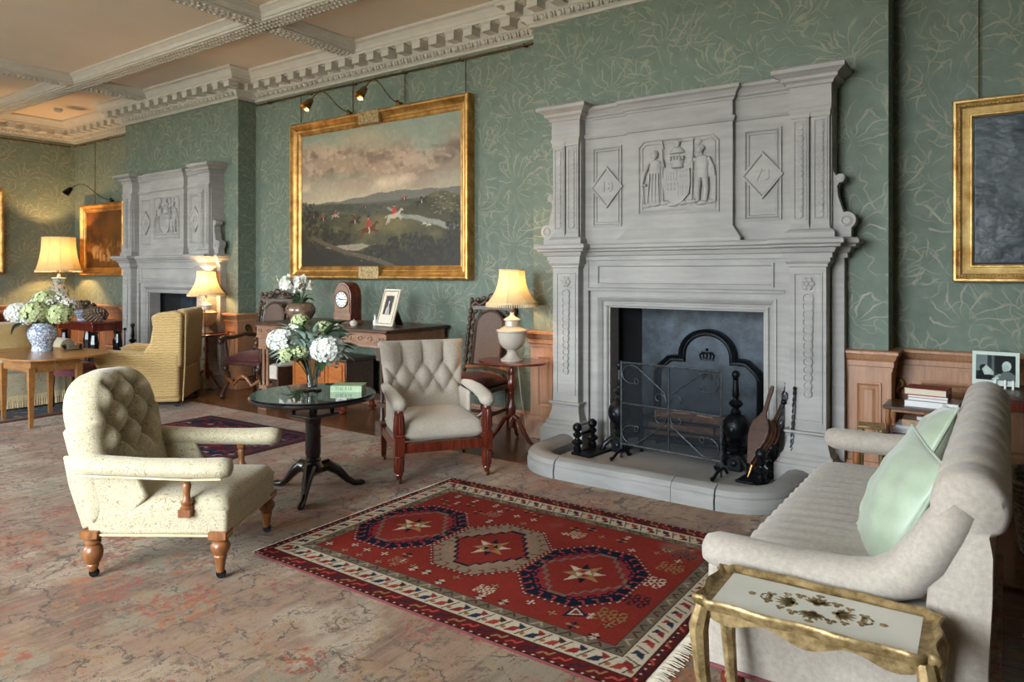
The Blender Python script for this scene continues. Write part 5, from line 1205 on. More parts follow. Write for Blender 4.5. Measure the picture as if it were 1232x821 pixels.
def sofa():
    t = thing('sofa', 'oatmeal linen sofa with channelled rolled back at the right edge', 'sofa', (-0.40, -2.245, 0), -90)
    li = M['linen2']; hl = 1.05                 # local x runs towards the camera, front is -y (world -x)
    MB().box(-hl+0.02, hl-0.02, -0.46, 0.34, 0.15, 0.335).build('base', li, t, bevel=0.02, seg=3)
    m = MB().pillow(61, 25, lambda a, b: (a*(hl-0.07), -0.10+b*0.39, 0.36), (0, 0, 1), 0.085, 0.05, 10, 0.5, lambda a, b: 0.02*(1-b*b)*(1-a**4)+0.0075*math.sin(a*62+1.2*math.sin(b*2)))
    m.build('seat', li, t, angle=180)
    # back: cross-section swept along the length with ruched channels over the roll
    sec = [(0.20, 0.34), (0.205, 0.50), (0.215, 0.64), (0.225, 0.74), (0.215, 0.80), (0.215, 0.855), (0.235, 0.905), (0.275, 0.935), (0.325, 0.94), (0.37, 0.92), (0.40, 0.88), (0.41, 0.83), (0.395, 0.78), (0.37, 0.75), (0.365, 0.60), (0.355, 0.40), (0.345, 0.20), (0.26, 0.18)]
    sm = []                                    # round the section off
    for i in range(len(sec)):
        p0, p1, p2, p3 = [Vector(sec[(i+k) % len(sec)]) for k in (-1, 0, 1, 2)]
        for u in (0, 0.33, 0.67): sm.append(tuple(0.5*((2*p1)+(p2-p0)*u+(2*p0-5*p1+4*p2-p3)*u*u+(3*p1-p0-3*p2+p3)*u**3)))
    sec = sm
    c = Vector((0.31, 0.84)); rs = []
    xs = np.linspace(-hl, hl, 97)
    for x in xs:
        k = 0.5+0.5*math.sin(x*2*PI/0.235+0.6); rp = 1-0.20*(1-k)**6
        e = min(1, (hl-abs(x))/0.06); en = 0.80+0.20*math.sqrt(max(0, 1-(1-e)**2)); ring = []
        for y, z in sec:
            d = Vector((y, z))-c
            if z > 0.62 and y < 0.40: d = d*(rp if z > 0.76 else 1-(1-rp)*0.6)
            p = c+d*(en if z > 0.74 else 1); ring.append((x, p.x, p.y))
        rs.append(ring)
    MB().rings(rs).build('back', li, t, angle=55)
    for s in (-1, 1):
        x = s*(hl-0.055)
        pts = [(x, 0.30, 0.83), (x, 0.255, 0.76), (x, 0.205, 0.67), (x, 0.15, 0.60), (x, 0.08, 0.565), (x, 0.0, 0.552), (x, -0.15, 0.545), (x, -0.33, 0.545), (x, -0.42, 0.547), (x, -0.455, 0.548), (x, -0.468, 0.548)]
        a = MB().tube(pts, [0.065, 0.078, 0.085, 0.083, 0.077, 0.073, 0.070, 0.072, 0.068, 0.05, 0.015], 18, sq=0.85).build('arm', li, t, angle=180)
        if s > 0: MB().box(x-0.06, x+0.045, -0.44, 0.33, 0.16, 0.52).build('side_panel', li, t, bevel=0.02, seg=3)
        else: MB().box(x-0.045, x+0.06, 0.05, 0.33, 0.16, 0.56).build('side_panel', li, t, bevel=0.02, seg=3)
        MB().tube([(x+s*0.05, -0.44, 0.17), (x+s*0.05, 0.33, 0.17)], 0.007, 6).tube([(x+s*0.055, -0.40, 0.505), (x+s*0.055, 0.16, 0.515)], 0.005, 6).build('braid', M['pinkvelvet'], a, label='narrow dusky braid')
        for y in (-0.38, 0.28):
            lg = MB().lathe([(0.016, 0.03), (0.02, 0.05), (0.032, 0.065), (0.042, 0.09), (0.038, 0.115), (0.028, 0.125), (0.04, 0.135), (0.042, 0.165)], 18, T(s*(hl-0.10), y, 0)).build('leg', M['mahog'], t); caster(lg, s*(hl-0.10), y)
        if s < 0:
            MB().lathe([(0.022, 0.33), (0.026, 0.36), (0.02, 0.40), (0.024, 0.50)], 14, T(x, -0.30, 0)).build('arm_post', M['walnut'], t)
sofa()
def cushion(loc, rot, label, w=0.23):
    t = thing('cushion', label, 'cushion', loc, 0, 'green silk cushions on the sofa'); t.rotation_euler = Euler([math.radians(a) for a in rot], 'XYZ')
    def wr(a, b): return 0.004*math.sin(a*9+b*5)+0.003*math.sin(b*13-a*4)
    def P(a, b): k = 1-0.07*(1-a*a)*0-0.035*(a*a*(1-b*b)+b*b*(1-a*a)); return (a*w*k*1.04, 0, b*w*k*1.04)
    m = MB().pillow(33, 33, P, (0, -1, 0), 0.085, 0.085, 2.2, 0.72, wr); c = m.build('cover', M['silk'], t, angle=180)
    pts = [P(q, -1) for q in np.linspace(-1, 1, 9)]+[P(1, q) for q in np.linspace(-1, 1, 9)[1:]]+[P(q, 1) for q in np.linspace(1, -1, 9)[1:]]+[P(-1, q) for q in np.linspace(1, -1, 9)[1:-1]]
    MB().tube(pts, 0.005, 6, closed=True).build('piping', M['silk'], c)
cushion((-0.335, -2.68, 0.655), (-24, 6, -72), 'nearer green silk cushion on the sofa')
cushion((-0.315, -1.83, 0.665), (-26, -8, -80), 'farther green silk cushion leaning on the sofa back')
def far_sofa():
    t = thing('cream_sofa', 'cream sofa with rolled arm and fringed skirt at the far left', 'sofa', (-9.2, -2.75, 0), 90)
    g = M['goldplain']; cr = M['cream']          # local front -y is world +x; local x runs to world +y
    MB().box(-0.9, 0.76, -0.42, 0.40, 0.10, 0.40).build('base', cr, t, bevel=0.02)
    MB().pillow(15, 11, lambda a, b: (-0.12+a*0.74, -0.06+b*0.36, 0.44), (0, 0, 1), 0.07, 0.05, 8).build('seat_cushion', cr, t, angle=180)
    MB().pillow(15, 11, lambda a, b: (-0.10+a*0.80, 0.30+0.05*b, 0.65+0.27*b), (0, -1, 0.2), 0.10, 0.08, 7).build('back', g, t, angle=180)
    m = MB().tube([(0.78, 0.42, 0.655), (0.78, 0.1, 0.655), (0.78, -0.40, 0.655)], [0.085]*3, 18).build('arm', cr, t)
    MB().lathe([(0.087, 0), (0.08, 0.012), (0.03, 0.016), (0, 0.018)], 18, T(0.78, -0.40, 0.655) @ RX).build('arm_scroll', cr, m)
    MB().box(0.70, 0.82, -0.40, 0.40, 0.10, 0.62).build('side_panel', cr, t)
    fr = MB()
    for k in range(105): x = -0.9+k*0.0157; fr.tube([(x, -0.43, 0.16), (x+0.002*((k*7) % 3-1), -0.435, 0.03)], 0.006, 4)
    fr.build('skirt_fringe', M['fringe'], t, kind='stuff')
far_sofa()
def stool():
    t = thing('red_stool', 'rose red velvet topped stool between the table and wing chair', 'stool', (-8.53, -2.0, 0), 20)
    MB().pillow(13, 13, lambda a, b: (a*0.20, b*0.17, 0.43), (0, 0, 1), 0.06, 0.03, 6).build('seat', M['pinkvelvet'], t, angle=180)
    MB().box(-0.19, 0.19, -0.16, 0.16, 0.36, 0.41).build('seat_rail', M['pinkvelvet'], t)
    for x in (-0.17, 0.17):
        for y in (-0.14, 0.14): MB().lathe([(0.014, 0), (0.02, 0.03), (0.016, 0.2), (0.024, 0.3), (0.022, 0.38)], 10, T(x, y, 0)).build('leg', M['ebony'], t)
stool()
t = thing('cabriole_stool', 'dark cabriole legged stool mostly hidden behind the inlaid table', 'stool', (-10.05, -1.85, 0), 10)
MB().box(-0.3, 0.3, -0.22, 0.22, 0.36, 0.44).build('seat', M['goldplain'], t, bevel=0.02)
for x in (-0.27, 0.27):
    for y in (-0.2, 0.2): MB().tube([(x, y, 0.38), (x*1.06, y*1.05, 0.28), (x*0.98, y, 0.12), (x*1.0, y*1.02, 0.04), (x*1.1, y*1.1, 0.015)], [0.032, 0.03, 0.017, 0.014, 0.024], 8).build('leg', M['ebony'], t)
# ------------------------------------------------------------ carpets
t = thing('large_carpet', 'large worn pink beige carpet covering most of the floor', 'carpet', (0, 0, 0)); CT = t
MB().box(-8.75, -0.02, FRONT+0.6, -1.08, -0.021, 0.0).build('pile', M['carpet'], t, smooth=False)
MB().box(-12.6, -8.76, FRONT+0.6, -1.0, -0.021, -0.003).build('pile_far', mat('dark_patterned_carpet', '5a4a3e', '6a5c54', 7, 0.95, 0, 0.2, 200, dist=1.5), t, smooth=False)
M['rugwool'] = attr_mat('rug_wool', 0.98, 0.25, 420, Specular_IOR_Level=0.03)
def red_rug():
    W, H = 2.20, 1.64; c = Canvas(W, H, 0.0046, '8f2f2b'); h, w = c.X.shape
    RED, DRED, NAVY, TAU, IVO, TAN, PUR = '762b24', '551f1e', '151d2a', '655a4a', 'b3a792', '8d6e4a', '45202a'
    rg = np.random.default_rng(5)
    def strip_dots(x0, y0, x1, y1, step, sz, cols):
        L = math.hypot(x1-x0, y1-y0); n = int(L/step)
        for k in range(n):
            f = (k+0.5)/n; c.disc(x0+(x1-x0)*f, y0+(y1-y0)*f, sz, cols[k % len(cols)])
    # outer to inner: dark edge, red band, white band, taupe band, field
    c.rect(0, W, 0, H, '43211f'); c.rect(0.012, W-0.012, 0.012, H-0.012, DRED); c.rect(0.045, W-0.045, 0.085, H-0.085, '2c1c1c'); c.rect(0.05, W-0.05, 0.09, H-0.09, IVO)
    c.rect(0.135, W-0.135, 0.195, H-0.195, '2c1c1c'); c.rect(0.14, W-0.14, 0.20, H-0.20, TAU); c.rect(0.195, W-0.195, 0.25, H-0.25, '3d2a26'); c.rect(0.20, W-0.20, 0.255, H-0.255, RED)
    strip_dots(0, 0.012, W, 0.012, 0.022, 0.006, [IVO, '2c1c1c']); strip_dots(0, H-0.012, W, H-0.012, 0.022, 0.006, [IVO, '2c1c1c'])
    strip_dots(0.03, 0, 0.03, H, 0.02, 0.006, [IVO, '2c1c1c']); strip_dots(W-0.03, 0, W-0.03, H, 0.02, 0.006, [IVO, '2c1c1c'])
    for side in (0, 1):
        yb = lambda y: y if side == 0 else H-y
        k = 0
        for x in np.arange(0.05, W-0.05, 0.075):     # red band: slanting S figures
            c.line([(x, yb(0.03)), (x+0.02, yb(0.055)), (x+0.045, yb(0.045)), (x+0.06, yb(0.075))], 0.011, ('a3433a', '2b2430', '8b6a4a')[k % 3]); k += 1
        k = 0
        for x in np.arange(0.09, W-0.12, 0.098):     # white band: leaf, stem and cup
            cl = ('7b2a2a', '2a3040', '8d3a30')[k % 3]; y = 0.142
            c.poly([(x, yb(y-0.04)), (x+0.045, yb(y-0.028)), (x+0.055, yb(y+0.02)), (x+0.02, yb(y+0.005))], cl); c.poly([(x+0.03, yb(y+0.045)), (x+0.075, yb(y+0.03)), (x+0.06, yb(y+0.0)), (x+0.045, yb(y+0.012))], ('2a3040', '7b2a2a', '3a2a24')[k % 3])
            c.line([(x+0.06, yb(y-0.045)), (x+0.095, yb(y+0.045))], 0.008, '4a3a30'); c.disc(x+0.085, yb(y-0.02), 0.012, '8d5a3a'); k += 1
        for x in np.arange(0.16, W-0.16, 0.07): c.line([(x, yb(0.205)), (x+0.03, yb(0.245)), (x+0.05, yb(0.215))], 0.010, ('3a352e', '8f8470', '4a2a2a')[int(x*100) % 3])
        xb = lambda x: x if side == 0 else W-x; k = 0
        for y in np.arange(0.06, H-0.06, 0.075): c.line([(xb(0.012), y), (xb(0.04), y+0.035)], 0.010, ('a3433a', '2b2430')[k % 2]); k += 1
        for y in np.arange(0.12, H-0.14, 0.098):
            cl = ('7b2a2a', '2a3040', '8d3a30')[k % 3]; x = 0.093
            c.poly([(xb(x-0.03), y), (xb(x-0.02), y+0.045), (xb(x+0.02), y+0.055), (xb(x+0.005), y+0.02)], cl); c.poly([(xb(x+0.03), y+0.02), (xb(x+0.02), y+0.06), (xb(x), y+0.05), (xb(x+0.008), y+0.03)], ('2a3040', '7b2a2a')[k % 2]); c.line([(xb(x-0.03), y+0.06), (xb(x+0.035), y+0.09)], 0.008, '4a3a30'); k += 1
        for y in np.arange(0.22, H-0.22, 0.07): c.line([(xb(0.15), y), (xb(0.185), y+0.03), (xb(0.16), y+0.05)], 0.010, ('3a352e', '8f8470', '4a2a2a')[k % 3]); k += 1
    # small ornaments scattered in the field
    def rosette(x, y, s, a, b):
        for k in range(8): c.disc(x+s*0.62*math.cos(k*PI/4), y+s*0.62*math.sin(k*PI/4), s*0.26, (a, b)[k % 2])
        c.disc(x, y, s*0.3, a)
    def star(x, y, s, a, b):
        for k in range(4):
            q = k*PI/2; c.poly([(x, y), (x+s*math.cos(q+0.35), y+s*math.sin(q+0.35)), (x+s*1.25*math.cos(q), y+s*1.25*math.sin(q)), (x+s*math.cos(q-0.35), y+s*math.sin(q-0.35))], (a, b)[k % 2])
            c.line([(x+s*0.3*math.cos(q+PI/4), y+s*0.3*math.sin(q+PI/4)), (x+s*math.cos(q+PI/4), y+s*math.sin(q+PI/4))], s*0.25, b)
    def hooks(x, y, s, a):
        for i in (-1, 0, 1):
            c.poly([(x+i*s*0.55-s*0.28, y), (x+i*s*0.55, y+s*0.33), (x+i*s*0.55+s*0.28, y), (x+i*s*0.55, y-s*0.33)], a); c.poly([(x+i*s*0.55-s*0.14, y), (x+i*s*0.55, y+s*0.16), (x+i*s*0.55+s*0.14, y), (x+i*s*0.55, y-s*0.16)], RED)
            for q in (-1, 1): c.line([(x+i*s*0.55-s*0.2, y+q*s*0.25), (x+i*s*0.55-s*0.2, y+q*s*0.62), (x+i*s*0.55+s*0.06, y+q*s*0.62)], s*0.11, a); c.line([(x+i*s*0.55+s*0.1, y+q*s*0.2), (x+i*s*0.55+s*0.1, y+q*s*0.46)], s*0.10, a)
    k = 0
    for x, y in [(a, b) for a in np.arange(0.27, 1.98, 0.115) for b in (0.31, 0.385, 0.455, 1.09, 1.17, 1.25, 1.33)]:
        if rg.random() < 0.30: continue
        x += rg.normal(0, 0.022); y += rg.normal(0, 0.016)
        if any(abs(x-mx) < 0.30 and abs(y-0.77) < 0.36 and abs(x-mx)/0.30+abs(y-0.77)/0.45 < 1.42 for mx in (0.43, 1.0, 1.57)): continue
        f = k % 4; k += 1
        if f == 0: rosette(x, y, 0.026, IVO, DRED)
        elif f == 1: star(x, y, 0.028, TAN, NAVY)
        elif f == 2: star(x, y, 0.024, NAVY, IVO)
        else: rosette(x, y, 0.024, TAN, PUR)
    for x, y, a in ((0.715, 0.36, '86604f'), (0.70, 1.19, '86604f'), (1.28, 0.35, IVO), (1.29, 1.20, '9b8872')): hooks(x, y, 0.06, a)
    for x, y, s, a in ((1.88, 0.46, 0.085, '7d6540'), (1.90, 0.66, 0.085, '241e2b'), (1.88, 0.88, 0.085, IVO), (1.90, 1.08, 0.08, '7d6540'), (1.90, 1.27, 0.075, '241e2b')): hooks(x, y, s, a)
    c.poly([(1.70, 0.34), (1.70, 0.47), (1.80, 0.40)], '241e2b'); c.poly([(1.715, 0.365), (1.715, 0.445), (1.775, 0.402)], IVO); c.poly([(1.722, 0.38), (1.722, 0.43), (1.762, 0.403)], RED)
    # the three octagon medallions
    for i, mx in enumerate((0.43, 1.0, 1.57)):
        my = 0.77; a, b = 0.272, 0.335; ground = NAVY if i != 1 else '7b6d5b'
        def octo(k): A, B = a*k, b*k; q = 0.50; return [(mx-A, my-B*q), (mx-A*q*0.9, my-B), (mx+A*q*0.9, my-B), (mx+A, my-B*q), (mx+A, my+B*q), (mx+A*q*0.9, my+B), (mx-A*q*0.9, my+B), (mx-A, my+B*q)]
        c.poly(octo(1.05), '5a2020'); o = octo(1.02)
        for p, q in zip(o, o[1:]+o[:1]): strip_dots(p[0], p[1], q[0], q[1], 0.017, 0.0055, [IVO, RED])
        c.poly(octo(0.98), ground); c.poly(octo(0.80), '7a2a2a' if i != 1 else '8a6f5c')
        o = octo(0.89)                            # hooked teeth all round the ground
        for p, q in zip(o, o[1:]+o[:1]):
            L = math.hypot(q[0]-p[0], q[1]-p[1]); n = max(2, int(L/0.062)); dx, dy = (q[0]-p[0])/L, (q[1]-p[1])/L; nx, ny = (mx-(p[0]+q[0])/2), (my-(p[1]+q[1])/2); d = math.hypot(nx, ny); nx /= d; ny /= d
            for k in range(n):
                x, y = p[0]+dx*L*(k+0.5)/n, p[1]+dy*L*(k+0.5)/n
                P = lambda u, v: (x+dx*u+nx*v, y+dy*u+ny*v)
                c.line([P(-0.018, -0.012), P(-0.018, 0.046), P(0.018, 0.046), P(0.018, 0.022), P(0.002, 0.022)], 0.011, ground); c.line([P(0.018, -0.028), P(0.018, 0.008), P(-0.004, 0.008)], 0.010, '8d3a38' if i != 1 else RED)
        # stepped inner lozenge
        st = []; steps = 5; A, B = 0.185, 0.235
        for k in range(steps+1): st.append((A*k/steps*0.98+0.02, B*(1-k/steps)+0.012)); st.append((A*k/steps*0.98+0.02+A/steps*0.7, B*(1-k/steps)+0.012))
        quad = st; ring = [(mx+x, my+y) for x, y in quad]+[(mx+x, my-y) for x, y in quad[::-1]]+[(mx-x, my-y) for x, y in quad]+[(mx-x, my+y) for x, y in quad[::-1]]
        big = [(mx+(x-mx)*1.10, my+(y-my)*1.08) for x, y in ring]; c.poly(big, NAVY if i == 1 else '6b5a4c'); c.poly(ring, RED)
        # eight-pointed star of triangles
        cols = [IVO, TAN, NAVY, IVO, TAN, IVO, NAVY, TAN]
        for k in range(8):
            q = k*PI/4+PI/8; r1, r0 = (0.115 if k % 2 else 0.105), 0.052; c.poly([(mx+r0*math.cos(q-PI/8), my+r0*1.15*math.sin(q-PI/8)), (mx+r1*math.cos(q), my+r1*1.15*math.sin(q)), (mx+r0*math.cos(q+PI/8), my+r0*1.15*math.sin(q+PI/8))], cols[k])
        c.poly([(mx+0.05*math.cos(k*PI/4), my+0.058*math.sin(k*PI/4)) for k in range(8)], TAN)
        for k in range(4):
            q = k*PI/2+PI/4; c.poly([(mx, my), (mx+0.042*math.cos(q-0.6), my+0.048*math.sin(q-0.6)), (mx+0.042*math.cos(q+0.6), my+0.048*math.sin(q+0.6))], (NAVY if i == 1 else IVO, '8d2d2a')[k % 2])
    # wear: abrash bands, worn patches and pile speckle
    n = fbm(h, w, 3, 5, 0.6, 51, 2.0); sp = rg.random((h, w)); c.a *= (0.72+0.36*n+0.30*(sp-0.5))[..., None]
    wr = np.clip((fbm(h, w, 4, 4, 0.6, 53)-0.60)*6, 0, 1)*np.exp(-((c.Y-1.38)/0.16)**2); c.blend(wr*0.6, '7d6656')
    t = thing('red_rug', 'red oriental rug with three octagon medallions in front of the near hearth', 'rug', (-3.28, -3.36, 0))
    rel = 0.0125+0.003*fbm(h, w, 3, 3, 0.5, 57)+0.0006*sp
    c.mesh('pile', M['rugwool'], 'xy', (0, 0, 0), t, rel)
    MB().box(0.002, W-0.002, 0.002, H-0.002, 0.0005, 0.012).build('backing', mat('rug_edge_wool', '5a2422', '6d3030', 40, 0.95), t, smooth=False)
    m = MB()
    for k in range(210):
        y = 0.01+k*(H-0.02)/209
        for x0, s in ((0.0, -1), (W, 1)):
            L = (0.05+0.03*rg.random())*(0.35 if s < 0 else 1); dy = rg.normal(0, 0.008); m.tube([(x0, y, 0.008), (x0+s*L*0.5, y+dy*0.5, 0.010), (x0+s*L, y+dy, 0.003)], [0.003, 0.0028, 0.002], 4)
    m.build('fringe', M['wool'], t, kind='stuff')
red_rug()
def small_rug(name, label, loc, rz, W, H, cols, seed):
    c = Canvas(W, H, 0.012, cols[0]); h, w = c.X.shape; rg = np.random.default_rng(seed)
    c.rect(0.05, W-0.05, 0.05, H-0.05, cols[1]); c.rect(0.10, W-0.10, 0.10, H-0.10, cols[2]); c.rect(0.22, W-0.22, 0.22, H-0.22, cols[3])
    for x in np.arange(0.12, W-0.1, 0.085):
        for y in np.arange(0.12, H-0.1, 0.085):
            q = cols[4+rg.integers(0, 4)]; a, b = x+rg.normal(0, .012), y+rg.normal(0, .012); s = 0.024+0.014*rg.random()
            if rg.random() < 0.5: c.poly([(a-s, b), (a, b+s), (a+s, b), (a, b-s)], q)
            else: c.line([(a-s, b-s), (a-s, b+s), (a+s, b+s), (a+s, b)], 0.018, q)
    c.a *= (0.75+0.4*fbm(h, w, 4, 5, 0.6, seed)+0.2*(rg.random((h, w))-0.5))[..., None]
    t = thing(name, label, 'rug', loc, rz); c.mesh('pile', M['rugwool'], 'xy', (0, 0, 0), t, 0.009+0*c.X); MB().box(0.002, W-0.002, 0.002, H-0.002, 0.0005, 0.0085).build('backing', M['mahog'], t, smooth=False)
small_rug('navy_rug', 'dark navy and red patterned rug behind the low cream armchair', (-6.75, -2.50, 0), 2, 1.68, 1.06, ['3a2c2e', '54303a', '262c3a', '4a2630', '8a3a34', '1f2c40', '8d8274', '6a2c30'], 61)
small_rug('blue_rug', 'blue, rust and grey patterned rug under the far end furniture', (-11.3, -3.6, 0), 0, 3.15, 1.75, ['5a4438', '74533f', '5f6468', '4e5a63', '8a5a44', '3f4c58', '9a8f80', '7a5a4c'], 67)
# ------------------------------------------------------------ lamps and their tables
def turned_table(name, label, loc, h, r, octag, claw, m_, rz=0):
    t = thing(name, label, 'table', loc, rz); wd = M[m_]
    if octag: MB().slab([(r*math.cos(a), r*0.72*math.sin(a)) for a in np.linspace(0, 2*PI, 28, endpoint=False)], h-0.02, h).build('table_top', wd, t, bevel=0.005)
    else: MB().lathe([(0, h-0.025), (r-0.015, h-0.025), (r, h-0.015), (r, h-0.006), (r-0.008, h), (0, h)], 36).build('table_top', wd, t)
    MB().lathe([(0.03, 0.14), (0.036, 0.17), (0.03, 0.22), (0.022, 0.24), (0.034, 0.27), (0.036, 0.32), (0.022, 0.36), (0.018, 0.42), (0.026, 0.44), (0.02, 0.455), (0.040, 0.50), (0.042, 0.53), (0.024, 0.58), (0.018, 0.60), (0.026, 0.62), (0.018, 0.64), (0.017, 0.68), (0.026, h-0.03), (0.05, h-0.02)], 18).build('pillar', wd, t)
    for k in range(3):
        a = k*2*PI/3+claw; ca, sa = math.cos(a), math.sin(a)
        MB().tube([(0.02*ca, 0.02*sa, 0.24), (0.07*ca, 0.07*sa, 0.22), (0.13*ca, 0.13*sa, 0.13), (0.20*ca, 0.20*sa, 0.045), (0.25*ca, 0.25*sa, 0.018), (0.28*ca, 0.28*sa, 0.012)], [0.022, 0.021, 0.018, 0.016, 0.016, 0.012], 8).build('leg', wd, t)
    return t
def lampshade(t, z0, z1, rt, rb, bell, ribs, watts, sm='shade'):
    """bell-shaped pleated shade with a fringed hem and a bulb inside"""
    n = ribs*8; prof = [(z1, rt)]
    for k in np.linspace(0, 1, 11)[1:]: prof.append((z1+(z0-z1)*k, rt+(rb-rt)*(k**bell)))
    rs = [[(r*(1-0.018*abs(math.cos(j*PI*ribs/n)))*math.cos(2*PI*j/n), r*(1-0.018*abs(math.cos(j*PI*ribs/n)))*math.sin(2*PI*j/n), z) for j in range(n)] for z, r in prof]
    sh = MB().rings(rs, caps=False).build('lamp_shade', M[sm], t, angle=180)
    for k in range(ribs):
        a = 2*PI*(k+0.5)/ribs; MB().tube([(r*1.0*math.cos(a), r*1.0*math.sin(a), z) for z, r in prof[::2]], 0.0028, 5).build('rib', M['fringe'], sh)
    MB().lathe([(rt, z1-0.006), (rt+0.004, z1), (rt, z1+0.006), (rt-0.003, z1), (rt, z1-0.006)], 40, None, 0, 0.0, False).build('top_binding', M['fringe'], sh)
    m = MB().mould([(rb*math.cos(a), rb*math.sin(a)) for a in np.linspace(0, 2*PI, 48, endpoint=False)][::-1], [(-0.004, z0-0.004), (0.005, z0-0.004), (0.005, z0+0.012), (-0.004, z0+0.012)], True)
    m.build('hem_braid', M['fringe'], sh)
    m = MB()
    for k in range(72):
        a = 2*PI*k/72; m.tube([(rb*math.cos(a), rb*math.sin(a), z0), (rb*1.005*math.cos(a), rb*1.005*math.sin(a), z0-0.028)], 0.0062, 5)
    m.build('tassel_fringe', M['fringe'], sh, kind='stuff')
    MB().ball((0, 0, z0+(z1-z0)*0.62-0.02), (0.028, 0.028, 0.04), 12, 8).build('light_bulb', bulbmat, t); MB().tube([(0, 0, z0-0.05), (0, 0, z0+0.06)], 0.014, 8).build('lamp_holder', M['brass'], t)
    bulb(tuple(Vector(t.location)+Vector((0, 0, z0+(z1-z0)*0.55))), watts, 0.05)
tb = NT('glowing_bulb'); e = tb.n('Emission', Color=(1, 0.62, 0.28, 1), Strength=6.0); tb.t.links.new(e.outputs[0], tb.out.inputs[0]); bulbmat = tb.m
def urn_lamp(loc, label, watts):
    t = thing('table_lamp', label, 'lamp', loc, 0, 'cream urn lamps with bell shades'); ce_ = M['ceramic']
    MB().lathe([(0.0, 0), (0.098, 0.0), (0.10, 0.012), (0.085, 0.02), (0.065, 0.035), (0.045, 0.06), (0.040, 0.08), (0.048, 0.088), (0.048, 0.095)], 28).build('foot', ce_, t)
    MB().lathe([(0.045, 0.094), (0.085, 0.115), (0.115, 0.16), (0.125, 0.21), (0.127, 0.245), (0.137, 0.255), (0.137, 0.268), (0.11, 0.275), (0.075, 0.30), (0.062, 0.305), (0.06, 0.345), (0.075, 0.352), (0.075, 0.362), (0.05, 0.375), (0.03, 0.385), (0.018, 0.40), (0.015, 0.42)], 32).build('urn', ce_, t)
    lampshade(t, 0.50, 0.795, 0.115, 0.225, 2.5, 8, watts); return t
turned_table('lamp_table', 'mahogany tripod table with oval top carrying the right hand lamp', (-3.555, -0.585, 0), 0.725, 0.325, True, -2.2, 'mahog', 0)
urn_lamp((-3.565, -0.57, 0.725), 'lit cream urn lamp with fringed bell shade left of the near chimneypiece', 28)
turned_table('far_lamp_table', 'dark tripod table carrying the lit lamp beside the far chimneypiece', (-8.38, -0.52, 0), 0.72, 0.26, False, 0.3, 'mahog', 0)
urn_lamp((-8.38, -0.52, 0.72), 'lit cream urn lamp with bell shade right of the far chimneypiece', 60)
cd_ = MB().tube([(-3.71, -0.30, 0.73), (-3.74, -0.22, 0.60), (-3.745, -0.16, 0.3), (-3.72, -0.12, 0.05), (-3.66, -0.16, 0.012), (-3.60, -0.14, 0.02), (-3.60, -0.10, 0.24)], 0.004, 6).build('lamp_flex', M['cord']); tag(cd_, 'white flex hanging down behind the right lamp table', 'cable')
# ------------------------------------------------------------ flowers
def bloom(par, c, r, m_, seed, petals=70, flat=0.85):
    """hydrangea head: florets of four petals over a dome"""
    rg = np.random.default_rng(seed); m = MB()
    for k in range(petals):
        z = 1-1.75*(k+0.5)/petals; a = k*2.39996+rg.normal(0, 0.12); q = math.sqrt(max(0, 1-z*z)); d = Vector((q*math.cos(a), q*math.sin(a), z)); p = Vector(c)+Vector((d.x*r, d.y*r, d.z*r*flat))*(0.94+0.1*rg.random())
        rot = d.to_track_quat('Z', 'Y').to_matrix().to_4x4() @ R('Z', rg.random()*90); s = r*0.21*(0.85+0.4*rg.random()); Mx = T(*p) @ rot
        for j in range(4):
            b = j*PI/2; ca, sa = math.cos(b), math.sin(b); w = 0.55
            pts = [(0, 0, -0.15), (s/s*(ca*0.75-sa*w), sa*0.75+ca*w, 0.12), (ca*1.25, sa*1.25, 0.02), (ca*0.75+sa*w, sa*0.75-ca*w, 0.12)]
            m.add([tuple(v*s for v in q_) for q_ in pts], [(0, 3, 2, 1)], Mx)
    b = m.build('bloom', M[m_], par, angle=180)
    MB().ball(c, (r*0.86, r*0.86, r*0.80*flat), 10, 7).build('bloom_heart', M['leafgrey' if m_ == 'petalw' else 'leaf'], b, angle=180)
    return b
def leaf(par, base, tip, w, m_, droop=0.15, side=None):
    A, B = Vector(base), Vector(tip); d = B-A; L = d.length; sd = Vector(side) if side else d.cross(Vector((0, 0, 1))); sd = sd.normalized() if sd.length > 1e-4 else Vector((1, 0, 0)); up = sd.cross(d).normalized(); m = MB(); vs = []
    for k in range(7):
        u = k/6; ww = w*math.sin(PI*min(1, u*0.96+0.04))**0.8*(1-0.25*u); p = A+d*u+up*(L*droop*math.sin(u*PI)); vs += [p-sd*ww/2+up*ww*0.18, p, p+sd*ww/2+up*ww*0.18]
    fs = []
    for k in range(6): a = k*3; fs += [(a, a+1, a+4, a+3), (a+1, a+2, a+5, a+4)]
    n = len(vs); vs2 = [v-up*0.0015 for v in vs]; fs2 = [tuple(n+i for i in f[::-1]) for f in fs]
    m.add(vs+vs2, fs+fs2); return m.build('leaf', M[m_], par, angle=180)
def stems(par, c, pts, m_='leaf'):
    m = MB()
    for p in pts: m.tube([c, (c[0]*0.5+p[0]*0.5, c[1]*0.5+p[1]*0.5, c[2]*0.35+p[2]*0.65), p], 0.0035, 5)
    m.build('stems', M[m_], par, angle=180)
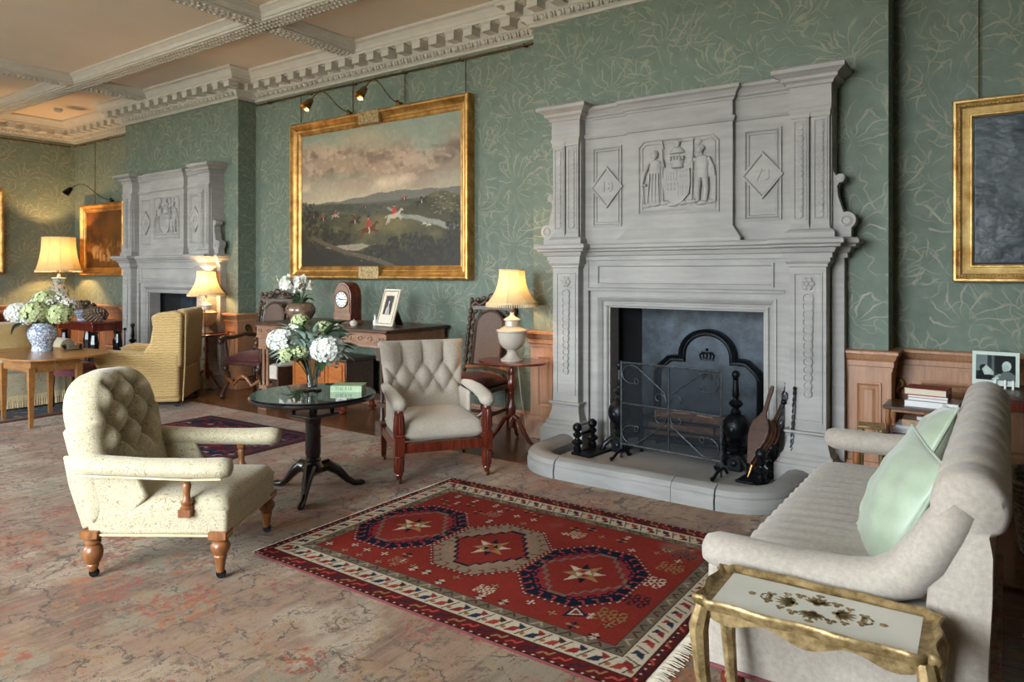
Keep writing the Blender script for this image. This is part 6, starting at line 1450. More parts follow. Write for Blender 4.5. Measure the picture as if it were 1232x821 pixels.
# ------------------------------------------------------------ glass-topped pedestal table with vase and book
t = thing('pedestal_table', 'round black tripod table with glass top between the two armchairs', 'table', (-3.87, -2.49, 0)); eb = M['ebony']
MB().lathe([(0, 0.63), (0.36, 0.63), (0.405, 0.64), (0.418, 0.652), (0.418, 0.664), (0.40, 0.672), (0, 0.672)], 64).build('table_top', eb, t)
MB().lathe([(0, 0.6725), (0.405, 0.6725), (0.409, 0.676), (0.407, 0.680), (0, 0.680)], 64).build('glass_sheet', M['glasstop'], t)
m = MB().box(-0.12, 0.12, -0.12, 0.12, 0.60, 0.63).box(-0.125, 0.125, -0.125, 0.125, 0.525, 0.545)
m.build('birdcage_plates', eb, t, bevel=0.005)
for x in (-0.09, 0.09):
    for y in (-0.09, 0.09): MB().lathe([(0.012, 0.545), (0.018, 0.565), (0.01, 0.58), (0.016, 0.60)], 10, T(x, y, 0)).build('birdcage_post', eb, t)
MB().lathe([(0.035, 0.12), (0.075, 0.15), (0.078, 0.18), (0.06, 0.20), (0.05, 0.215), (0.056, 0.225), (0.045, 0.24), (0.052, 0.27), (0.05, 0.45), (0.055, 0.51), (0.065, 0.527)], 24).build('column', eb, t)
for a in (-52, 68, 188):
    ca, sa = math.cos(math.radians(a)), math.sin(math.radians(a)); MB().tube([(0.03*ca, 0.03*sa, 0.16), (0.10*ca, 0.10*sa, 0.175), (0.17*ca, 0.17*sa, 0.13), (0.24*ca, 0.24*sa, 0.055), (0.29*ca, 0.29*sa, 0.022), (0.34*ca, 0.34*sa, 0.016), (0.365*ca, 0.365*sa, 0.012)], [0.042, 0.042, 0.033, 0.024, 0.022, 0.024, 0.014], 10).build('leg', eb, t)
VX, VY, VZ = -3.94, -2.44, 0.680
t = thing('glass_vase', 'flared cut glass vase of hydrangeas on the pedestal table', 'vase', (VX, VY, VZ))
MB().lathe([(0, 0), (0.062, 0), (0.066, 0.008), (0.045, 0.018), (0.036, 0.03), (0.036, 0.08), (0.042, 0.13), (0.058, 0.185), (0.080, 0.225), (0.076, 0.225), (0.054, 0.185), (0.038, 0.13), (0.031, 0.08), (0.028, 0.04), (0, 0.036)], 40, None, 12, 0.03).build('vessel', M['glass'], t, angle=60)
t = thing('hydrangea_bouquet', 'loose bunch of white and lime hydrangeas with grey leaves in the glass vase', 'flowers', (VX, VY, VZ)); t.scale = (1.1, 1.1, 1.02); V = Vector
# the direction across the picture, for setting the heads out as they stand
rt = V((0.817, 0.576, 0)); fw = V((-0.576, 0.817, 0))
def at(a, d, z): return tuple(rt*a+fw*d+V((0, 0, z)))
hd = [((-0.165, -0.04, 0.345), 0.10, 'petalw', 85), ((-0.10, 0.03, 0.40), 0.075, 'petalw', 60), ((0.12, -0.08, 0.29), 0.105, 'petalw', 95), ((-0.115, -0.11, 0.255), 0.062, 'petalg', 50), ((-0.04, -0.12, 0.275), 0.048, 'petalg', 40), ((-0.075, 0.0, 0.475), 0.055, 'petalg', 50), ((0.06, 0.04, 0.42), 0.06, 'petalg', 50), ((0.13, 0.06, 0.40), 0.06, 'petalc', 45)]
for i, (p, r, m_, n) in enumerate(hd): bloom(t, at(*p), r, m_, 100+i, n)
stems(t, (0, 0, 0.05), [at(*p) for p, *_ in hd], 'leaf')
rg = np.random.default_rng(77)
for k in range(170):
    a = rg.uniform(-0.23, 0.25); d = rg.uniform(-0.15, 0.10); z = rg.uniform(0.24, 0.46) if k > 50 else rg.uniform(0.20, 0.30); b0 = at(a*0.5, d*0.5, z*0.80+0.03); leaf(t, b0, at(a*1.12, d-0.02, z+rg.uniform(-0.06, 0.05)), rg.uniform(0.04, 0.075), ('leafgrey', 'leafgrey', 'leafgrey', 'leaf', 'leafgrey')[k % 5], 0.12)
for a, d, z in ((-0.25, -0.05, 0.215), (-0.20, -0.10, 0.19), (0.30, 0.0, 0.30), (0.27, 0.05, 0.38)): leaf(t, at(a*0.4, d*0.5, 0.26), at(a, d, z), 0.06, 'leafgrey', 0.2)
def book(loc, rz, w, d, h, m_, label, spine=None, tint='paperedge', name='book'):
    """w along the spine (local x, spine at -y)"""
    t = thing(name, label, 'book', loc, rz)
    MB().box(-w/2, w/2, -d/2, d/2, 0, 0.003).box(-w/2, w/2, -d/2, d/2, h-0.003, h).box(-w/2, w/2, -d/2-0.002, -d/2+0.003, 0, h).build('cover', M[m_], t, smooth=False)
    MB().box(-w/2+0.004, w/2-0.004, -d/2+0.002, d/2-0.005, 0.003, h-0.003).build('page_block', M[tint], t, smooth=False)
    if spine: text('spine_title', spine[0], spine[1], M[spine[2]], t, (-w*0.08, -d/2-0.0025, h*0.5), ext=0.0004)
    return t
bt_ = book((-3.742, -2.285, 0.680), 33, 0.215, 0.15, 0.042, 'bookgreen', 'pale green book lying on the glass topped pedestal table', ('THE R18', 0.032, 'bookgreendark'))
# ------------------------------------------------------------ gilt tray table
def tray_table():
    t = thing('gilt_tray_table', 'gilt tray table with cream panel in front of the sofa arm', 'table', (-0.452, -3.485, 0), 1.5); g = M['gilt3']; hx, hy = 0.302, 0.142
    def wav(n, amp, ex=0.0):
        P = []
        for k in range(n):
            u = k/n*4; s, f = int(u), u % 1
            a, b = [((-1, -1), (1, -1)), ((1, -1), (1, 1)), ((1, 1), (-1, 1)), ((-1, 1), (-1, -1))][s]
            x, y = a[0]+(b[0]-a[0])*f, a[1]+(b[1]-a[1])*f; nr = ((0, -1), (1, 0), (0, 1), (-1, 0))[s]
            w = amp*(math.cos(f*2*PI*(3 if s % 2 == 0 else 2))*0.5) if 0.06 < f < 0.94 else 0
            cr = 0.045*max(0, 1-min(f, 1-f)/0.05); X, Y = x*hx+nr[0]*(w+ex), y*hy+nr[1]*(w+ex)
            sx, sy = (1 if x > 0 else -1), (1 if y > 0 else -1); q = cr*0.5; P.append((X-sx*q, Y-sy*q))
        return P
    o = wav(120, 0.012); MB().slab(o, 0.52, 0.536).build('tray', g, t, bevel=0.003)
    m = MB().mould(o[::-1] if False else o, [(-0.014, 0.536), (-0.007, 0.540), (-0.002, 0.549), (0.004, 0.552), (0.009, 0.548), (0.008, 0.537), (0.002, 0.52)], True); m.build('scalloped_rim', M['gilt3'], t, angle=60)
    MB().box(-hx+0.040, hx-0.040, -hy+0.028, hy-0.028, 0.536, 0.5375).build('cream_panel', M['creampaint'], t, smooth=False, label='cream lacquer panel')
    m = MB(); z0, z1 = 0.5374, 0.5384                 # stencilled gold spray: palmettes, scrolls and little trefoils
    def pet(cx, cy, r, a, n=7, sp=2.2):
        for k in range(n):
            q = a-sp/2+sp*k/(n-1); L = r*(0.75+0.25*math.cos((k-(n-1)/2)*0.5)); w = r*0.16; p = [(0, 0), (L*0.55, w), (L, 0), (L*0.55, -w)]; m.slab([(cx+x*math.cos(q)-y*math.sin(q), cy+x*math.sin(q)+y*math.cos(q)) for x, y in p], z0, z1)
        m.slab([(cx+r*0.2*math.cos(b), cy+r*0.2*math.sin(b)) for b in np.linspace(0, 2*PI, 10, endpoint=False)], z0, z1)
    for s in (-1, 1): pet(s*0.055, 0, 0.055, 0 if s > 0 else PI); pet(0, s*0.028, 0.055, PI/2*s)
    for s in (-1, 1):
        for q in (-1, 1):
            for cx, cy, r in ((s*0.05, q*0.058, 0.016), (s*0.085, q*0.048, 0.012), (s*0.125, q*0.025, 0.014)):
                for k in range(3): b = k*2*PI/3+0.5; m.slab([(cx+r*0.6*math.cos(b)+r*0.5*math.cos(e_), cy+r*0.6*math.sin(b)+r*0.5*math.sin(e_)) for e_ in np.linspace(0, 2*PI, 8, endpoint=False)], z0, z1)
            for k in np.linspace(0, 4.5, 9): m.slab([(s*(0.135+0.013*math.cos(k))+0.004*math.cos(e_), q*(0.006+0.013*math.sin(k))+0.004*math.sin(e_)) for e_ in np.linspace(0, 2*PI, 6, endpoint=False)], z0, z1)
        m.slab([(s*(0.175+0.012*math.cos(e_)), 0.012*math.sin(e_)) for e_ in np.linspace(0, 2*PI, 5, endpoint=False)], z0, z1); m.slab([(0.014*math.cos(e_), s*0.088+0.008*math.sin(e_)) for e_ in np.linspace(0, 2*PI, 6, endpoint=False)], z0, z1)
    m.build('gold_stencil', M['gilt3'], t, smooth=False)
    for s, ax in ((-1, 'x'), (1, 'x'), (-1, 'y'), (1, 'y')):
        L = hx-0.03 if ax == 'x' else hy-0.025; n = 24; pts = [(-L, 0.522)]
        for k in range(n+1):
            u = -1+2*k/n; pts.append((u*L, 0.497-0.014*math.cos(u*PI*2.5)*(1 if ax == 'x' else 0.4)-0.008*(1-u*u)))
        pts.append((L, 0.522)); yy = s*(hy-0.02) if ax == 'x' else s*(hx-0.025)
        MB().prism(pts, -0.007, 0.007, T(0, yy, 0) if ax == 'x' else T(yy, 0, 0) @ R('Z', 90)).build('apron', g, t, smooth=False)
    for sx in (-1, 1):
        for sy in (-1, 1):
            x, y = sx*(hx-0.02), sy*(hy-0.018); MB().tube([(x, y, 0.525), (x+sx*0.012, y+sy*0.01, 0.46), (x+sx*0.004, y+sy*0.004, 0.34), (x-sx*0.014, y-sy*0.01, 0.18), (x-sx*0.01, y-sy*0.006, 0.07), (x+sx*0.012, y+sy*0.01, 0.012), (x+sx*0.018, y+sy*0.014, 0.004)], [0.024, 0.030, 0.024, 0.018, 0.015, 0.017, 0.018], 8).build('leg', g, t)
tray_table()
# ------------------------------------------------------------ the long carved desk under the hunting painting and what stands on it
DX0, DX1, DZ = -6.75, -4.76, 0.955
t = thing('carved_desk', 'long carved oak desk under the hunting painting', 'desk', ((DX0+DX1)/2, -0.50, 0)); hw, hd_ = (DX1-DX0)/2, 0.42
MB().box(-hw-0.03, hw+0.03, -hd_-0.03, hd_+0.03, DZ-0.03, DZ).build('desk_top', M['darkoak'], t, bevel=0.008)
m = MB().box(-hw, hw, -hd_, hd_, DZ-0.165, DZ-0.03).mould([(-hw, -hd_), (hw, -hd_)], [(0, DZ-0.045), (0.012, DZ-0.045), (0.018, DZ-0.03), (0, DZ-0.03)]).mould([(-hw, -hd_), (hw, -hd_)], [(0, DZ-0.17), (0.012, DZ-0.17), (0.008, DZ-0.15), (0, DZ-0.15)])
ap = m.build('frieze_drawer_case', M['lightoak'], t, smooth=False)
m = MB()
for k in range(14):                              # carved running scrolls
    x = -hw+0.07+k*(2*hw-0.14)/13; z = DZ-0.097
    m.tube([(x+(0.036-0.007*q)*math.cos(q*1.5)*(1 if k % 2 else -1), -hd_-0.004, z+(0.032-0.006*q)*math.sin(q*1.5)) for q in np.linspace(0, 4, 12)], 0.006, 5); m.ball((x+0.06, -hd_-0.002, z+0.02*(1 if k % 2 else -1)), (0.022, 0.008, 0.014), 7, 4)
m.build('carved_scrollwork', M['lightoak'], t, kind='stuff')
for x in (-hw+0.08, hw-0.08):
    for y in (-hd_+0.06, hd_-0.06):
        g = MB()
        for dx in (-0.035, 0.035): g.lathe([(0.026, 0.08), (0.028, 0.10), (0.018, 0.12), (0.017, 0.60), (0.024, 0.62), (0.018, 0.64), (0.026, 0.68)], 12, T(x+dx, y, 0))
        g.box(x-0.07, x+0.07, y-0.045, y+0.045, 0.66, DZ-0.16).box(x-0.075, x+0.075, y-0.05, y+0.05, 0.0, 0.09).box(x-0.068, x+0.068, y-0.04, y+0.04, 0.22, 0.26)
        g.build('leg', M['lightoak' if x < 0 and y < 0 else 'darkoak'], t)  # front left leg coloured as lit, the others dark as in shade
MB().box(-hw+0.06, hw-0.06, hd_-0.09, hd_-0.05, 0.10, 0.17).build('stretcher', M['darkoak'], t)
# carved chest on claw feet beneath it, lit front and shaded end painted as orange and dark oak, bright lock plate; folded cream cloth
t = thing('claw_foot_chest', 'oak chest with lit orange front painted in, bright lock plate, on claw feet under the desk', 'chest', (-6.17, -0.36, 0))
MB().box(-0.44, 0.44, -0.185, 0.21, 0.17, 0.545).build('case', M['darkoak'], t, bevel=0.006); MB().box(-0.46, 0.46, -0.205, 0.23, 0.545, 0.575).build('lid', M['darkoak'], t, bevel=0.008)  # dark oak on the case paints the shade of the chest's end
fb = MB().box(-0.43, 0.43, -0.20, -0.185, 0.18, 0.54).build('front_board', M['litoak'], t, smooth=False, label='oak front painted in its lit orange')
m = MB()
for a, b in ((-0.40, -0.16), (-0.12, 0.12), (0.16, 0.40)): m.mould([(a, 0.21), (a, 0.51), (b, 0.51), (b, 0.21)], [(0, 0.20), (0, 0.212), (0.012, 0.212), (0.02, 0.20)], True, RX)
m.build('panel_moulding', M['litoak'], fb, smooth=False)
MB().lathe([(0.05, 0), (0.05, 0.006), (0.02, 0.012), (0.012, 0.022), (0, 0.022)], 12, T(0.02, -0.20, 0.47) @ RX, 6, 0.16).box(-0.005, 0.045, -0.21, -0.20, 0.36, 0.44).lathe([(0.03, 0), (0.026, 0.01), (0, 0.012)], 10, T(0.30, -0.20, 0.50) @ RX).build('lock_plate', M['steel'], t, label='bright metal lock plate')
for x in (-0.40, 0.40):
    for y in (-0.17, 0.19): MB().tube([(x, y, 0.18), (x*1.05, y*1.15-0.01, 0.13), (x*1.02, y*1.1, 0.07), (x*1.06, y*1.2-0.01, 0.02)], [0.06, 0.052, 0.03, 0.034], 10).ball((x*1.06, y*1.2-0.02, 0.025), (0.045, 0.05, 0.025), 10, 6).ball((x, y-0.02, 0.14), (0.07, 0.03, 0.05), 10, 6).build('claw_foot', M['mahog'], t)
t = thing('draped_cloth', 'hanging cream cloth on an added dark block, left of the oak chest', 'stool', (-6.76, -0.50, 0))  # only the cloth is meant; the dark block beneath is added
MB().box(-0.06, 0.06, -0.18, 0.18, 0, 0.42).build('cloth_block', M['darkoak'], t, bevel=0.01); MB().pillow(11, 11, lambda a, b: (a*0.075, b*0.20, 0.445), (0, 0, 1), 0.02, 0.02, 6).box(-0.07, 0.07, -0.205, -0.19, 0.30, 0.45).build('cloth', M['mount'], t)
# clock
t = thing('lancet_clock', 'wooden lancet mantel clock with white dial on the desk', 'clock', (-5.78, -0.48, DZ), 4)
o = [(-0.125, 0.03), (-0.125, 0.27)]+[(-0.125+0.125*(1-math.cos(a)) if False else -0.125*math.cos(a)**1.0, 0.27+0.17*math.sin(a)**0.9) for a in np.linspace(0.12, PI/2, 8)]
o = o+[(-x, z) for x, z in o[::-1][1:]]
MB().prism(o, -0.08, 0.08).build('case', M['mahog'], t, bevel=0.006)
MB().box(-0.14, 0.14, -0.095, 0.095, 0.0, 0.032).box(-0.118, 0.118, -0.086, -0.08, 0.045, 0.12).build('base_moulding', M['lightoak'], t, bevel=0.004)
MB().prism([(x*0.86, 0.035+(z-0.03)*0.93) for x, z in o], -0.087, -0.079).build('front_board', M['lightoak'], t, bevel=0.003)
MB().lathe([(0.092, 0), (0.092, 0.010), (0.084, 0.016), (0.080, 0.010), (0, 0.008)], 36, T(0, -0.086, 0.255) @ RX).build('bezel', M['brass'], t)
cdial = MB().lathe([(0.082, 0), (0.082, 0.003), (0, 0.003)], 36, T(0, -0.0935, 0.255) @ RX).build('dial', M['white'], t)
for k in range(12):
    a = k*PI/6; MB().box(-0.0035, 0.0035, -0.001, 0.0, 0.056, 0.073, T(0, -0.0965, 0.255) @ R('Y', 30*k)).build('hour_mark', M['black'], cdial, smooth=False)
MB().box(-0.004, 0.004, -0.002, 0, -0.01, 0.042, T(0, -0.098, 0.255) @ R('Y', 285)).build('hour_hand', M['black'], cdial, smooth=False); MB().box(-0.003, 0.003, -0.002, 0, -0.012, 0.062, T(0, -0.1, 0.255) @ R('Y', 84)).build('minute_hand', M['black'], cdial, smooth=False)
# dish, scent bottle, photograph, orchid
t = thing('green_dish', 'small dark green footed dish in front of the clock', 'dish', (-5.64, -0.76, DZ)); MB().lathe([(0, 0), (0.055, 0), (0.05, 0.012), (0.06, 0.022), (0.11, 0.045), (0.115, 0.052), (0.10, 0.05), (0.05, 0.03), (0, 0.026)], 28).build('bowl', M['greendish'], t)
t = thing('lidded_pot', 'tiny pale lidded pot right of the green dish', 'pot', (-5.42, -0.72, DZ)); MB().lathe([(0, 0), (0.028, 0), (0.042, 0.02), (0.042, 0.035), (0.03, 0.045)], 20).build('body', M['ceramic'], t); MB().lathe([(0.034, 0.045), (0.03, 0.055), (0.006, 0.06), (0.008, 0.068), (0, 0.07)], 18).build('lid', M['ceramic'], t)
t = thing('ivory_bottle', 'little white bottle at the left foot of the photo frame', 'bottle', (-5.30, -0.54, DZ)); MB().lathe([(0, 0), (0.022, 0), (0.026, 0.04), (0.012, 0.065), (0.012, 0.09)], 16).build('body', M['white'], t); MB().lathe([(0.014, 0.09), (0.014, 0.11), (0, 0.115)], 14).build('stopper', M['ceramic'], t)
def photo_lady(W, H):
    c = Canvas(W, H, 0.0022, '4a4a4b'); h, w = c.X.shape; c.blend(np.clip(1-c.Y/H, 0, 1)*0.35, '2e2e30'); n = fbm(h, w, 4, 4, 0.5, 91); c.a *= (0.8+0.4*n)[..., None]
    q = lambda pts, col: c.poly([(x*W, y*H) for x, y in pts], col)
    q([(0.22, 0.0), (0.30, 0.30), (0.42, 0.46), (0.58, 0.46), (0.70, 0.32), (0.82, 0.0)], 'a9a8a6'); q([(0.44, 0.44), (0.45, 0.58), (0.56, 0.58), (0.57, 0.44)], 'b8b5b2'); c.disc(0.50*W, 0.68*H, 0.10*W, '33302f', 0.115*H); c.disc(0.505*W, 0.655*H, 0.085*W, 'c2bebb', 0.10*H); q([(0.34, 0.30), (0.46, 0.44), (0.44, 0.10), (0.36, 0.05)], 'c4c2bf'); q([(0.60, 0.36), (0.66, 0.30), (0.62, 0.05), (0.55, 0.1)], '858484')
    return c
t = thing('photo_frame', 'cream strut frame with small photograph of a woman on the desk', 'photo frame', (-5.11, -0.60, DZ+0.004), -9); tl = R('X', -17)
MB().box(-0.135, 0.135, -0.009, 0.009, 0, 0.385, tl).build('surround', M['mount'], t, bevel=0.003)
m = MB(); rectmould(m, -0.118, 0.118, 0.02, 0.365, [(0, 0.009), (0, 0.013), (0.006, 0.013), (0.009, 0.009)]); rectmould(m, -0.068, 0.068, 0.115, 0.315, [(0, 0.009), (0, 0.012), (0.005, 0.012), (0.007, 0.009)])
for i in range(len(m.v)): m.v[i] = tuple(tl @ Vector(m.v[i]))
m.build('mount_line', M['gilt2'], t, smooth=False)
pc = photo_lady(0.125, 0.19).mesh('photograph', M['print'], 'xz', (-0.0625, -0.0102, 0.12), t); pc.rotation_euler.x = math.radians(-17)
MB().add([(-0.03, 0.012, 0.0), (0.03, 0.012, 0.0)], []) 
MB().prism([(-0.06, 0.0), (0.06, 0.0), (0.03, 0.27), (-0.03, 0.27)], -0.004, 0.004, T(0, 0.19, 0) @ R('X', 20)).build('strut', M['darkoak'], t, smooth=False)
t = thing('orchid_pot', 'round brown glazed pot of white orchids on the left end of the desk', 'plant pot', (-6.46, -0.56, DZ)); MB().lathe([(0, 0), (0.085, 0), (0.13, 0.04), (0.165, 0.10), (0.165, 0.145), (0.135, 0.195), (0.11, 0.205), (0.10, 0.195), (0, 0.19)], 32).build('pot', M['celadon'], t)
rg = np.random.default_rng(5); m = MB()
for k in range(7):
    a = k*0.9; m.tube([(0, 0, 0.19), (0.05*math.cos(a), 0.05*math.sin(a), 0.34), (0.13*math.cos(a), 0.10*math.sin(a), 0.44)], 0.004, 5)
m.build('stems', M['leaf'], t, angle=180)
for k in range(18):
    a = rg.uniform(0, 2*PI); L = rg.uniform(0.14, 0.24); leaf(t, (0.04*math.cos(a), 0.04*math.sin(a), 0.19), (L*math.cos(a), L*math.sin(a), 0.19+rg.uniform(0.02, 0.13)), 0.045, 'leaf', 0.25)
for k in range(34):                              # each orchid flower: five petals and a lip
    a = rg.uniform(0, 2*PI); q = 0.23*math.sqrt(rg.random()); c = V((q*math.cos(a)*1.25-0.04, q*math.sin(a)*0.6-0.03, 0.40+rg.uniform(-0.07, 0.13)*(1-q*2))); d = V((rg.normal(0, .5), -1, rg.normal(0.2, .35))).normalized(); Mx = T(*c) @ d.to_track_quat('Z', 'Y').to_matrix().to_4x4() @ R('Z', rg.random()*72); m = MB(); s = 0.040
    for j in range(5):
        b = j*2*PI/5; ca, sa = math.cos(b), math.sin(b); w = 0.55; m.add([tuple(v*s for v in p) for p in [(0, 0, 0), (ca*0.8-sa*w, sa*0.8+ca*w, 0.2), (ca*1.35, sa*1.35, 0.1), (ca*0.8+sa*w, sa*0.8-ca*w, 0.2)]], [(0, 3, 2, 1)], Mx)
    m.ball((0, 0, 0.008), (0.008, 0.008, 0.010), 6, 4, Mx); m.build('flower', M['petalw'], t, angle=180)
# ------------------------------------------------------------ far left group
t = thing('inlaid_table', 'drop leaf satinwood table with inlaid star holding the blue and white vase', 'table', (-8.0, -2.55, 0), 0); sw = M['satin']
def sup(k, n=2.8): return math.copysign(abs(math.cos(k))**(2/n), math.cos(k)), math.copysign(abs(math.sin(k))**(2/n), math.sin(k))
MB().slab([(0.02+0.53*sup(a)[0], 0.10+0.46*sup(a)[1]) for a in np.linspace(0, 2*PI, 56, endpoint=False)], 0.65, 0.67).build('table_top', sw, t, bevel=0.004)
MB().slab([(-0.52-0.40*math.sin(a), 0.02-0.40*math.cos(a)) for a in np.linspace(0, PI, 20)], 0.65, 0.668).build('open_leaf', sw, t, bevel=0.003)
MB().box(-0.33, 0.345, -0.225, 0.22, 0.53, 0.65).build('apron', sw, t, bevel=0.003)
m = MB()
for k in range(8):
    a = k*PI/4; L = 0.05 if k % 2 == 0 else 0.028; m.prism([(0, 0), (0.012*math.cos(a+0.4), 0.012*math.sin(a+0.4)), (L*math.cos(a), L*math.sin(a)), (0.012*math.cos(a-0.4), 0.012*math.sin(a-0.4))], -0.003, 0.0, T(0.3455, -0.01, 0.59) @ R('Z', 90))
m.build('inlaid_star', M['gilt2'], t, smooth=False)
for x in (-0.32, 0.335):
    for y in (-0.215, 0.21): MB().frust((x-0.016, x+0.016, y-0.016, y+0.016), (x-0.028, x+0.028, y-0.028, y+0.028), 0, 0.58).build('leg', sw, t)
LVX, LVY = -8.33, -2.41
t = thing('blue_white_vase', 'blue and white porcelain jar with hydrangeas on the inlaid table', 'vase', (LVX, LVY, 0.67)); MB().lathe([(0, 0), (0.098, 0), (0.10, 0.02), (0.092, 0.05), (0.10, 0.08), (0.13, 0.14), (0.138, 0.19), (0.125, 0.235), (0.095, 0.262), (0.088, 0.28), (0.098, 0.295), (0.09, 0.297), (0.075, 0.275), (0.06, 0.262)], 36).build('vessel', M['delft'], t)
t = thing('mixed_bouquet', 'full bunch of white and green hydrangeas and blush roses in the porcelain jar', 'flowers', (LVX, LVY, 0.67))
hd = [((-0.235, -0.02, 0.40), 0.125, 'petalw', 95), ((-0.15, 0.06, 0.44), 0.09, 'petalw', 60), ((0.01, -0.12, 0.41), 0.13, 'petalg', 100), ((0.215, -0.05, 0.39), 0.125, 'petalg', 95), ((0.0, 0.05, 0.54), 0.115, 'petalg', 85), ((-0.10, -0.10, 0.32), 0.055, 'petalw', 36), ((0.26, 0.04, 0.48), 0.09, 'petalc', 50), ((-0.08, 0.0, 0.51), 0.06, 'petalc', 36), ((0.12, -0.03, 0.50), 0.055, 'petalc', 32), ((0.17, 0.05, 0.55), 0.065, 'petalc', 36)]
for i, (p, r, m_, n) in enumerate(hd): bloom(t, at(*p), r, m_, 200+i, n)
stems(t, (0, 0, 0.2), [at(*p) for p, *_ in hd])
rg = np.random.default_rng(78)
for k in range(26): a = rg.uniform(-0.22, 0.24); d = rg.uniform(-0.12, 0.10); z = rg.uniform(0.30, 0.46); leaf(t, at(a*0.45, d*0.5, 0.29), at(a, d-0.02, z), rg.uniform(0.05, 0.08), 'leaf', 0.15)
leaf(t, at(-0.06, -0.09, 0.29), at(-0.24, -0.13, 0.175), 0.115, 'leafteal', 0.25); leaf(t, at(-0.05, -0.08, 0.30), at(-0.17, -0.16, 0.24), 0.08, 'leafteal', 0.2)
t = thing('glass_ashtray', 'low cut glass bowl beside the porcelain jar', 'bowl', (-8.22, -2.16, 0.67)); MB().lathe([(0, 0), (0.075, 0), (0.10, 0.035), (0.102, 0.055), (0.088, 0.055), (0.07, 0.018), (0, 0.014)], 24, None, 12, 0.04).build('bowl', M['glass'], t, angle=60)
# dark serving table in the far recess with bowl of cones and a large cone; tall table and lamp behind the sofa
t = thing('dark_side_table', 'dark mahogany table in the corner left of the far chimneypiece', 'table', (-11.32, -0.60, 0), 0)
MB().box(-0.60, 0.58, -0.25, 0.25, 0.74, 0.775).build('table_top', M['mahog'], t, bevel=0.006); MB().box(-0.56, 0.54, -0.22, 0.22, 0.64, 0.74).build('apron', M['mahog'], t, bevel=0.004)
for x in (-0.48, 0.46):
    for y in (-0.16, 0.17): MB().lathe([(0.05, 0), (0.05, 0.05), (0.035, 0.10), (0.06, 0.22), (0.065, 0.45), (0.045, 0.58), (0.06, 0.63)], 8, T(x, y, 0) @ R('Z', 22.5)).build('leg', M['ebony'], t, smooth=False)
MB().box(-0.52, 0.50, -0.18, 0.18, 0.05, 0.09).build('undershelf', M['ebony'], t, bevel=0.006)
bx, by, bz = -11.48, -0.64, 0.775
t = thing('porcelain_bowl', 'pale blue porcelain bowl heaped with small pine cones', 'bowl', (bx, by, bz)); MB().lathe([(0, 0), (0.085, 0), (0.075, 0.03), (0.12, 0.07), (0.175, 0.14), (0.19, 0.17), (0.18, 0.17), (0.11, 0.08), (0, 0.05)], 28).build('bowl', M['delft'], t)
def cone_mesh(L, r, n):
    m = MB(); m.ball((0, 0, 0), (r*0.7, r*0.7, L/2), 10, 7)
    for k in range(n):
        u = (k+0.5)/n; z = -L/2+L*u; q = r*math.sin(PI*(0.12+0.80*u))**0.7; a = k*2.39996; Mx = T(0, 0, z) @ R('Z', math.degrees(a)) @ T(q*0.72, 0, 0) @ R('Y', 58-40*u); s = r*0.42
        m.add([(-s*0.2, -s*0.5, 0), (s*0.8, -s*0.42, 0), (s*0.95, 0, s*0.16), (s*0.8, s*0.42, 0), (-s*0.2, s*0.5, 0), (s*0.5, 0, s*0.35)], [(0, 1, 5), (1, 2, 5), (2, 3, 5), (3, 4, 5), (4, 0, 5), (0, 4, 3, 2, 1)], Mx)
    return m
cm = None; rg = np.random.default_rng(3)
for i in range(13):
    a = i*2.4; q = (0.0 if i == 0 else 0.05+0.085*((i % 3)/2)); z = bz+0.165+(0.075 if q < 0.08 else 0.02)+0.015*(i % 2)
    if cm is None: o = cone_mesh(0.13, 0.05, 34).build('pine_cone', M['cone'], None, angle=180); cm = o.data
    else: o = link('pine_cone', cm)
    tag(o, 'small brown pine cone heaped in the pale blue porcelain bowl', 'pine cone', 'small cones in the porcelain bowl'); o.location = (bx+q*math.cos(a)*1.15, by+q*math.sin(a), z); o.rotation_euler = (1.2+0.5*math.sin(i), 0.6*math.cos(i*2), i*1.3)
o = cone_mesh(0.36, 0.115, 130).build('giant_cone', M['cone'], None, angle=180); o.location = (-11.03, -0.66, 0.775+0.098); o.rotation_euler = (0, PI/2, 0.25); tag(o, 'giant grey brown pine cone lying right of the porcelain bowl', 'pine cone')
t = thing('corner_table', 'narrow dark table against the end wall under the big lit lamp', 'table', (-12.85, -0.72, 0))
MB().box(-0.35, 0.35, -0.62, 0.40, 0.84, 0.87).box(-0.32, 0.32, -0.58, 0.36, 0.74, 0.84).build('table_top', M['mahog'], t, bevel=0.005)
for x in (-0.3, 0.3):
    for y in (-0.55, 0.33): MB().lathe([(0.02, 0), (0.028, 0.1), (0.022, 0.3), (0.034, 0.6), (0.03, 0.76)], 10, T(x, y, 0)).build('leg', M['mahog'], t)
t = thing('porcelain_lamp', 'tall painted porcelain vase lamp with big pleated shade in the far corner', 'lamp', (-12.75, -0.46, 0.87))
MB().lathe([(0, 0), (0.10, 0), (0.11, 0.02), (0.10, 0.04), (0.125, 0.12), (0.155, 0.24), (0.15, 0.33), (0.115, 0.40), (0.085, 0.43), (0.085, 0.50), (0.11, 0.535), (0.10, 0.54), (0.03, 0.545), (0.02, 0.60)], 28).build('vase_body', M['famille'], t)
lampshade(t, 0.66, 1.20, 0.245, 0.33, 2.2, 10, 200, 'bigshade')
tag(MB().box(XL+0.35, XL+0.75, -3.2, -1.5, 0.0, 0.85).box(XL+0.30, XL+0.80, -3.25, -1.45, 0.85, 0.89).build('sideboard', M['mahog'], bevel=0.01), 'long dark sideboard along the end wall behind the cream sofa', 'sideboard')
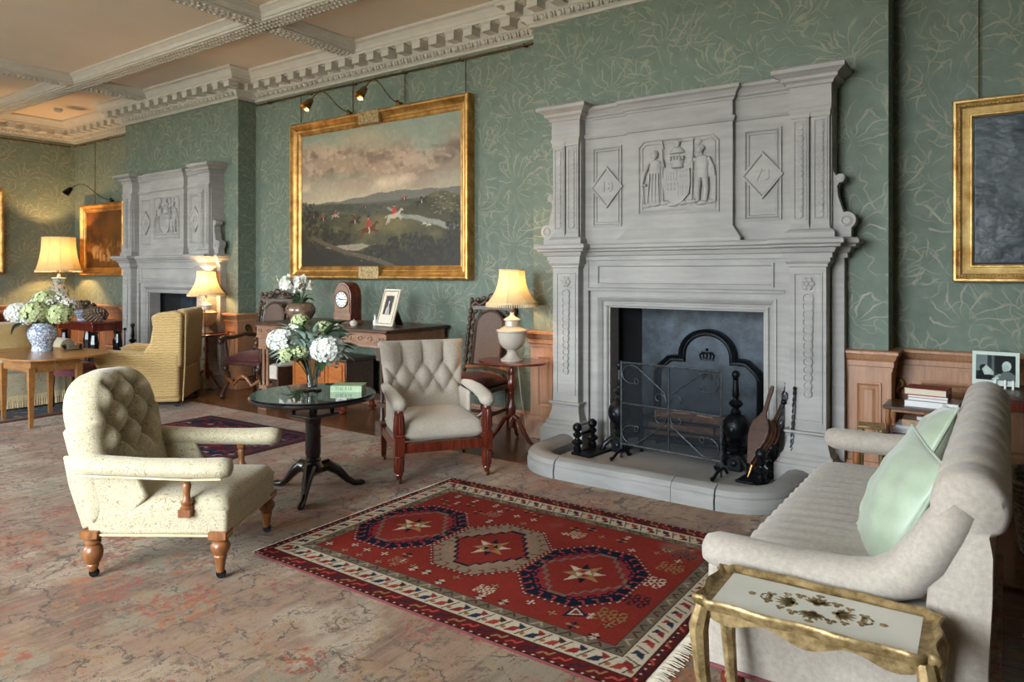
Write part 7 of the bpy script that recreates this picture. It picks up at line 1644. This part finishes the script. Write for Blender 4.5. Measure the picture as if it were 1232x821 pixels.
# ------------------------------------------------------------ behind the sofa: whatnot with books, desk with photograph, gilt stand, basket
t = thing('book_stand', 'small oak two tier stand with books in the corner behind the sofa', 'side table', (-0.43, -0.40, 0))
for z in (0.47, 0.645): MB().box(-0.23, 0.24, -0.17, 0.16, z-0.018, z).build('shelf', M['darkoak'], t, bevel=0.004)
MB().box(-0.20, 0.21, -0.14, 0.13, 0.607, 0.627).build('apron', M['walnut'], t)
for x in (-0.20, 0.21):
    for y in (-0.14, 0.13): MB().lathe([(0.012, 0), (0.018, 0.05), (0.013, 0.2), (0.018, 0.455)], 10, T(x, y, 0)).lathe([(0.016, 0.47), (0.012, 0.50), (0.018, 0.54), (0.013, 0.59), (0.018, 0.63)], 10, T(x, y, 0)).build('leg', M['walnut'], t)
bk = [((-0.39, -0.42, 0.645), -3, 0.30, 0.20, 0.042, 'bookgrey', 'large grey jacketed book at the bottom of the upper pile', 'white'), ((-0.41, -0.42, 0.687), -4, 0.22, 0.16, 0.016, 'white', 'thin white book under the two red edged books', 'white'), ((-0.41, -0.42, 0.703), -3, 0.225, 0.17, 0.018, 'bookred', 'thin red edged book, second from top of the upper pile', 'white'), ((-0.42, -0.41, 0.721), -5, 0.235, 0.19, 0.042, 'bookred', 'thick red edged book topmost on the upper pile', 'paperedge'),
      ((-0.46, -0.40, 0.47), 0, 0.30, 0.21, 0.024, 'white', 'wide white book lowest on the lower shelf', 'white'), ((-0.455, -0.40, 0.494), 0, 0.275, 0.20, 0.024, 'bookblue', 'pale blue grey book second up on the lower shelf', 'white'), ((-0.44, -0.40, 0.518), 2, 0.24, 0.18, 0.038, 'booktan', 'tan covered book topmost on the lower shelf', 'paperedge')]
for l, r, w, d, h, c_, lab, tn in bk:
    o = book(l, r, w, d, h, c_, lab, None, tn)
    for ch in [q for q in COL.objects if q.parent == o and q.name.startswith('cover')]: 
        if c_ in ('bookred', 'white', 'bookblue', 'bookgrey'):   # these lie with the page edges towards us
            o.rotation_euler.z += PI
t = thing('spectacle_case', 'small metal lighter on the tan book', 'lighter', (-0.45, -0.45, 0.556), 12); MB().box(-0.028, 0.008, -0.018, 0.018, 0, 0.022).build('body', M['white'], t, bevel=0.004); MB().box(0.010, 0.045, -0.014, 0.014, 0, 0.018).build('cap', M['black'], t, bevel=0.004)
t = thing('writing_desk', 'dark wood desk at the right edge carrying the acrylic photo frame', 'desk', (0.45, -0.34, 0))
MB().box(-0.64, 0.75, -0.29, 0.25, 0.755, 0.78).build('desk_top', M['darkoak'], t, bevel=0.004); MB().box(-0.61, 0.72, -0.26, 0.24, 0.68, 0.755).build('drawer_case', M['darkoak'], t, bevel=0.003)
MB().box(-0.58, -0.02, -0.268, -0.26, 0.69, 0.745).build('drawer', M['mahog'], t, bevel=0.003); MB().box(0.0, 0.68, -0.268, -0.26, 0.69, 0.745).build('drawer', M['mahog'], t, bevel=0.003)
for x in (-0.57, 0.68):
    for y in (-0.22, 0.2): MB().frust((x-0.018, x+0.018, y-0.018, y+0.018), (x-0.026, x+0.026, y-0.026, y+0.026), 0, 0.68).build('leg', M['darkoak'], t)
def photo_pair(W, H):
    c = Canvas(W, H, 0.0017, '3a3b3d'); h, w = c.X.shape; q = lambda pts, col, al=1: c.poly([(x*W, y*H) for x, y in pts], col, al); n = fbm(h, w, 4, 4, 0.5, 95); c.a *= (0.7+0.5*n)[..., None]
    q([(0, 0.35), (0.30, 0.4), (0.30, 1), (0, 1)], '8f9295', 0.7); q([(0.40, 0.0), (0.40, 1), (0.46, 1), (0.47, 0)], '707274', 0.7); q([(0.5, 0.3), (0.5, 1), (1, 1), (1, 0.2)], '1d1d1f', 0.8)
    q([(0.0, 0.0), (0.05, 0.30), (0.18, 0.45), (0.36, 0.35), (0.5, 0.0)], '1f1f21'); c.disc(0.20*W, 0.48*H, 0.11*W, '222224', 0.14*H); q([(0.16, 0.42), (0.26, 0.60), (0.38, 0.45), (0.44, 0.36), (0.38, 0.22), (0.22, 0.20)], 'c4c4c4'); c.disc(0.30*W, 0.37*H, 0.075*W, 'cfcfcf', 0.13*H); c.disc(0.41*W, 0.28*H, 0.05*W, 'bdbdbd', 0.08*H)
    q([(0.52, 0.0), (0.58, 0.22), (0.70, 0.34), (0.86, 0.36), (0.98, 0.25), (1.0, 0.0)], '6d6e70'); c.disc(0.78*W, 0.58*H, 0.115*W, 'd0d0cf', 0.2*H); c.disc(0.76*W, 0.50*H, 0.09*W, 'bcbcbb', 0.13*H); q([(0.70, 0.5), (0.67, 0.42), (0.71, 0.36), (0.78, 0.38)], 'b4b4b4'); q([(0.48, 0.18), (0.62, 0.28), (0.64, 0.20), (0.50, 0.10)], '9c9c9c'); q([(0.40, 0.06), (0.55, 0.16), (0.60, 0.08), (0.45, 0.0)], 'c9c9c9')
    return c
t = thing('acrylic_photo_frame', 'clear acrylic stand with black and white photograph on the right desk', 'photo frame', (-0.065, -0.30, 0.78), -2); tl = R('X', -8)
MB().box(-0.122, 0.122, -0.002, 0.002, 0.012, 0.222, tl).build('white_mount', M['white'], t, smooth=False)
pc = photo_pair(0.205, 0.155).mesh('photograph', M['print'], 'xz', (-0.1025, -0.003, 0.045), t); pc.rotation_euler.x = math.radians(-8)
MB().box(-0.128, 0.128, -0.012, -0.007, 0.0, 0.228, tl).build('clear_pane', M['pane'], t, smooth=False)
for x in (0.0, 0.05, 0.09):
    MB().box(x-0.006, x+0.006, -0.05, -0.012, 0.0, 0.004).box(x-0.005, x+0.005, -0.018, -0.013, 0.0, 0.05, tl).build('foot', M['white'], t, smooth=False)
t = thing('gilt_stand', 'small gilt topped stand beyond the far sofa arm', 'side table', (-0.70, -0.74, 0), 10)
MB().box(-0.075, 0.075, -0.07, 0.07, 0.53, 0.55).build('stand_top', M['gilt3'], t, bevel=0.006)
for x in (-0.055, 0.055):
    for y in (-0.05, 0.05): MB().tube([(x, y, 0.53), (x*1.05, y*1.05, 0.3), (x, y, 0.02), (x, y, 0.0)], [0.018, 0.014, 0.012, 0.013], 8).build('leg', M['gilt3'], t)
t = thing('wicker_basket', 'grey wicker log basket under the desk at the right edge', 'basket', (0.42, -0.82, 0))
for k in range(14): 
    z = 0.02+k*0.027; w = 0.36+0.05*k/14; MB().tube([(w*math.cos(a)**1 if False else (w*(1 if math.cos(a) > 0 else -1)*abs(math.cos(a))**0.35), 0.26*(1 if math.sin(a) > 0 else -1)*abs(math.sin(a))**0.35, z+0.004*math.sin(a*40+k*PI)) for a in np.linspace(0.02, 2*PI+0.02, 80, endpoint=False)], 0.0145, 6, closed=True).build('woven_band', M['wicker'], t, angle=180)
MB().box(-0.34, 0.34, -0.24, 0.24, 0.0, 0.02).build('base', M['wicker'], t, smooth=False)
# ------------------------------------------------------------ names read as kinds only
bpy.context.view_layer.update()
